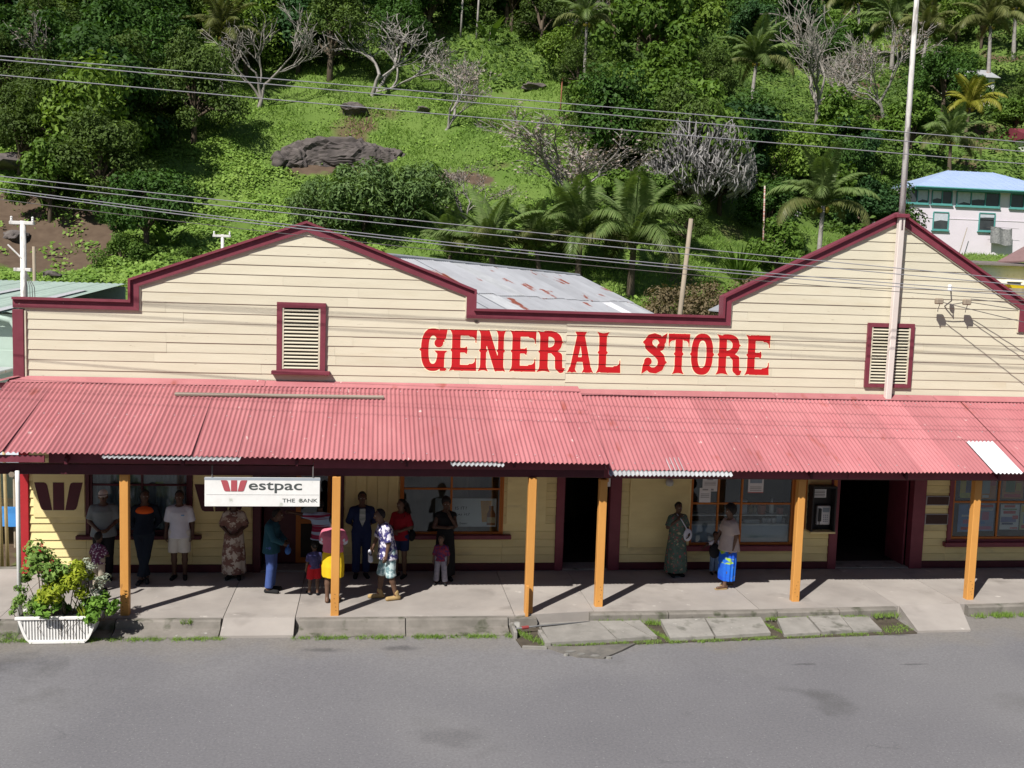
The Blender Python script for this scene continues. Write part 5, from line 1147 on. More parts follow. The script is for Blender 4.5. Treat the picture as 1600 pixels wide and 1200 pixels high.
# pale two-storey house on the right
m_hwall = M('pale_pink_render', (.66, .60, .67), (.60, .55, .61), .8, .8, .2, .1, 30, spots=((.52, .48, .52), 1.0, .66, .15))
m_hroof = M('blue_roof_paint', (.34, .43, .62), (.30, .385, .57), 1.2, .5, .3)
m_teal = M('teal_paint', (.10, .31, .30), (.08, .26, .25), 4, .5, .3)
hs = empty('pale_house', (44.6, 52, 8.2), 0, 'pale pink two-storey house with a blue hipped roof and teal windows', 'house')
hw = MB(); hw.box(-6.0, 6.2, 0, .2, -.6, 5.55); hw.box(-6.0, -5.8, .2, 8, -.6, 5.55); hw.box(6.0, 6.2, .2, 8, -.6, 5.55); hw.box(-5.8, 6.0, 7.8, 8, -.6, 5.55)
hw = hw.build('wall', m_hwall, hs)
B(-6.02, 6.22, -.03, .0, 3.42, 3.47).build('string_course', m_hwall, hw)
ez, rz_ = 5.65, 7.45
rv = [(-5.6, -.7, ez), (6.8, -.7, ez), (6.8, 8.7, ez), (-5.6, 8.7, ez), (-.5, 4.0, rz_), (3.4, 4.0, rz_)]
hr = MB().add(rv + [(x, y, ez - .06) for x, y, z in rv[:4]], [(0, 1, 5, 4), (1, 2, 5), (2, 3, 4, 5), (3, 0, 4), (6, 9, 8, 7), (0, 6, 7, 1), (1, 7, 8, 2), (2, 8, 9, 3), (3, 9, 6, 0)]).build('roof', m_hroof, hs)
for xa in np.arange(-5.4, 6.7, .62):      # sheet ribs on the front slope
    t = 1.0
    za = rz_ if -.5 <= xa <= 3.4 else (ez + (rz_ - ez) * ((xa + 5.6) / 5.1 if xa < -.5 else (6.8 - xa) / 3.4))
    q = (za - ez) / (rz_ - ez)
    MB().tube([(xa, -.70, ez + .012), (xa, -.70 + 4.7 * q, za + .012)], .022, 4).build('roof_rib', m_hroof, hr)
B(-5.6, 6.8, -.72, -.64, ez - .20, ez - .07).build('fascia', m_teal, hr)
MB().tube([(5.9, -.06, 5.4), (5.9, -.06, -.3)], .05, 8).build('downpipe', m_white, hs); MB().tube([(-5.6, -.78, ez - .04), (6.8, -.78, ez - .06)], .06, 8).build('gutter', m_teal, hr)
m_hglass = M('dark_window_glass', (.03, .035, .04), (.05, .055, .06), 1.5, .08, .5)
m_hcurt = M('house_curtain', (.50, .54, .60), (.40, .43, .48), 5, .9)
def house_window(x0, x1, z0, z1, panes, cur):
    f = MB(); f.box(x0, x1, -.09, -.002, z0 - .08, z0); f.box(x0, x1, -.09, -.002, z1, z1 + .07)
    xs = np.linspace(x0, x1, panes + 1)
    for x in xs: f.box(x - .035, x + .035, -.088, -.002, z0, z1)
    w = f.build('window', m_teal, hs)
    for k, (a, b) in enumerate(zip(xs, xs[1:])):
        B(a + .05, b - .05, -.03, -.006, z0, z1).build('pane', m_hglass, w)
        if k in cur:
            s = cur[k]; MB().prism([(a + .06, z1), (a + .06, z1 - s * (z1 - z0)), ((a + b) / 2, z1 - s * .75 * (z1 - z0) - .05), (b - .06, z1 - s * .9 * (z1 - z0)), (b - .06, z1)][::-1], -.04, -.032).build('curtain', m_hcurt, w)
    B(x0 - .1, x1 + .1, -.16, -.002, z0 - .16, z0 - .082).build('sill', m_teal, w)
house_window(-5.9, -4.15, 4.52, 5.42, 2, {1: .9}); house_window(-3.85, -2.3, 4.52, 5.42, 2, {0: .7}); house_window(-1.9, 1.5, 4.48, 5.42, 3, {0: .95, 1: .6}); house_window(2.4, 5.6, 4.48, 5.42, 3, {})
house_window(-3.65, -2.45, 2.65, 3.85, 1, {0: .55}); house_window(.0, 1.25, 2.70, 3.92, 1, {0: .25})
hc = bpy.data.meshes.new('cloth'); cx_ = np.linspace(0, 1.7, 16); cz_ = np.linspace(0, 1.2, 8)
hc = as_mesh('cloth', [(x, -.25 + .08 * math.sin(x * 7 + z), z - .15 * math.sin(x * 1.9) + (.1 * math.sin(x * 3))) for z in cz_ for x in cx_], [(j * 16 + i, j * 16 + i + 1, j * 16 + i + 17, j * 16 + i + 16) for j in range(7) for i in range(15)], M('mottled_cloth', (.30, .30, .30), (.12, .12, .13), 9, .9), True)
tag(link('hanging_cloth', hc, None, (45.3, 51.7, 9.95)), 'mottled grey cloth hanging to dry in front of the pale house wall', 'cloth')
cl = MB().tube([(44.9, 51.4, 11.05), (45.4, 51.4, 11.12), (47.5, 51.4, 11.05)], .012, 4); tag(cl.build('washing_line', m_wire_dk), 'thin washing line in front of the pale house', 'line')
post('leaning_stick', (42.6, 51.3, 8.2), (43.3, 51.3, 11.0), .035, .025, m_timber, 'thin stick leaning before the pale house wall', 'stick')
# small white shed, lower right
m_shedroof = M('brown_grey_roof', (.20, .17, .16), (.15, .125, .12), 2, .7, .2)
ws = empty('white_shed', (39.4, 40.0, 5.6), 0, 'small white shed with a dark flat roof below the pale house', 'shed')
wv = MB(); wv.box(-1.7, 2.6, 0, .15, -1.5, 2.35); wv.box(-1.7, -1.55, .15, 4, -1.5, 2.35); wv.box(2.45, 2.6, .15, 4, -1.5, 2.35); wv.build('wall', m_white, ws)
MB().add([(-2.3, -.6, 2.42), (3.2, -.6, 2.42), (3.2, 4.4, 2.75), (-2.3, 4.4, 2.75), (-2.3, -.6, 2.32), (3.2, -.6, 2.32), (3.2, 4.4, 2.65), (-2.3, 4.4, 2.65)], [(0, 1, 2, 3), (7, 6, 5, 4), (0, 4, 5, 1), (1, 5, 6, 2), (2, 6, 7, 3), (3, 7, 4, 0)]).build('roof', m_shedroof, ws)
B(.1, 1.0, -.03, .0, .2, 1.35).build('window', m_hglass, ws); B(.02, 1.08, -.05, -.002, 1.352, 1.43).build('window_frame', m_white, ws)
MB().add([(1.2, -1.2, 2.7), (4.5, -1.2, 4.6), (4.5, 3, 4.6), (1.2, 3, 2.7), (1.2, -1.2, 2.6), (4.5, -1.2, 4.5), (4.5, 3, 4.5), (1.2, 3, 2.6)], [(0, 1, 2, 3), (7, 6, 5, 4), (0, 4, 5, 1), (1, 5, 6, 2), (2, 6, 7, 3), (3, 7, 4, 0)]).build('side_roof', M('dusty_brown_roof', (.24, .15, .15)), ws)
tag(MB().add([(-.9, 0, 0), (.9, 0, 0), (.9, .8, 0), (-.9, .8, 0), (-1.1, -.05, .22), (1.1, -.05, .20), (1.1, .85, .2), (-1.1, .85, .22)], [(3, 2, 1, 0), (4, 5, 6, 7), (0, 1, 5, 4), (1, 2, 6, 5), (2, 3, 7, 6), (3, 0, 4, 7)]).build('yellow_tarpaulin', flat('yellow_plastic', (.70, .52, .02)), loc=(40.1, 39.0, 6.55)), 'bright yellow tarpaulin lying in front of the white shed', 'tarpaulin')
B(-1.3, 1.3, -.2, .9, -.9, -.002).build('tarpaulin_bench', m_timber, None, (40.1, 39.0, 6.55))
tag(bpy.data.objects['tarpaulin_bench'], 'weathered timber bench under the yellow tarpaulin', 'bench')
# far houses among the trees
for x, y, w, d, h, rm_, lb in ((64.2, 70.0, 3.8, 6, 2.0, m_maroon, 'white house with a red roof cut by the right edge'), (63.2, 85.0, 2.2, 4, 2.2, m_galv, 'white hut half hidden behind the yellow palm')):
    z = float(terrain(x, y)) + (.2 if y < 80 else .6)
    e = empty('hillside_house', (x, y, z), 0, lb, 'house')
    q = MB(); q.box(-w, w, 0, d, -2.5, h); q.build('wall', m_white, e)
    MB().add([(-w - .4, -.5, h + .02), (w + .4, -.5, h + .02), (w + .4, d + .5, h + .02), (-w - .4, d + .5, h + .02), (-w - .4, d / 2, h + 1.3), (w + .4, d / 2, h + 1.3)], [(0, 1, 5, 4), (2, 3, 4, 5), (1, 2, 5), (3, 0, 4), (0, 3, 2, 1)]).build('roof', rm_, e)
    for xx in (-w * .55, w * .35): B(xx - .4, xx + .4, -.04, -.002, .6, 1.6).build('window', m_hglass, e)

# ------------------------------------------------------------------ flagpole and cables
fp = empty('flagpole', (10.92, -.16, 3.72), 0, 'tall peeling white flagpole fixed to the front of the right gable', 'flagpole')
B(-.066, .066, -.06, .06, .0, 3.92, bev=.012).build('pole_base', m_pole_beige, fp).rotation_euler = (0, R(.6), 0)
MB().tube([(.04, .0, 3.6), (.045, 0, 7.0), (.06, 0, 11.4)], [.065, .055, .04], 10).build('pole', m_pole_paint, fp, smooth=True)
B(-.10, .18, -.10, .10, 3.86, 3.94, bev=.01).build('clamp', m_maroon, fp)
MB().tube([(-.06, -.05, .0), (.0, -.10, -.10), (.06, -.1, -.08)], .035, 6).build('foot_bracket', m_galv, fp)
def cable(pts, r, lb, mt=m_wire, name='power_cable'):
    P = [Vector(p) for p in pts]; A, Bm, Cc = P
    def at_x(x):      # parabola through three points
        def lag(k):
            return A[k] * (x - Bm.x) * (x - Cc.x) / ((A.x - Bm.x) * (A.x - Cc.x)) + Bm[k] * (x - A.x) * (x - Cc.x) / ((Bm.x - A.x) * (Bm.x - Cc.x)) + Cc[k] * (x - A.x) * (x - Bm.x) / ((Cc.x - A.x) * (Cc.x - Bm.x))
        return (x, A.y, lag(2))
    xs = np.linspace(-14, 20, 35)
    o = Vector(at_x(-14)); tag(MB().tube([tuple(Vector(at_x(x)) - o) for x in xs], r, 6).build(name, mt, loc=o, smooth=True), lb, 'cable')
for k, (a, b, c) in enumerate([(7.42, 6.87, 6.32), (7.34, 6.76, 6.22), (7.22, 6.55, 6.09), (7.18, 6.50, 6.03)]):
    yc = (-2.5, -2.9, -3.4, -3.8)[k]; q = (yc + 20.942) / (-3.1 + 20.942)
    cable([(-5.99 * q, yc, 6 + (a - 6) * q), (2.33 * q, yc, 6 + (b - 6) * q), (11.9 * q, yc, 6 + (c - 6) * q)], .008, ['highest', 'second highest', 'second lowest', 'lowest'][k] + ' of the four grey cables passing in front of the gables')
cable([(-6.2, -4.2 + 1.1, 7.07), (2.34, -3.1, 6.40), (11.92, -3.1, 5.94)], .006, 'thin dark cable just below the four grey cables', m_wire_dk)
for k, (a, b, c) in enumerate([(9.34, 9.11, 8.84), (9.28, 8.99, 8.67), (9.04, 8.75, 8.45)]):
    cable([(-6.0, -2.9, a), (2.3, -2.9, b), (11.83, -2.9, c)], .008, ['highest', 'middle', 'lowest'][k] + ' of the three grey cables crossing the wooded hillside')
sv = empty('service_bracket', (12.1, -.03, 5.78), 0, 'rusty cable bracket with insulators on the right gable', 'bracket')
MB().tube([(.05, .0, -.02), (.05, -.25, .10), (-.02, -.30, .38)], .014, 6).build('arm', m_wire_dk, sv)
MB().lathe([(.02, 0), (.045, .02), (.045, .12), (.02, .14)], (-.04, -.30, .30), 8).build('insulator', m_white, sv)
for x in (-.27, .36):
    B(x - .06, x + .10, -.34, -.22, .02, .15, bev=.02).build('clamp', m_timber, sv); MB().tube([(x, -.28, .08), (.05, -.25, .02)], .010, 5).build('stay', m_wire_dk, sv)
    MB().tube([(x + .05, -.28, .05), (x + .02, -.26, -.10), (x + .10, -.12, -.14)], .008, 5).build('stay', m_wire_dk, sv)
for k, (p, q, lb) in enumerate([((11.92, -.33, 5.84), (19.5, -4.2, 4.2), 'lowest service wire running right from the gable bracket'), ((12.55, -.33, 5.86), (19.5, -4.0, 5.1), 'middle service wire running right from the gable bracket'), ((12.55, -.33, 5.93), (19.5, -3.8, 5.6), 'highest service wire running right from the gable bracket')]):
    v = Vector(q) - Vector(p); tag(MB().tube([tuple(v * t + Vector((0, 0, -.25 * t * (1 - t) * 4 * .3))) for t in np.linspace(0, 1, 12)], .009, 5).build('service_wire', m_wire_dk, loc=p), lb, 'wire')
# the two-storey row across the road, from whose upper floor the street is seen; itself unseen, added to deepen the verandah shade
ob = empty('unseen_opposite_building', (0, -21.4, 0), 0, 'unseen plain two-storey building across the road facing the store', 'building')
B(-26, 26, -9, 0, -.24, 7.6).build('wall', m_timber, ob); MB().add([(-26.5, .2, 7.62), (26.5, .2, 7.62), (26.5, -9.5, 7.62), (-26.5, -9.5, 7.62), (-26.5, -4.6, 9.4), (26.5, -4.6, 9.4)], [(0, 4, 5, 1), (2, 5, 4, 3), (1, 5, 2), (3, 4, 0), (0, 1, 2, 3)]).build('roof', m_rustroof, ob)
for x in range(-24, 25, 4):
    B(x - .6, x + .6, .002, .05, 3.9, 5.4).build('window', m_hglass, ob); B(x - .6, x + .6, .002, .05, .9, 2.3).build('window', m_hglass, ob)

# ------------------------------------------------------------------ things at the store front
def thing_box(name, x0, x1, y0, y1, z0, z1, mat, label, cat, group=None, bev=.004):
    cx, cy = (x0 + x1) / 2, (y0 + y1) / 2
    return tag(B(x0 - cx, x1 - cx, y0 - cy, y1 - cy, 0, z1 - z0, bev=bev).build(name, mat, loc=(cx, cy, z0)), label, cat, group)
# window display of the shop
B(6.8, 8.97, .10, .13, .535, .93).build('display_panel', M('pale_blue_board', (.42, .47, .56), (.38, .43, .52), 3), w3)
B(6.8, 8.97, .10, .45, .931, .95).build('display_shelf', m_white, w3); B(6.8, 8.97, .16, .42, 1.125, 1.145).build('display_shelf', m_white, w3)
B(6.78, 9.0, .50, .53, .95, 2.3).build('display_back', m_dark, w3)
def good(kind, x, z, w, h, col, lb):
    m = M('pack_' + lb.replace(' ', '_')[:20], col, tuple(c * .7 for c in col), 14, .5, .3)
    if kind == 'box': o = B(-w / 2, w / 2, -.05, .05, 0, h, bev=.005).build('carton', m, loc=(x, .27, z))
    elif kind == 'bottle': o = MB().lathe([(.01, 0), (w / 2, .005), (w / 2, h * .6), (w * .2, h * .8), (w * .2, h), (.01, h)], n=12).build('bottle', m, loc=(x, .27, z), smooth=True)
    else: o = MB().lathe([(.01, 0), (w / 2, 0), (w / 2, h), (.01, h)], n=14).build('tin', m, loc=(x, .27, z), smooth=False)
    tag(o, lb, {'box': 'carton', 'bottle': 'bottle', 'tin': 'tin'}[kind])
for a in [('box', 7.98, 1.146, .20, .30, (.42, .46, .55), 'pale blue carton at the left end of the upper display shelf'), ('bottle', 8.18, 1.146, .09, .24, (.30, .24, .12), 'brown bottle beside the pale blue carton on the shelf'), ('bottle', 8.27, 1.146, .08, .20, (.40, .36, .26), 'short tan bottle left of the red tin'),
          ('tin', 8.42, 1.146, .18, .20, (.42, .12, .07), 'wide red tin on the upper display shelf'), ('bottle', 8.64, 1.146, .11, .34, (.66, .66, .68), 'tall white bottle on the upper display shelf'), ('tin', 8.84, 1.146, .15, .14, (.36, .10, .09), 'small red tin right of the tall white bottle'),
          ('box', 8.20, .951, .34, .07, (.60, .60, .62), 'flat white carton on the lower display shelf'), ('box', 8.48, .951, .09, .10, (.62, .62, .66), 'left one of three small white cartons on the lower shelf'), ('box', 8.59, .951, .09, .10, (.62, .62, .66), 'middle one of three small white cartons on the lower shelf'),
          ('box', 8.70, .951, .09, .11, (.60, .58, .60), 'right one of three small white cartons on the lower shelf'), ('box', 8.82, .951, .12, .17, (.34, .42, .52), 'blue carton standing on the lower display shelf'), ('tin', 8.94, .951, .07, .10, (.60, .60, .62), 'white tin at the right end of the lower display shelf'),
          ('bottle', 7.90, .951, .07, .14, (.55, .56, .58), 'small white bottle at the left of the lower shelf')]: good(*a)
# notices: thin paper with printed blocks
def notice(name, x0, x1, z0, z1, y, mat, prints, lb, cat='poster', text=None):
    e = empty(name, ((x0 + x1) / 2, y, z0), 0, lb, cat); w, h = x1 - x0, z1 - z0
    B(-w / 2, w / 2, 0, .003, 0, h).build('sheet', mat, e)
    for k, (a, b, c, d, col) in enumerate(prints):
        B(-w / 2 + a * w, -w / 2 + b * w, -.0022 - .0002 * k, -.0008, c * h, d * h).build('printed_block', flat('ink_%d' % (hash(col) % 9999), col), e)
    for t in text or (): text_mesh(t[0], t[1], t[2], t[3], 'lettering', e, (t[4], -.0032, t[5]), .004)
    return e
_gry = (.30, .30, .32)
lines = [(.12, .88, .80 - .11 * k, .84 - .11 * k, _gry) for k in range(7)]
notice('notice', 6.98, 7.31, 1.69, 1.97, .004, m_paper, [(.3, .7, .86, .93, _gry)] + lines[1:4] + [(.55, .75, .06, .2, _gry)], 'white notice at the top left of the shop window, above another', 'notice')
notice('notice', 6.92, 7.17, 1.44, 1.765, -.001, m_paper, [(.25, .75, .84, .92, _gry)] + lines[2:5], 'white notice overlapping below another in the shop window', 'notice')
notice('notice', 7.99, 8.33, 1.66, 2.0, .004, m_paper, [(.1, .9, .62, .88, (.25, .32, .40)), (0, 1, 0, .05, (.45, .08, .10))] + lines[4:7], 'white notice with a grey picture alone at the top of the shop window', 'notice')
pb = notice('advertising_board', 1.33, 2.60, .905, 1.50, .09, M('white_board', (.62, .62, .63), (.58, .58, .59), 4), [], 'white drinks advertisement with a glass and a brown bottle in the window', 'advertisement',
            [('IS IT?', .065, .24, m_print, -.22, .36), ("you it?", .075, .36, m_print, -.28, .22), ('beer', .05, .16, m_print, -.12, .05)])
MB().prism([(.34, .10), (.49, .10), (.53, .55), (.30, .55)], -.003, -.0008).build('printed_glass', flat('beer_amber', (.62, .30, .05)), pb)
MB().prism([(.44, .03), (.62, .03), (.62, .27), (.575, .36), (.575, .44), (.485, .44), (.485, .36), (.44, .27)], -.0045, -.0032).build('printed_bottle', flat('bottle_brown', (.22, .07, .025)), pb)
MB().prism([(.445, .08), (.615, .08), (.615, .20), (.445, .20)], -.0056, -.0047).build('printed_label', flat('bottle_label', (.45, .36, .22)), pb)
blu, red_, yel, pnk, wht, org, grn, nav = (.16, .28, .55), (.55, .05, .06), (.65, .50, .04), (.55, .18, .30), (.66, .66, .68), (.55, .22, .05), (.12, .25, .10), (.03, .05, .16)
def pm(c): return M('poster_%d' % (hash(c) % 9999), c, tuple(q * .85 for q in c), 7, .5, .3)
notice('poster', 12.86, 13.26, .80, 1.42, .03, pm(blu), [(.3, .85, .30, .45, pnk), (.2, .8, .55, .62, wht), (.2, .9, .08, .18, red_)], 'blue poster at the left of the lower poster window')
notice('poster', 13.30, 13.71, .82, 1.44, .03, pm((.28, .36, .55)), [(.08, .92, .86, .95, red_), (.08, .92, .74, .82, wht), (.3, .7, .40, .70, pnk), (.1, .9, .05, .17, pnk), (.15, .5, .25, .36, blu)], 'blue and pink poster with a red heading in the poster window')
notice('poster', 13.86, 14.31, .85, 1.42, .03, pm(wht), [(.18, .75, .88, .97, red_), (.1, .85, .78, .83, grn), (.15, .8, .63, .74, red_), (.05, .85, .30, .50, (.18, .20, .42)), (.65, .95, .42, .56, red_), (.1, .7, .20, .27, nav), (.55, .95, .04, .09, red_)], 'white poster with red lettering and a blue car in the poster window')
notice('poster', 14.34, 14.72, .85, 1.42, .03, pm((.55, .55, .30)), [(.05, .95, .70, .95, yel), (.2, .9, .25, .6, blu), (.1, .6, .05, .18, red_)], 'yellow and white poster right of the car poster')
notice('poster', 12.84, 13.14, 1.55, 2.18, .03, pm(nav), [(.05, .5, .1, .8, yel), (.1, .9, .02, .2, (.5, .5, .1))], 'navy and yellow poster at the top left of the poster window')
notice('poster', 13.38, 13.71, 1.54, 2.14, .03, pm(org), [(.0, .55, .2, .9, (.35, .45, .48)), (.6, .95, .5, .9, red_), (.05, .5, .05, .15, wht)], 'orange and grey poster at the top middle of the poster window')
notice('poster', 13.86, 14.36, 1.55, 2.14, .03, pm(org), [(.15, .6, .25, .9, grn), (.65, .9, .3, .6, yel), (.1, .9, .05, .18, red_)], 'orange and green poster at the top right of the poster window')
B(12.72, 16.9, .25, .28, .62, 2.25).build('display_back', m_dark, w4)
# public telephone
ph = empty('public_telephone', (9.60, -.06, .88), 0, 'silver public telephone in a dark open booth between window and doorway', 'telephone')
hd = MB(); hd.box(-.27, .27, .0, .04, 0, .98); hd.box(-.27, -.24, -.22, .0, 0, .98); hd.box(.24, .27, -.22, .0, 0, .98); hd.box(-.24, .24, -.22, .0, .94, .98); hd.build('booth', m_black, ph)
m_silver = M('brushed_steel', (.50, .50, .52), (.42, .42, .44), 5, .4, .5, metal=.4)
B(-.10, .20, -.10, -.002, .12, .54, bev=.015).build('phone_body', m_silver, ph); B(-.08, -.01, -.135, -.10, .20, .48, bev=.02).build('handset', m_black, ph)
B(.02, .17, -.106, -.1, .40, .50, bev=.004).build('display', flat('phone_display', (.20, .24, .28)), ph)
kp = B(-.011, .011, -.008, 0, -.011, .011, bev=.003).mesh('key', flat('phone_key', (.16, .18, .24)))
for i in range(3):
    for j in range(4): link('key', kp, ph, (.05 + .04 * i, -.1, .20 + .045 * j))
MB().tube([(-.045, -.11, .20), (-.06, -.14, .08), (.0, -.12, .02), (.05, -.09, .13)], .008, 6).build('cord', m_black, ph)
B(-.18, .12, -.008, -.001, .70, .88).build('instruction_card', m_paper, ph)
for k in range(4): B(-.15, .09, -.0095, -.008, .73 + .035 * k, .742 + .035 * k).build('printed_line', m_print, ph)
B(9.05, 9.30, -.045, -.025, .88, 2.3).build('phone_surround', m_orange_dk, lowwall); B(9.885, 9.96, -.075, -.061, .86, 2.3).build('phone_surround', m_orange_dk, lowwall); B(9.32, 9.88, -.29, -.026, .84, .878, bev=.005).build('phone_shelf', m_yellow, lowwall)
# two plaques
for z0, z1, lb in ((1.41, 1.62, 'upper dark plaque with a pale edge beside the shop doorway'), (.98, 1.22, 'lower dark plaque with a pale edge beside the shop doorway')):
    e = empty('wall_plaque', (12.31, -.03, z0), 0, lb, 'plaque'); B(-.27, .27, -.02, .0, 0, z1 - z0, bev=.004).build('plaque_frame', M('pale_metal_edge', (.42, .40, .42)), e); B(-.25, .25, -.026, -.0195, .018, z1 - z0 - .018).build('plaque_face', M('dark_brown_plaque', (.07, .04, .035)), e)
# wall lamp
wl_ = empty('wall_lamp', (6.22, -.06, 1.82), 0, 'small glass wall lamp on the yellow panel above the woman in the long dress', 'lamp')
MB().lathe([(.01, 0), (.075, .02), (.085, .09), (.06, .15), (.01, .16)], (0, -.06, 0), 12).build('lamp_shade', M('frosted_glass', (.55, .56, .55)), wl_, smooth=True); B(-.03, .03, -.06, .01, .16, .24, bev=.005).build('lamp_bracket', m_galv, wl_)
# small hanging flag notice in the middle doorway
notice('hanging_card', 4.80, 4.96, 1.80, 2.08, -.09, m_paper, [(.3, .75, .35, .7, org), (.1, .5, .75, .9, red_)], 'small white card hanging at the middle doorway', 'card')

# ------------------------------------------------------------------ planter with its plants
pl = empty('planter_box', (-5.09, -3.26, -.20), 0, 'white boat-shaped slatted planter at the kerb', 'planter')
prof = [(-.63, .44), (-.60, .30), (-.54, .16), (-.46, .06), (-.42, .0), (.42, .0), (.46, .06), (.54, .16), (.60, .30), (.63, .44)]
def half_w(z): return .42 + (.63 - .42) * (max(0, z) / .44) ** .55
for yy in (-.22, .20):
    for s in (-1, 1):
        zz = np.linspace(0, .44, 7); o_ = [(s * half_w(z), z) for z in zz]; i_ = [(s * (half_w(z) - .045), z) for z in zz[::-1]]
        q = o_ + i_; MB().prism(q if s > 0 else q[::-1], yy, yy + .025).build('end_rib', m_white, pl)
    B(-.66, .66, yy - .012, yy + .037, .405, .455, bev=.006).build('top_rail', m_white, pl); B(-.44, .44, yy - .008, yy + .033, .0, .055, bev=.006).build('bottom_rail', m_white, pl)
for s in (-1, 1):
    V = []; zz = np.linspace(0, .44, 7)
    for z in zz: V += [(s * (half_w(z) - .01), -.19, z), (s * (half_w(z) - .01), .20, z)]
    MB().add(V, [(2 * i, 2 * i + 1, 2 * i + 3, 2 * i + 2) for i in range(6)]).build('end_panel', m_white, pl)
for i in range(25):
    x = -.56 + 1.12 * i / 24; zb = .05 if abs(x) < .43 else .44 * ((abs(x) - .42) / .21) ** 1.8 + .02
    if zb > .36: continue
    B(x - .0155, x + .0155, -.207, -.188, zb, .41, bev=.003).build('slat', m_white, pl)
MB().prism([(x * .93, max(.02, z - .01)) for x, z in prof], -.165, .18).build('soil_liner', M('dark_planter_liner', (.22, .22, .22), (.10, .10, .10), 6), pl)
def potted(name, lb, cat, x, y, z, n, rx, rz, size, asp, mat, flowers=None, stems=5, fl_n=8, low=1.2):
    e = empty(name, (x, y, z), 0, lb, cat)
    P, u, C_ = crown_points(n, rx, rz, rz * 1.05, 20, rx * .34, .85, low)
    Nn = u + .7 * rand_unit(n) + np.array([0, -.2, .3]); Nn /= np.linalg.norm(Nn, axis=1, keepdims=True)
    link('foliage', quads_mesh('foliage', leaf_quads(P, Nn, size, asp), mat), e)
    for k in range(stems):
        c = C_[k % len(C_)]; MB().tube([(c[0] * .2, c[1] * .2, 0), tuple(c * .6), tuple(c)], [.012, .008, .004], 5).build('stem', m_barkd, e)
    if flowers:
        for k in range(fl_n):
            c = P[nr.integers(0, n)]; c = c + np.array([0, -.05, .08])
            fm = MB()
            for q in range(5):
                a = q * 1.256; fm.add([(0, 0, 0), (.03 * math.cos(a - .5), .03 * math.sin(a - .5), .015), (.05 * math.cos(a), .05 * math.sin(a), .02), (.03 * math.cos(a + .5), .03 * math.sin(a + .5), .015)], [(0, 1, 2, 3)])
            fm.build('flower', flowers, e, tuple(c), (R(60), 0, rng.random() * 3))
    return e
m_rose = LM('rose_leaf', (.075, .150, .028), (.20, .31, .07), .2, objvar=0, sc=4); m_lime = LM('lime_leaf', (.16, .24, .015), (.38, .42, .04), .3, objvar=0, sc=4); m_silver_leaf = LM('silver_leaf', (.28, .33, .26), (.45, .48, .40), .2, objvar=0, sc=5); m_fresh = LM('fresh_leaf', (.07, .16, .02), (.18, .32, .05), .25, objvar=0, sc=5)
potted('rose_bush', 'tall green rose bush with red flowers at the left of the planter', 'shrub', -5.38, -3.20, .16, 1900, .46, .66, .085, .6, m_rose, flat('rose_red', (.35, .012, .03)), 7, 7)
potted('lime_shrub', 'yellow-green shrub in the middle of the planter', 'shrub', -5.0, -3.24, .16, 2300, .44, .50, .11, .34, m_lime, None, 6)
potted('silver_plant', 'silvery plant rising behind the yellow-green shrub', 'plant', -4.66, -3.10, .20, 650, .26, .52, .075, .3, m_silver_leaf, None, 6, low=1.6)
potted('leafy_plant', 'fresh green leafy plant spilling over the right end of the planter', 'plant', -4.44, -3.24, .12, 700, .34, .24, .10, .55, m_fresh, None, 5, low=1.6)
potted('trailing_plant', 'dark trailing plant hanging over the left end of the planter', 'plant', -5.66, -3.32, .0, 800, .25, .40, .075, .35, m_rose, None, 5, low=1.9)
potted('broad_leaf_plant', 'low broad-leaved green plant between rose bush and yellow-green shrub', 'plant', -5.24, -3.36, .14, 460, .27, .25, .11, .6, m_fresh, None, 5)
e = empty('yellow_spike_plant', (-4.63, -3.34, .22), 0, 'small plant with yellow upright leaves near the right end of the planter', 'plant'); link('leaf_clump', clump(9, .34, .022, m_lime, .5, .2), e); MB().tube([(0, 0, 0), (0, 0, .06)], .01, 5).build('stem', m_barkd, e)
vn = []
for k in range(8):
    x = -.55 + rng.random() * 1.1; zz = .42; y = -.235; pts = []
    for q in range(5): pts.append((x, y + .01 * math.sin(q), zz)); x += rng.uniform(-.05, .05); zz -= rng.uniform(.03, .09)
    vn.append(pts)
dv = empty('dry_creeper', (-5.09, -3.26, -.20), 0, 'dry creeper stems trailing down the slatted front of the planter', 'creeper')
for p in vn: MB().tube(p, .0035, 4).build('creeper_stem', m_barkd, dv)
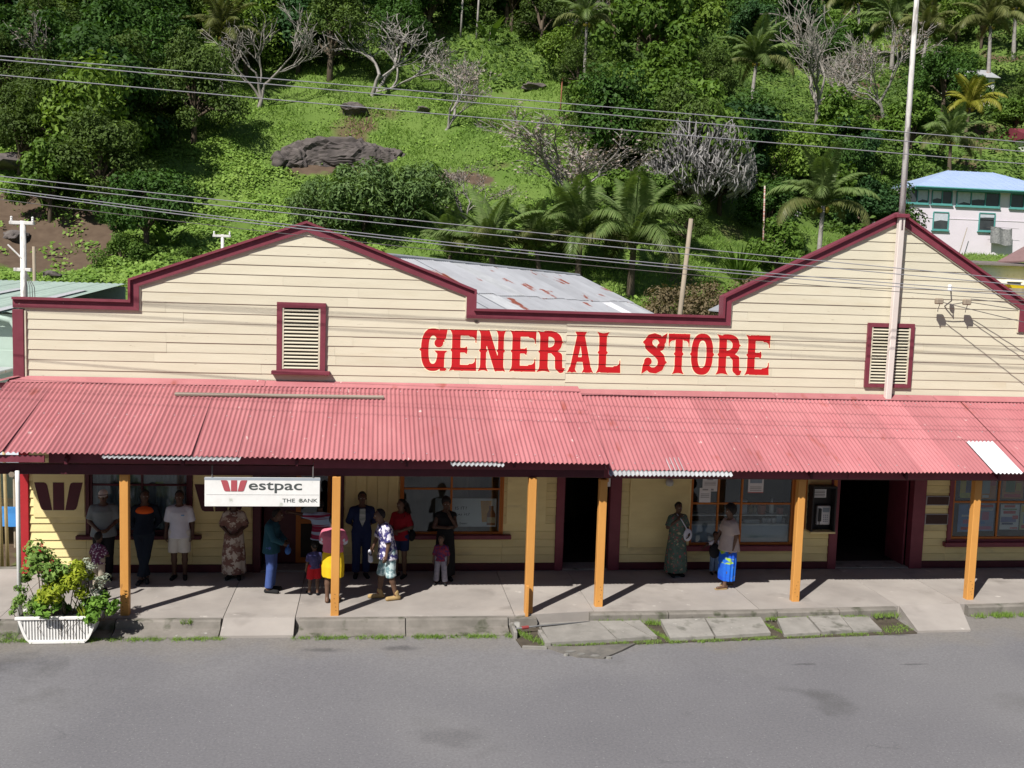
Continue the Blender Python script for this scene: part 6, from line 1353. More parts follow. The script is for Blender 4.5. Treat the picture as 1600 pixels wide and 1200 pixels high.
# grass along kerb and drain slabs
def tuft_strip(segs, nper):
    V = []
    for (xa, ya, xb, yb, z, wdt, h) in segs:
        n = int(nper * math.hypot(xb - xa, yb - ya)); t = nr.random(n); d = np.clip(.55 + .6 * np.sin(t * 23 + xa) * np.sin(t * 51), 0, 1); k = nr.random(n) < d; t = t[k]; n = len(t)
        b = np.stack([xa + (xb - xa) * t, ya + (yb - ya) * t + nr.normal(size=n) * wdt, z + 0 * t], 1); a = nr.uniform(0, 6.28, n)
        s_ = np.stack([np.cos(a), np.sin(a), 0 * a], 1) * .006; tp = b + np.stack([nr.normal(size=n) * .03, nr.normal(size=n) * .03, h * nr.uniform(.4, 1.2, n)], 1)
        V.append(np.stack([b - s_, b + s_, tp], 1).reshape(-1, 3))
    return np.concatenate(V)
tag(link('kerb_grass', quads_mesh('kerb_grass', tuft_strip([(-6.5, -3.32, -2.4, -3.38, -.2, .05, .05), (-1.3, -3.40, 2.5, -3.46, -.2, .05, .055), (4.1, -2.95, 5.4, -2.99, -.17, .035, .10), (4.9, -3.02, 5.25, -3.8, -.19, .07, .06), (3.0, -4.0, 5.4, -3.84, -.2, .04, .05), (5.2, -3.88, 9.3, -3.60, -.2, .035, .04), (6.2, -2.92, 9.4, -2.88, -.14, .03, .06), (7.25, -2.92, 7.5, -3.7, -.19, .05, .05),
     (9.5, -2.85, 10.05, -2.75, -.14, .06, .10), (11.6, -2.76, 15, -2.66, -.19, .06, .10), (2.6, -3.3, 3.0, -3.9, -.19, .08, .08), (-3.2, -2.98, -3.0, -2.98, -.05, .03, .09), (9.4, -3.5, 10.0, -3.3, -.19, .1, .05), (-7, -3.1, -5.8, -3.15, -.17, .08, .06)], 900), m_grass, n=3)), 'short green grass tufts along the kerb and drain slabs', 'grass', kind='stuff')
# far left: bamboo poles, low stall with a blue tarpaulin
for k, (x, y, lb) in enumerate([(-7.52, 1.2, 'left bamboo pole standing at the left end of the store'), (-7.34, 1.0, 'right bamboo pole standing at the left end of the store')]):
    post('bamboo_pole', (x, y, -.24), (x - .05, y, 2.9), .035, .03, M('bamboo_%d' % k, (.48, .38, .20), (.34, .27, .15), 3, .6, stretch=(1, 1, .4)), lb)
st = empty('market_stall', (-9.1, 3.6, -.24), 0, 'low market stall with a blue tarpaulin at the left edge', 'stall')
for x in (-1.3, 1.3):
    for y in (-.7, .7): MB().tube([(x, y, 0), (x, y, 1.9)], .04, 6).build('stall_post', m_timber, st)
B(-1.35, 1.35, -.75, .75, .75, .80, bev=.01).build('stall_table', m_timber, st)
cv = [(x, y, 1.9 + .12 * math.cos(x * 1.3) - .10 * abs(y) + .03 * math.sin(x * 5 + y * 4)) for y in np.linspace(-.95, .95, 8) for x in np.linspace(-1.6, 1.6, 14)]
link('stall_cover', as_mesh('stall_cover', cv, [(j * 14 + i, j * 14 + i + 1, j * 14 + i + 15, j * 14 + i + 14) for j in range(7) for i in range(13)], flat('pale_sheet', (.55, .60, .68)), True), st)
cv = [(x, -.80 - .04 * math.sin(x * 6), z) for z in np.linspace(.50, .95, 5) for x in np.linspace(-1.3, 1.4, 22)]
link('blue_tarpaulin', as_mesh('blue_tarpaulin', cv, [(j * 22 + i, j * 22 + i + 1, j * 22 + i + 23, j * 22 + i + 22) for j in range(4) for i in range(21)], flat('blue_tarp', (.06, .25, .62)), True), st)

# ------------------------------------------------------------------ people
def surface_nets(D, o, h):
    S = D < 0
    sl = lambda A, i, j, k: A[i:A.shape[0] - 1 + i, j:A.shape[1] - 1 + j, k:A.shape[2] - 1 + k]
    cnt = sum(sl(S, i, j, k).astype(np.int8) for i in (0, 1) for j in (0, 1) for k in (0, 1))
    act = (cnt > 0) & (cnt < 8); I, J, K = np.where(act); n = len(I)
    acc = np.zeros((n, 3), np.float32); c = np.zeros(n, np.float32)
    cor = [(i, j, k) for i in (0, 1) for j in (0, 1) for k in (0, 1)]
    for a in cor:
        for ax in range(3):
            if a[ax]: continue
            b = list(a); b[ax] = 1
            d0 = D[I + a[0], J + a[1], K + a[2]]; d1 = D[I + b[0], J + b[1], K + b[2]]; m = (d0 < 0) != (d1 < 0)
            t = np.where(m, d0 / np.where(m, d0 - d1, 1), 0)
            p = np.stack([np.full(n, a[0], np.float32), np.full(n, a[1], np.float32), np.full(n, a[2], np.float32)], 1); p[:, ax] += t
            acc[m] += p[m]; c[m] += 1
    V = (np.stack([I, J, K], 1) + acc / c[:, None]) * h + o
    idx = -np.ones(act.shape, np.int64); idx[I, J, K] = np.arange(n); F = []
    for ax in range(3):
        u, v = [(1, 2), (2, 0), (0, 1)][ax]
        s0 = [slice(None)] * 3; s1 = [slice(None)] * 3; s0[ax] = slice(0, -1); s1[ax] = slice(1, None)
        m = S[tuple(s0)] != S[tuple(s1)]; E_ = np.array(np.where(m)).T; E_ = E_[(E_[:, u] > 0) & (E_[:, v] > 0) & (E_[:, u] < S.shape[u] - 1) & (E_[:, v] < S.shape[v] - 1)]
        du = np.zeros(3, int); dv = np.zeros(3, int); du[u] = 1; dv[v] = 1
        q = [idx[tuple((E_ - du - dv).T)], idx[tuple((E_ - dv).T)], idx[tuple(E_.T)], idx[tuple((E_ - du).T)]]
        inside = S[tuple(E_.T)]; Q = np.stack(q, 1); Q[~inside] = Q[~inside][:, ::-1]; F.append(Q)
    return V, np.concatenate(F)
class SDF:
    """smooth union of round cones, ellipsoids and tapered lofts, then cut by planes"""
    def __init__(s): s.P = []; s.cuts = []
    def cone(s, a, b, ra, rb, k=.03, flat_end=False): s.P.append(('c', np.array(a, float), np.array(b, float), ra, rb, k, flat_end)); return s
    def ell(s, c, r, yaw=0., k=.04): s.P.append(('e', np.array(c, float), np.array(r, float), yaw, k)); return s
    def loft(s, rows, k=.03, folds=0, amp=0.): s.P.append(('l', rows, k, folds, amp)); return s     # rows: (z, cx, cy, rx, ry), top to bottom
    def cut(s, p, n): s.cuts.append((np.array(p, float), np.array(n, float))); return s
    def mesh(s, h):
        lo, hi = [], []
        for p in s.P:
            if p[0] == 'c': r = max(p[3], p[4]); lo.append(np.minimum(p[1], p[2]) - r); hi.append(np.maximum(p[1], p[2]) + r)
            elif p[0] == 'e': r = max(p[2][:2]); q = np.array([r, r, p[2][2]]); lo.append(p[1] - q); hi.append(p[1] + q)
            else:
                for z, cx, cy, rx, ry in p[1]: lo.append(np.array([cx - rx, cy - ry, z]) - .02); hi.append(np.array([cx + rx, cy + ry, z]) + .02)
        lo0, hi0 = np.min(lo, 0) - 3 * h, np.max(hi, 0) + 3 * h
        n = np.ceil((hi0 - lo0) / h).astype(int) + 1
        ax = [lo0[i] + h * np.arange(n[i]) for i in range(3)]
        D = np.full(n, 1.0, np.float32); pad = .06
        for p in s.P:
            if p[0] == 'c': r = max(p[3], p[4]); a, b = np.minimum(p[1], p[2]) - r - pad, np.maximum(p[1], p[2]) + r + pad
            elif p[0] == 'e': r = max(p[2][:2]); q = np.array([r, r, p[2][2]]); a, b = p[1] - q - pad, p[1] + q + pad
            else: A = np.array(p[1]); a = np.array([(A[:, 1] - A[:, 3]).min(), (A[:, 2] - A[:, 4]).min(), A[:, 0].min()]) - pad - .03; b = np.array([(A[:, 1] + A[:, 3]).max(), (A[:, 2] + A[:, 4]).max(), A[:, 0].max()]) + pad + .03
            i0 = np.clip(np.floor((a - lo0) / h).astype(int), 0, n - 1); i1 = np.clip(np.ceil((b - lo0) / h).astype(int) + 1, 1, n)
            X = ax[0][i0[0]:i1[0], None, None]; Y = ax[1][None, i0[1]:i1[1], None]; Z = ax[2][None, None, i0[2]:i1[2]]
            if p[0] == 'c':
                d = p[2] - p[1]; L2 = d @ d + 1e-9; t0 = ((X - p[1][0]) * d[0] + (Y - p[1][1]) * d[1] + (Z - p[1][2]) * d[2]) / L2; t = np.clip(t0, 0, 1)
                v = np.sqrt((X - p[1][0] - t * d[0]) ** 2 + (Y - p[1][1] - t * d[1]) ** 2 + (Z - p[1][2] - t * d[2]) ** 2) - (p[3] + (p[4] - p[3]) * t)
                if p[6]: v = np.maximum(v, (t0 - 1) * math.sqrt(L2))
                k = p[5]
            elif p[0] == 'e':
                cy_, sy_ = math.cos(p[3]), math.sin(p[3]); x, y, z = X - p[1][0], Y - p[1][1], Z - p[1][2]
                x, y = x * cy_ + y * sy_, -x * sy_ + y * cy_
                k0 = np.sqrt((x / p[2][0]) ** 2 + (y / p[2][1]) ** 2 + (z / p[2][2]) ** 2); k1 = np.sqrt((x / p[2][0] ** 2) ** 2 + (y / p[2][1] ** 2) ** 2 + (z / p[2][2] ** 2) ** 2) + 1e-6
                v = k0 * (k0 - 1) / k1; k = p[4]
            else:
                A = np.array(p[1][::-1]); zz = A[:, 0]; f = lambda c: np.interp(Z, zz, A[:, c])
                cx, cy, rx, ry = f(1), f(2), f(3), f(4); th = np.arctan2((Y - cy) / ry, (X - cx) / rx)
                fo = 1 + (p[4] * np.sin(p[3] * th + 3 * np.sin(2 * th)) * np.clip((zz.max() - Z) / (zz.max() - zz.min()), 0, 1) if p[3] else 0)
                v = (np.sqrt(((X - cx) / rx) ** 2 + ((Y - cy) / ry) ** 2) / fo - 1) * np.minimum(rx, ry)
                v = np.maximum(v, np.maximum(Z - zz.max(), zz.min() - Z)); k = p[2]
            T = D[i0[0]:i1[0], i0[1]:i1[1], i0[2]:i1[2]]; hh = np.clip(.5 + .5 * (T - v) / k, 0, 1)
            D[i0[0]:i1[0], i0[1]:i1[1], i0[2]:i1[2]] = T * (1 - hh) + v * hh - k * hh * (1 - hh)
        for p, nn in s.cuts:
            D = np.maximum(D, (ax[0][:, None, None] - p[0]) * nn[0] + (ax[1][None, :, None] - p[1]) * nn[1] + (ax[2][None, None, :] - p[2]) * nn[2])
        return surface_nets(D.astype(np.float32), lo0, h)
    def build(s, name, mat, parent, h=.016):
        V, F = s.mesh(h); return link(name, as_mesh(name, V, F, mat, True), parent)
m_skin = [M('dark_skin', (.085, .045, .030), (.07, .036, .024), 6, .5, .3), M('brown_skin', (.125, .070, .046), (.105, .058, .038), 6, .5, .3)]
m_hair = M('black_hair', (.012, .010, .010), (.02, .017, .016), 30, .7, .2, .4, 60)
m_eye = flat('eye', (.45, .42, .40), .3); m_lip = flat('lip', (.12, .04, .035), .5); m_pup = flat('pupil', (.012, .01, .01), .3)
def lerp(a, b, t): return tuple(x + (y - x) * t for x, y in zip(a, b))
def person(label, loc, rz, height, clothes, pose=None, skin=0, hair='short', headyaw=0., nod=0., child=False, woman=False, fat=1.0):
    e = empty('person', (*loc, 0.0), R(rz), label, 'person'); sc = height / 1.72; e.scale = (sc, sc, sc)
    J = dict(hp=(.095, 0, .92), hm=(-.095, 0, .92), kp=(.10, -.015, .50), km=(-.10, -.015, .50), ap=(.10, .02, .085), am=(-.10, .02, .085), tp=(.125, -.15, .032), tm=(-.125, -.15, .032),
             sp=(.178, 0, 1.362), sm=(-.178, 0, 1.362), ep=(.24, .03, 1.09), em=(-.24, .03, 1.09), wp=(.255, -.05, .885), wm=(-.255, -.05, .885), gp=(.255, -.08, .80), gm=(-.255, -.08, .80), pel=(0, 0, .95), ws=(0, 0, 1.13), ch=(0, 0, 1.30), nk=(0, .005, 1.45), hd=(0, -.012, 1.605))
    if woman: J['sp'] = (.158, 0, 1.358); J['sm'] = (-.158, 0, 1.358)
    if child:
        for k in ('sp', 'sm'): J[k] = (J[k][0] * .92, 0, 1.262)
        J.update(nk=(0, .005, 1.36), hd=(0, -.012, 1.54), ch=(0, 0, 1.20), ep=(.235, .03, 1.03), em=(-.235, .03, 1.03), wp=(.25, -.05, .82), wm=(-.25, -.05, .82), gp=(.25, -.08, .74), gm=(-.25, -.08, .74))
    J.update(pose or {})
    J = {k: np.array(v, float) for k, v in J.items()}
    hs_ = 1.22 if child else 1.0; f = fat
    yw = R(headyaw); fd = np.array([math.sin(yw), -math.cos(yw), 0]); sd = np.array([math.cos(yw), math.sin(yw), 0])
    H = J['hd'] + fd * .05 * nod - np.array([0, 0, .03 * nod])
    b = SDF()
    b.ell(J['pel'], (.155 * f, .11 * f, .12)); b.ell(J['ws'], (.13 * f, .095 * f, .15)); b.ell(J['ch'], (.158 * f, .108 * f, .16))
    for q in 'pm': b.cone(J['nk'] - np.array([0, 0, .035]), J['s' + q] + np.array([0, 0, .0]), .060, .050, .04)
    b.cone(J['nk'] - np.array([0, 0, .06]), lerp(J['nk'], H, .55), .06, .052, .03)
    b.ell(H + np.array([0, 0, .022]), np.array((.074, .092, .098)) * hs_, yw, .02); b.ell(H + fd * .018 * hs_ - np.array([0, 0, .055]) * hs_, np.array((.056, .062, .062)) * hs_, yw, .03)
    b.cone(H + fd * .082 * hs_ + np.array([0, 0, .012]) * hs_, H + fd * .103 * hs_ - np.array([0, 0, .028]) * hs_, .010, .017, .012)
    b.cone(H + fd * .082 * hs_ + sd * .03 + np.array([0, 0, .034]) * hs_, H + fd * .082 * hs_ - sd * .03 + np.array([0, 0, .034]) * hs_, .014, .014, .02)
    for s_ in (-1, 1): b.ell(H + sd * .078 * s_ * hs_ - np.array([0, 0, .005]), np.array((.012, .022, .034)) * hs_, yw, .008)
    for q in 'pm':
        b.cone(J['s' + q], J['e' + q], .053 * f, .041, .03); b.cone(J['e' + q], J['w' + q], .041, .028, .02); b.cone(J['w' + q], lerp(J['w' + q], J['g' + q], .55), .027, .033, .02)
        b.cone(J['h' + q], J['k' + q], .085 * f, .058, .04); b.cone(J['k' + q], lerp(J['k' + q], J['a' + q], .35), .055, .056, .02); b.cone(lerp(J['k' + q], J['a' + q], .3), J['a' + q], .056, .036, .02)
        tow = J['t' + q] - J['a' + q]; tow[2] = 0; heel = J['a' + q] - tow * .28; heel[2] = .035
        b.cone(J['a' + q], heel, .038, .036, .02); b.cone(heel, J['t' + q], .035, .030, .02)
    V, F = b.mesh(.0145)
    mb = MB(); mb.V = [tuple(v) for v in V]; mb.F = [tuple(x) for x in F]; mb.I = [0] * len(F)
    for q, sgn in (('p', 1), ('m', -1)):       # five fingers on each hand
        W, G = J['w' + q], J['g' + q]; d = G - W; L = np.linalg.norm(d); d = d / L; base = W + d * L * .62
        side = np.cross(d, np.array([sgn * 1.0, .15, .1])); side = np.cross(side, d) if False else side; side /= np.linalg.norm(side); inn = np.cross(d, side) * sgn; inn /= np.linalg.norm(inn)
        if inn[0] * sgn > 0: inn = -inn
        for k, (o_, ln) in enumerate(((-.027, .070), (-.009, .080), (.009, .085), (.026, .076))):
            p0 = base + side * o_ ; p1 = p0 + d * ln * .55 + inn * .008; p2 = p1 + d * ln * .35 + inn * .022; p3 = p2 + d * ln * .22 + inn * .024
            mb.tube([tuple(p0), tuple(p1), tuple(p2), tuple(p3)], [.0095, .009, .008, .006], 6)
        p0 = W + d * L * .25 + side * .026; p1 = p0 + side * .022 + d * .028 + inn * .01; p2 = p1 + d * .034 + side * .004 + inn * .012
        mb.tube([tuple(p0), tuple(p1), tuple(p2)], [.013, .011, .008], 6)
    mb.mi = 1
    for s_ in (-1, 1):
        c = H + fd * .083 * hs_ + sd * .030 * s_ * hs_ + np.array([0, 0, .012]) * hs_
        mb.lathe([(.002, -.008), (.012, -.003), (.013, .003), (.002, .008)], tuple(c), 8)
    mb.mi = 2
    for s_ in (-1, 1):
        c = H + fd * .092 * hs_ + sd * .030 * s_ * hs_ + np.array([0, 0, .012]) * hs_; mb.lathe([(.001, -.005), (.0055, 0), (.001, .005)], tuple(c), 6)
    mb.mi = 3; c = H + fd * .078 * hs_ - np.array([0, 0, .058]) * hs_; mb.tube([tuple(c - sd * .026), tuple(c + fd * .006), tuple(c + sd * .026)], [.004, .009, .004], 6)
    link('body', mb.mesh('body', [m_skin[skin], m_eye, m_pup, m_lip], True), e)
    # hair
    if hair != 'none':
        hr_ = SDF(); top = H + np.array([0, 0, .03]) * hs_ - fd * .008
        g = {'short': 1.15, 'afro': 1.42, 'bun': 1.13, 'cap': 1.06, 'pony': 1.13, 'bushy': 1.28}[hair]
        hr_.ell(top + (np.array([0, 0, .02]) if g > 1.2 else 0), np.array((.078, .094, .098)) * hs_ * g, yw, .02)
        hr_.cut(H + np.array([0, 0, .050]) * hs_ + (fd * .06 if g > 1.2 else 0), tuple(fd * .80 - np.array([0, 0, .60])))
        if hair in ('bun', 'pony'): hr_.P.insert(0, ('e', H - fd * .115 + np.array([0, 0, .03 if hair == 'bun' else -.02]), np.array((.05, .05, .055 if hair == 'bun' else .11)), yw, .02))
        hr_.build('hair', m_hair, e, .013)
    if hair == 'cap':
        cp_ = SDF(); cp_.ell(H + np.array([0, 0, .045]), (.092, .108, .098), yw, .02); cp_.cut(H + np.array([0, 0, .055]), (0, 0, -1)); cp_.build('cap', clothes['cap'], e, .013)
        br = [tuple(H + fd * (.085 + .075 * math.cos(a)) + sd * .08 * math.sin(a) + np.array([0, 0, .052 - .012 * math.cos(a)])) for a in np.linspace(-1.57, 1.57, 9)]
        n = len(br); MB().add(br + [(x, y, z - .012) for x, y, z in br], [tuple(range(n)), tuple(range(2 * n - 1, n - 1, -1))] + [(i, i + n, (i + 1) % n + n, (i + 1) % n) for i in range(n)]).build('cap_peak', clothes['cap'], e)
    # garments
    def top(name, mat, sleeve, hem, off=.016, flare=.02, neck=1.455, h=.0155):
        g = SDF(); c = J['ch']; w_ = J['ws']; p = J['pel']
        g.ell(c, (.158 * f + off, .108 * f + off, .165)); [g.cone(J['nk'] - np.array([0, 0, .04]), J['s' + q] + np.array([0, 0, .002]), .070 + off * .4, .052 + off * .5, .03) for q in 'pm']
        zt = c[2] + .02
        g.loft([(zt, c[0], c[1], .155 * f + off, .108 * f + off), (w_[2], w_[0], w_[1], .145 * f + off, .112 * f + off), (p[2], p[0], p[1], .16 * f + off + flare * .5, .12 * f + off + flare * .5), (min(hem, p[2] - .01), p[0], p[1], .165 * f + off + flare, .125 * f + off + flare)] if hem < p[2] - .01 else
               [(zt, c[0], c[1], .155 * f + off, .108 * f + off), (w_[2], w_[0], w_[1], .145 * f + off, .112 * f + off), (hem, p[0], p[1], .155 * f + off, .12 * f + off)], .05, 7, .015)
        for q in 'pm':
            if sleeve > 0:
                a, b_, c_ = J['s' + q], J['e' + q], J['w' + q]
                if sleeve <= 1: g.cone(a, lerp(a, b_, sleeve), .060 * f + off * .6, .056 + off * .8, .03, True)
                else: g.cone(a, b_, .060 * f + off * .6, .050 + off * .4, .03); g.cone(b_, lerp(b_, c_, sleeve - 1), .050 + off * .4, .042 + off * .3, .02, True)
        g.cut(J['nk'] + np.array([0, 0, neck - 1.455 + .012]), (0, -.42, 1)); g.build(name, mat, e, h)
    def legs(name, mat, frac, waist=1.0, off=.016, wide=0.0, h=.0155):
        g = SDF(); g.ell(J['pel'] - np.array([0, 0, .01]), (.158 * f + off, .115 * f + off, .13), 0, .03)
        for q in 'pm':
            a, b_, c_ = J['h' + q], J['k' + q], J['a' + q]
            if frac <= 1: g.cone(a, lerp(a, b_, frac), .09 * f + off, .068 + off + wide, .02, True)
            else: g.cone(a, b_, .09 * f + off, .062 + off, .02); g.cone(b_, lerp(b_, c_, frac - 1), .062 + off, .050 + off + wide, .02, True)
        g.cut((0, 0, waist), (0, 0, 1)); g.build(name, mat, e, h)
    def skirt(name, mat, waist, hem, r0, r1, folds=9, amp=.05, h=.0155):
        p = J['pel']; a = (J['ap'] + J['am']) / 2; m = (J['kp'] + J['km']) / 2
        z2 = (p[2] + hem) / 2
        g = SDF().loft([(waist, J['ws'][0], J['ws'][1], r0, r0 * .78), (p[2], p[0], p[1], max(.165 * f + .018, r0), max(.125 * f + .018, r0 * .8)), (z2, (p[0] + m[0]) / 2, (p[1] + m[1]) / 2, (r1 + .17 * f) / 2 + .02, ((r1 + .17 * f) / 2 + .02) * .85), (hem, m[0] if hem > .4 else a[0], m[1] if hem > .4 else a[1] - .02, r1, r1 * .85)], .02, folds, amp)
        g.build(name, mat, e, h)
    for kind, nm, mat, *a in clothes['wear']:
        {'top': top, 'legs': legs, 'skirt': skirt}[kind](nm, mat, *a)
    if clothes.get('shoes'):
        for q in 'pm':
            tow = J['t' + q] - J['a' + q]; tow[2] = 0; heel = J['a' + q] - tow * .30; heel[2] = .038; tt = J['t' + q] + tow * .04; tt[2] = .034
            g = SDF().cone(heel, tt, .046, .042, .02)
            if clothes['shoes'][1]: g.cone(J['a' + q] + np.array([0, 0, clothes['shoes'][1]]), heel * .5 + J['a' + q] * .5, .050, .046, .02)
            g.cut((0, 0, .001), (0, 0, -1)); g.build('shoe', clothes['shoes'][0], e, .014)
    for fn in clothes.get('extra', ()): fn(e, J, H)
    return e
def fab(n, c, c2=None, sc=4, **k): return M(n, c, c2 or tuple(x * .78 for x in c), sc, .85, .12, .15, 70, **k)
f_grey = fab('grey_tee', (.17, .19, .20)); f_blk = fab('black_cloth', (.014, .014, .016)); f_navy = fab('navy_tracksuit', (.014, .020, .032)); f_white = fab('white_cotton', (.60, .60, .68)); f_cream = fab('cream_shorts', (.58, .56, .52))
f_patch = fab('brown_patchwork', (.46, .40, .34), (.17, .09, .075), 5, band=(.49, .51), spots=((.30, .22, .18), 9, .58, .03)); f_teal = fab('teal_jacket', (.02, .07, .10)); f_jean = fab('blue_denim', (.045, .075, .22), (.06, .10, .28), 7, spots=((.55, .58, .68), 5, .67, .03))
f_pink = fab('pink_knit', (.55, .15, .22)); f_yel = fab('yellow_cloth', (.72, .48, .02)); f_dkblue = fab('dark_blue_overall', (.018, .026, .075)); f_aloha = fab('blue_white_print', (.05, .045, .16), (.62, .60, .68), 11, band=(.50, .56)); f_plaid = fab('pale_check', (.16, .27, .30), (.55, .66, .68), 13, band=(.46, .56))
f_red = fab('red_shirt', (.26, .012, .022)); f_redp = fab('red_plaid', (.22, .03, .05), (.07, .03, .10), 16, band=(.47, .53)); f_gwp = fab('grey_stripe_trousers', (.30, .29, .34), (.18, .17, .22), 12); f_floral = fab('floral_print', (.055, .095, .075), (.10, .14, .12), 12, spots=((.32, .09, .09), 17, .60, .03), spots2=((.34, .32, .20), 15, .63, .03))
f_denim = fab('pale_denim', (.17, .25, .40)); f_beige = fab('beige_blouse', (.44, .37, .35)); f_rain = fab('tie_dye_blue', (.015, .06, .50), (.02, .16, .62), 3, stretch=(1, 1, 2), spots=((.30, .48, .02), 2.2, .56, .05)); f_khaki = fab('khaki_trousers', (.36, .31, .25)); f_mar = fab('maroon_check', (.10, .03, .07), (.50, .44, .50), 18, band=(.56, .6)); f_tan = fab('tan_boot', (.40, .28, .13)); f_stripe = fab('maroon_blue_stripes', (.25, .02, .06), (.35, .45, .62), 4.2, stretch=(.05, .05, 1.6), band=(.47, .52)); f_rshort = fab('red_shorts', (.50, .02, .03)); f_navk = fab('navy_child_shirt', (.035, .04, .12), (.10, .09, .22), 14)
f_orange = fab('orange_yoke', (.62, .10, .02)); f_sock = fab('red_sock', (.40, .03, .05)); f_shoe = fab('dark_shoe', (.02, .02, .022))
def bag(mat, c, r, strap=None):
    def fn(e, J, H):
        g = SDF().ell(c, r, 0, .02); g.build('bag', mat, e, .016)
        if strap: MB().tube(strap, .011, 5).build('bag_strap', mat, e)
    return fn
CLASP = dict(ep=(.25, -.02, 1.13), em=(-.25, -.02, 1.13), wp=(.075, -.20, .99), wm=(-.075, -.20, .99), gp=(-.005, -.235, .955), gm=(.005, -.235, .955))
BEHIND = dict(ep=(.255, .10, 1.13), em=(-.255, .10, 1.13), wp=(.10, .17, .96), wm=(-.10, .17, .96), gp=(.02, .185, .92), gm=(-.02, .185, .92))
DOWN = {}
person('person in a grey t-shirt and pale cap with hands folded by the window', (-5.10, -.42), 8, 1.75, dict(wear=[('legs', 'trousers', f_blk, 1.92), ('top', 'shirt', f_grey, .85, .84, .026, .03)], cap=fab('pale_cap', (.55, .50, .47)), shoes=(f_shoe, 0)), CLASP, 0, 'cap', 0, .3, fat=1.15)
person('child in a maroon checked shirt and khaki trousers behind the planter', (-5.00, -1.22), 150, 1.14, dict(wear=[('legs', 'trousers', f_khaki, 1.9, 1.0, .022), ('top', 'shirt', f_mar, .9, .80, .022)], shoes=(f_shoe, 0)), dict(em=(-.25, -.06, 1.05), wm=(-.16, -.22, .98), gm=(-.1, -.28, 1.0)), 0, 'short', 0, .3, True)
person('person in a dark tracksuit with an orange chest leaning on the wall', (-4.32, -.62), 5, 1.74, dict(wear=[('legs', 'trousers', f_navy, 1.93, 1.0, .02, .01), ('top', 'jacket', f_navy, 1.9, .90, .022)], shoes=(fab('dark_trainer', (.03, .03, .035), spots=((.6, .6, .62), 20, .66, .03)), 0),
       extra=[lambda e, J, H: SDF().ell(J['ch'] + np.array([0, -.012, .025]), (.184, .142, .115), 0, .02).cut(J['ch'], (0, 1, 0)).build('chest_panel', f_orange, e, .013)]),
       dict(BEHIND, pel=(0, .10, .94), ws=(0, .20, 1.12), ch=(0, .27, 1.29), nk=(0, .29, 1.44), hd=(0, .27, 1.595), sp=(.178, .28, 1.355), sm=(-.178, .28, 1.355), ep=(.255, .33, 1.12), em=(-.255, .33, 1.12), wp=(.13, .30, .95), wm=(-.13, .30, .95), gp=(.04, .30, .90), gm=(-.04, .30, .90), hp=(.095, .10, .91), hm=(-.095, .10, .91), kp=(.05, .0, .50), km=(-.03, .02, .50), ap=(-.04, -.10, .085), am=(.06, -.02, .085), tp=(-.07, -.27, .032), tm=(.09, -.19, .032)), 0, 'short', 15, 0)
person('person in a white t-shirt and white knee-length shorts standing by the wall', (-3.68, -.42), 2, 1.73, dict(wear=[('legs', 'shorts', f_cream, .93, 1.0, .03, .015), ('top', 'shirt', f_white, .85, .82, .024, .025)], shoes=(f_shoe, 0), extra=[lambda e, J, H: B(.05, .11, -.146, -.140, 1.27, 1.29).build('chest_logo', flat('sky_print', (.12, .30, .55)), e)]), DOWN, 0, 'short')
person('person in a long brown patchwork dress with clasped hands under the bank sign', (-2.64, -.45), 0, 1.62, dict(wear=[('skirt', 'skirt', f_patch, 1.12, .12, .155, .245, 8, .05), ('top', 'blouse', f_patch, .95, .98, .024, .03)], shoes=(f_shoe, 0)), CLASP, 0, 'short', 0, 0, woman=True, fat=1.08)
person('person in a teal jacket and blue jeans facing the bank doorway', (-1.84, -1.34), 82, 1.64, dict(wear=[('legs', 'jeans', f_jean, 1.95, 1.0, .02, .01), ('top', 'jacket', f_teal, 1.9, .80, .03, .02)], shoes=(f_shoe, 0), extra=[bag(fab('blue_bag', (.05, .13, .38)), (.02, -.33, .84), (.09, .06, .085), [(.06, -.33, .88), (.04, -.345, .975), (-.04, -.345, .975), (-.03, -.33, .88)])]),
       dict(ep=(.22, -.10, 1.12), em=(-.22, -.10, 1.12), wp=(.10, -.28, 1.0), wm=(-.10, -.28, 1.0), gp=(.04, -.34, .97), gm=(-.04, -.34, .97), ch=(0, -.02, 1.30), nk=(0, -.04, 1.44), hd=(0, -.09, 1.57)), 0, 'short', 0, .8)
person('person in a maroon and pale blue striped shirt at the bank door, back turned', (-.98, -.42), 185, 1.56, dict(wear=[('legs', 'trousers', f_blk, 1.9), ('top', 'shirt', f_stripe, .8, .86, .024)], shoes=(f_shoe, 0)), dict(ep=(.40, -.08, 1.40), wp=(.62, -.14, 1.44), gp=(.70, -.16, 1.44)), 0, 'short', 0, .3)
person('child in a navy shirt and red shorts beside the second orange post', (-1.02, -1.58), 200, 1.05, dict(wear=[('legs', 'shorts', f_rshort, .95, 1.0, .03, .02), ('top', 'shirt', f_navk, .8, .86, .022)], shoes=(f_shoe, 0)), dict(ap=(.12, -.10, .085), tp=(.14, -.27, .032), kp=(.11, -.07, .50)), 1, 'short', 0, .1, True)
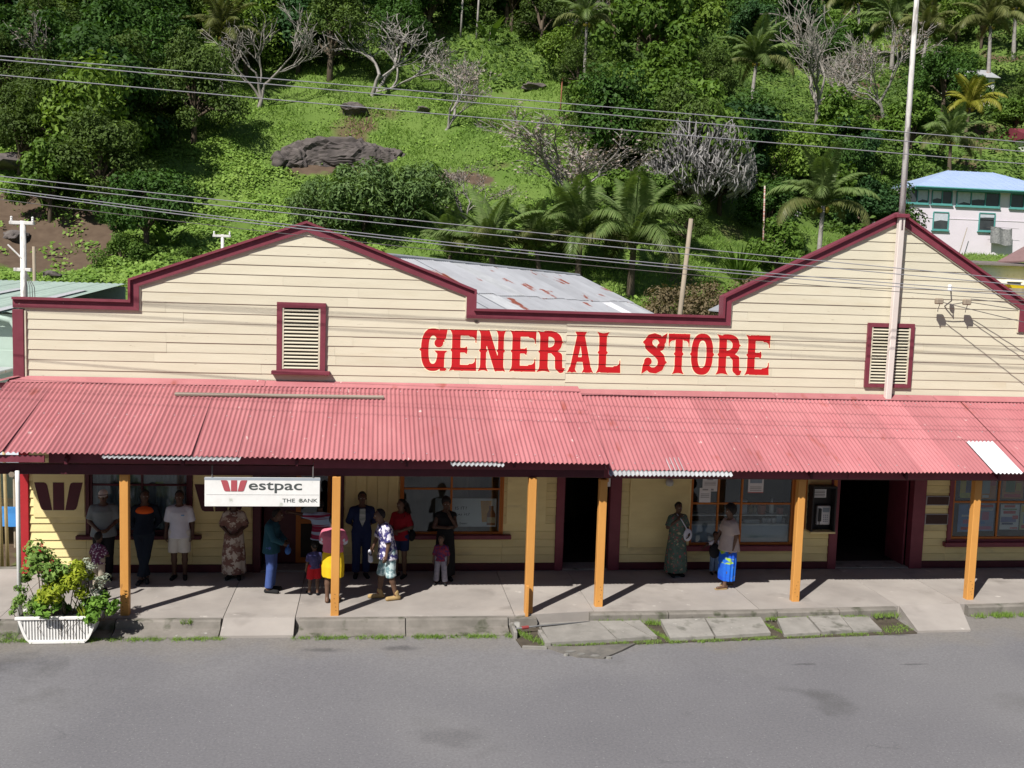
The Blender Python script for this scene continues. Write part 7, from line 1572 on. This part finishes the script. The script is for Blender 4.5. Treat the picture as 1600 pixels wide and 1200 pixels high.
person('person in a pink top and yellow skirt seen from behind, partly hidden by a post', (-.66, -2.02), 172, 1.64, dict(wear=[('skirt', 'skirt', f_yel, 1.08, .50, .15, .20, 9, .07), ('top', 'top', f_pink, .75, 1.0, .03, .02)], shoes=None, extra=[lambda e, J, H: SDF().cone(J['sp'] + np.array([.02, 0, -.1]), J['ep'], .075, .06, .02, True).cone(J['sm'] + np.array([-.02, 0, -.1]), J['em'], .075, .06, .02, True).build('white_sleeve', f_white, e, .015)]),
       dict(ep=(.23, -.05, 1.16), em=(-.23, -.05, 1.16), wp=(.12, -.20, 1.08), wm=(-.12, -.20, 1.08), gp=(.05, -.26, 1.08), gm=(-.05, -.26, 1.08)), 1, 'short', 0, 0, woman=True, fat=1.12)
person('person in dark blue overalls over a white printed vest standing by the wall', (-.16, -.40), 5, 1.72, dict(wear=[('legs', 'trousers', f_dkblue, 1.94, 1.02, .02, .012), ('top', 'jacket', f_dkblue, 1.3, .92, .026)], shoes=(f_shoe, 0), extra=[lambda e, J, H: MB().prism([(-.055, 1.42), (.055, 1.42), (.06, 1.2), (0, 1.06), (-.06, 1.2)], -.152, -.13).build('vest', M('printed_vest', (.50, .50, .54), (.12, .16, .12), 5, .8, stretch=(.2, .2, 2.2)), e)]), BEHIND, 0, 'short')
person('person in a blue and white printed shirt and tan boots stepping left', (.36, -1.86), -78, 1.73, dict(wear=[('legs', 'shorts', f_plaid, 1.12, 1.0, .03, .02), ('top', 'shirt', f_aloha, .95, .78, .034, .035)], shoes=(f_tan, .06), extra=[lambda e, J, H: SDF().cone(J['gm'] + np.array([0, -.02, .02]), J['gm'] + np.array([.0, .0, -.16]), .03, .05, .02).build('white_cloth', f_white, e, .014)] + [lambda e, J, H, q=q: SDF().cone(J['a' + q] + np.array([0, 0, .03]), J['a' + q] + np.array([0, 0, .085]), .044, .046, .01, True).build('sock', f_sock, e, .013) for q in 'pm']),
       dict(pel=(0, -.02, .95), ws=(0, -.05, 1.13), ch=(0, -.09, 1.30), nk=(0, -.13, 1.44), hd=(0, -.18, 1.585), sp=(.178, -.10, 1.36), sm=(-.178, -.10, 1.36), ep=(.24, -.06, 1.12), wp=(.235, -.10, .88), gp=(.235, -.12, .795), em=(-.24, -.16, 1.13), wm=(-.23, -.26, .93), gm=(-.23, -.29, .85), kp=(.10, .02, .50), ap=(.10, .13, .085), tp=(.12, -.03, .032), km=(-.10, -.10, .50), am=(-.10, -.14, .085), tm=(-.12, -.31, .032)), 1, 'short', 0, .2)
person('person in a red shirt and navy shorts holding an arm, beside the window', (.62, -.42), -30, 1.58, dict(wear=[('legs', 'shorts', f_dkblue, .75, 1.0, .022, .01), ('top', 'shirt', f_red, .9, .84, .022, .02)], shoes=(f_shoe, 0), extra=[bag(f_blk, (.22, .10, .93), (.07, .11, .13), [(.20, .08, 1.05), (.13, .06, 1.44), (.12, -.08, 1.40), (.21, -.02, 1.0)])]),
       dict(ep=(.25, -.02, 1.14), wp=(.08, -.20, 1.07), gp=(.0, -.22, 1.08), em=(-.23, .0, 1.12), wm=(-.10, -.20, 1.02), gm=(-.03, -.23, 1.02)), 1, 'pony', -25, 0, woman=True)
person('person in a long black dress with bushy hair and a hand at the chin', (1.50, -.62), 3, 1.66, dict(wear=[('skirt', 'skirt', f_blk, 1.12, .10, .15, .22, 8, .04), ('top', 'bodice', f_blk, .15, 1.0, .018)], shoes=(f_shoe, 0)),
       dict(em=(-.24, -.06, 1.13), wm=(.02, -.20, 1.14), gm=(.10, -.19, 1.15), ep=(.19, -.16, 1.17), wp=(.06, -.15, 1.38), gp=(.03, -.12, 1.46)), 0, 'bushy', 0, .2, woman=True)
person('child in a red checked shirt and pale striped trousers before the black dress', (1.40, -.98), -10, 1.02, dict(wear=[('legs', 'trousers', f_gwp, 1.9, 1.0, .028, .02), ('top', 'shirt', f_redp, 1.2, .82, .024)], shoes=(f_shoe, 0)), dict(kp=(.12, -.05, .50), ap=(.15, .02, .085), tp=(.18, -.14, .032), km=(-.12, 0, .5), am=(-.15, .05, .085), tm=(-.18, -.11, .032)), 1, 'short', -30, .2, True)
person('person in a long floral dress with a white shoulder bag by the yellow panel', (6.33, -.46), 10, 1.55, dict(wear=[('skirt', 'skirt', f_floral, 1.14, .10, .155, .27, 9, .05), ('top', 'bodice', f_floral, .9, 1.0, .028, .03)], shoes=(f_shoe, 0), extra=[bag(f_white, (.20, -.14, .98), (.11, .05, .15), [(.20, -.14, 1.08), (.02, -.16, 1.34), (-.05, -.05, 1.46), (-.02, .12, 1.4), (.17, .06, 1.08)])]),
       dict(em=(-.27, -.05, 1.16), wm=(-.07, -.17, 1.36), gm=(-.02, -.13, 1.45), ep=(.26, .02, 1.13), wp=(.22, -.16, 1.02), gp=(.20, -.2, .96)), 0, 'bun', 0, .2, woman=True, fat=1.12)
person('child in pale denim overalls reaching out both arms beside the shop window', (7.20, -.36), 5, .92, dict(wear=[('top', 'shirt', f_white, .7, .95, .016), ('legs', 'overalls', f_denim, 1.9, 1.24, .026, .012)], shoes=(f_shoe, 0)), dict(em=(-.36, -.06, 1.22), wm=(-.50, -.1, 1.12), gm=(-.57, -.1, 1.08), ep=(.34, -.02, 1.18), wp=(.47, -.06, 1.2), gp=(.54, -.06, 1.22)), 0, 'short', 0, 0, True)
person('person in a beige blouse and blue and green tie-dyed skirt walking left', (7.16, -1.30), -80, 1.66, dict(wear=[('skirt', 'skirt', f_rain, 1.02, .16, .16, .19, 9, .09), ('top', 'blouse', f_beige, .85, .80, .03, .05)], shoes=None, extra=[bag(f_blk, (-.16, -.24, .74), (.07, .13, .16), [(-.20, -.20, .86), (-.24, -.15, .95), (-.20, -.28, .86)])] + [lambda e, J, H, q=q: B(-.045, .045, -.13, .13, .0, .016, bev=.006).build('sandal', f_tan, e, (J['t' + q][0] * .5 + J['a' + q][0] * .5, J['t' + q][1] * .5 + J['a' + q][1] * .5, -.002)) for q in 'pm']),
       dict(ep=(.23, .03, 1.13), wp=(.22, -.03, .89), gp=(.22, -.06, .805), em=(-.23, -.08, 1.13), wm=(-.22, -.18, .96), gm=(-.21, -.22, .88), kp=(.10, -.08, .50), ap=(.10, -.12, .085), tp=(.12, -.29, .032), km=(-.10, .02, .5), am=(-.10, .12, .09), tm=(-.11, -.05, .032)), 1, 'afro', 0, 0, woman=True, fat=1.12)
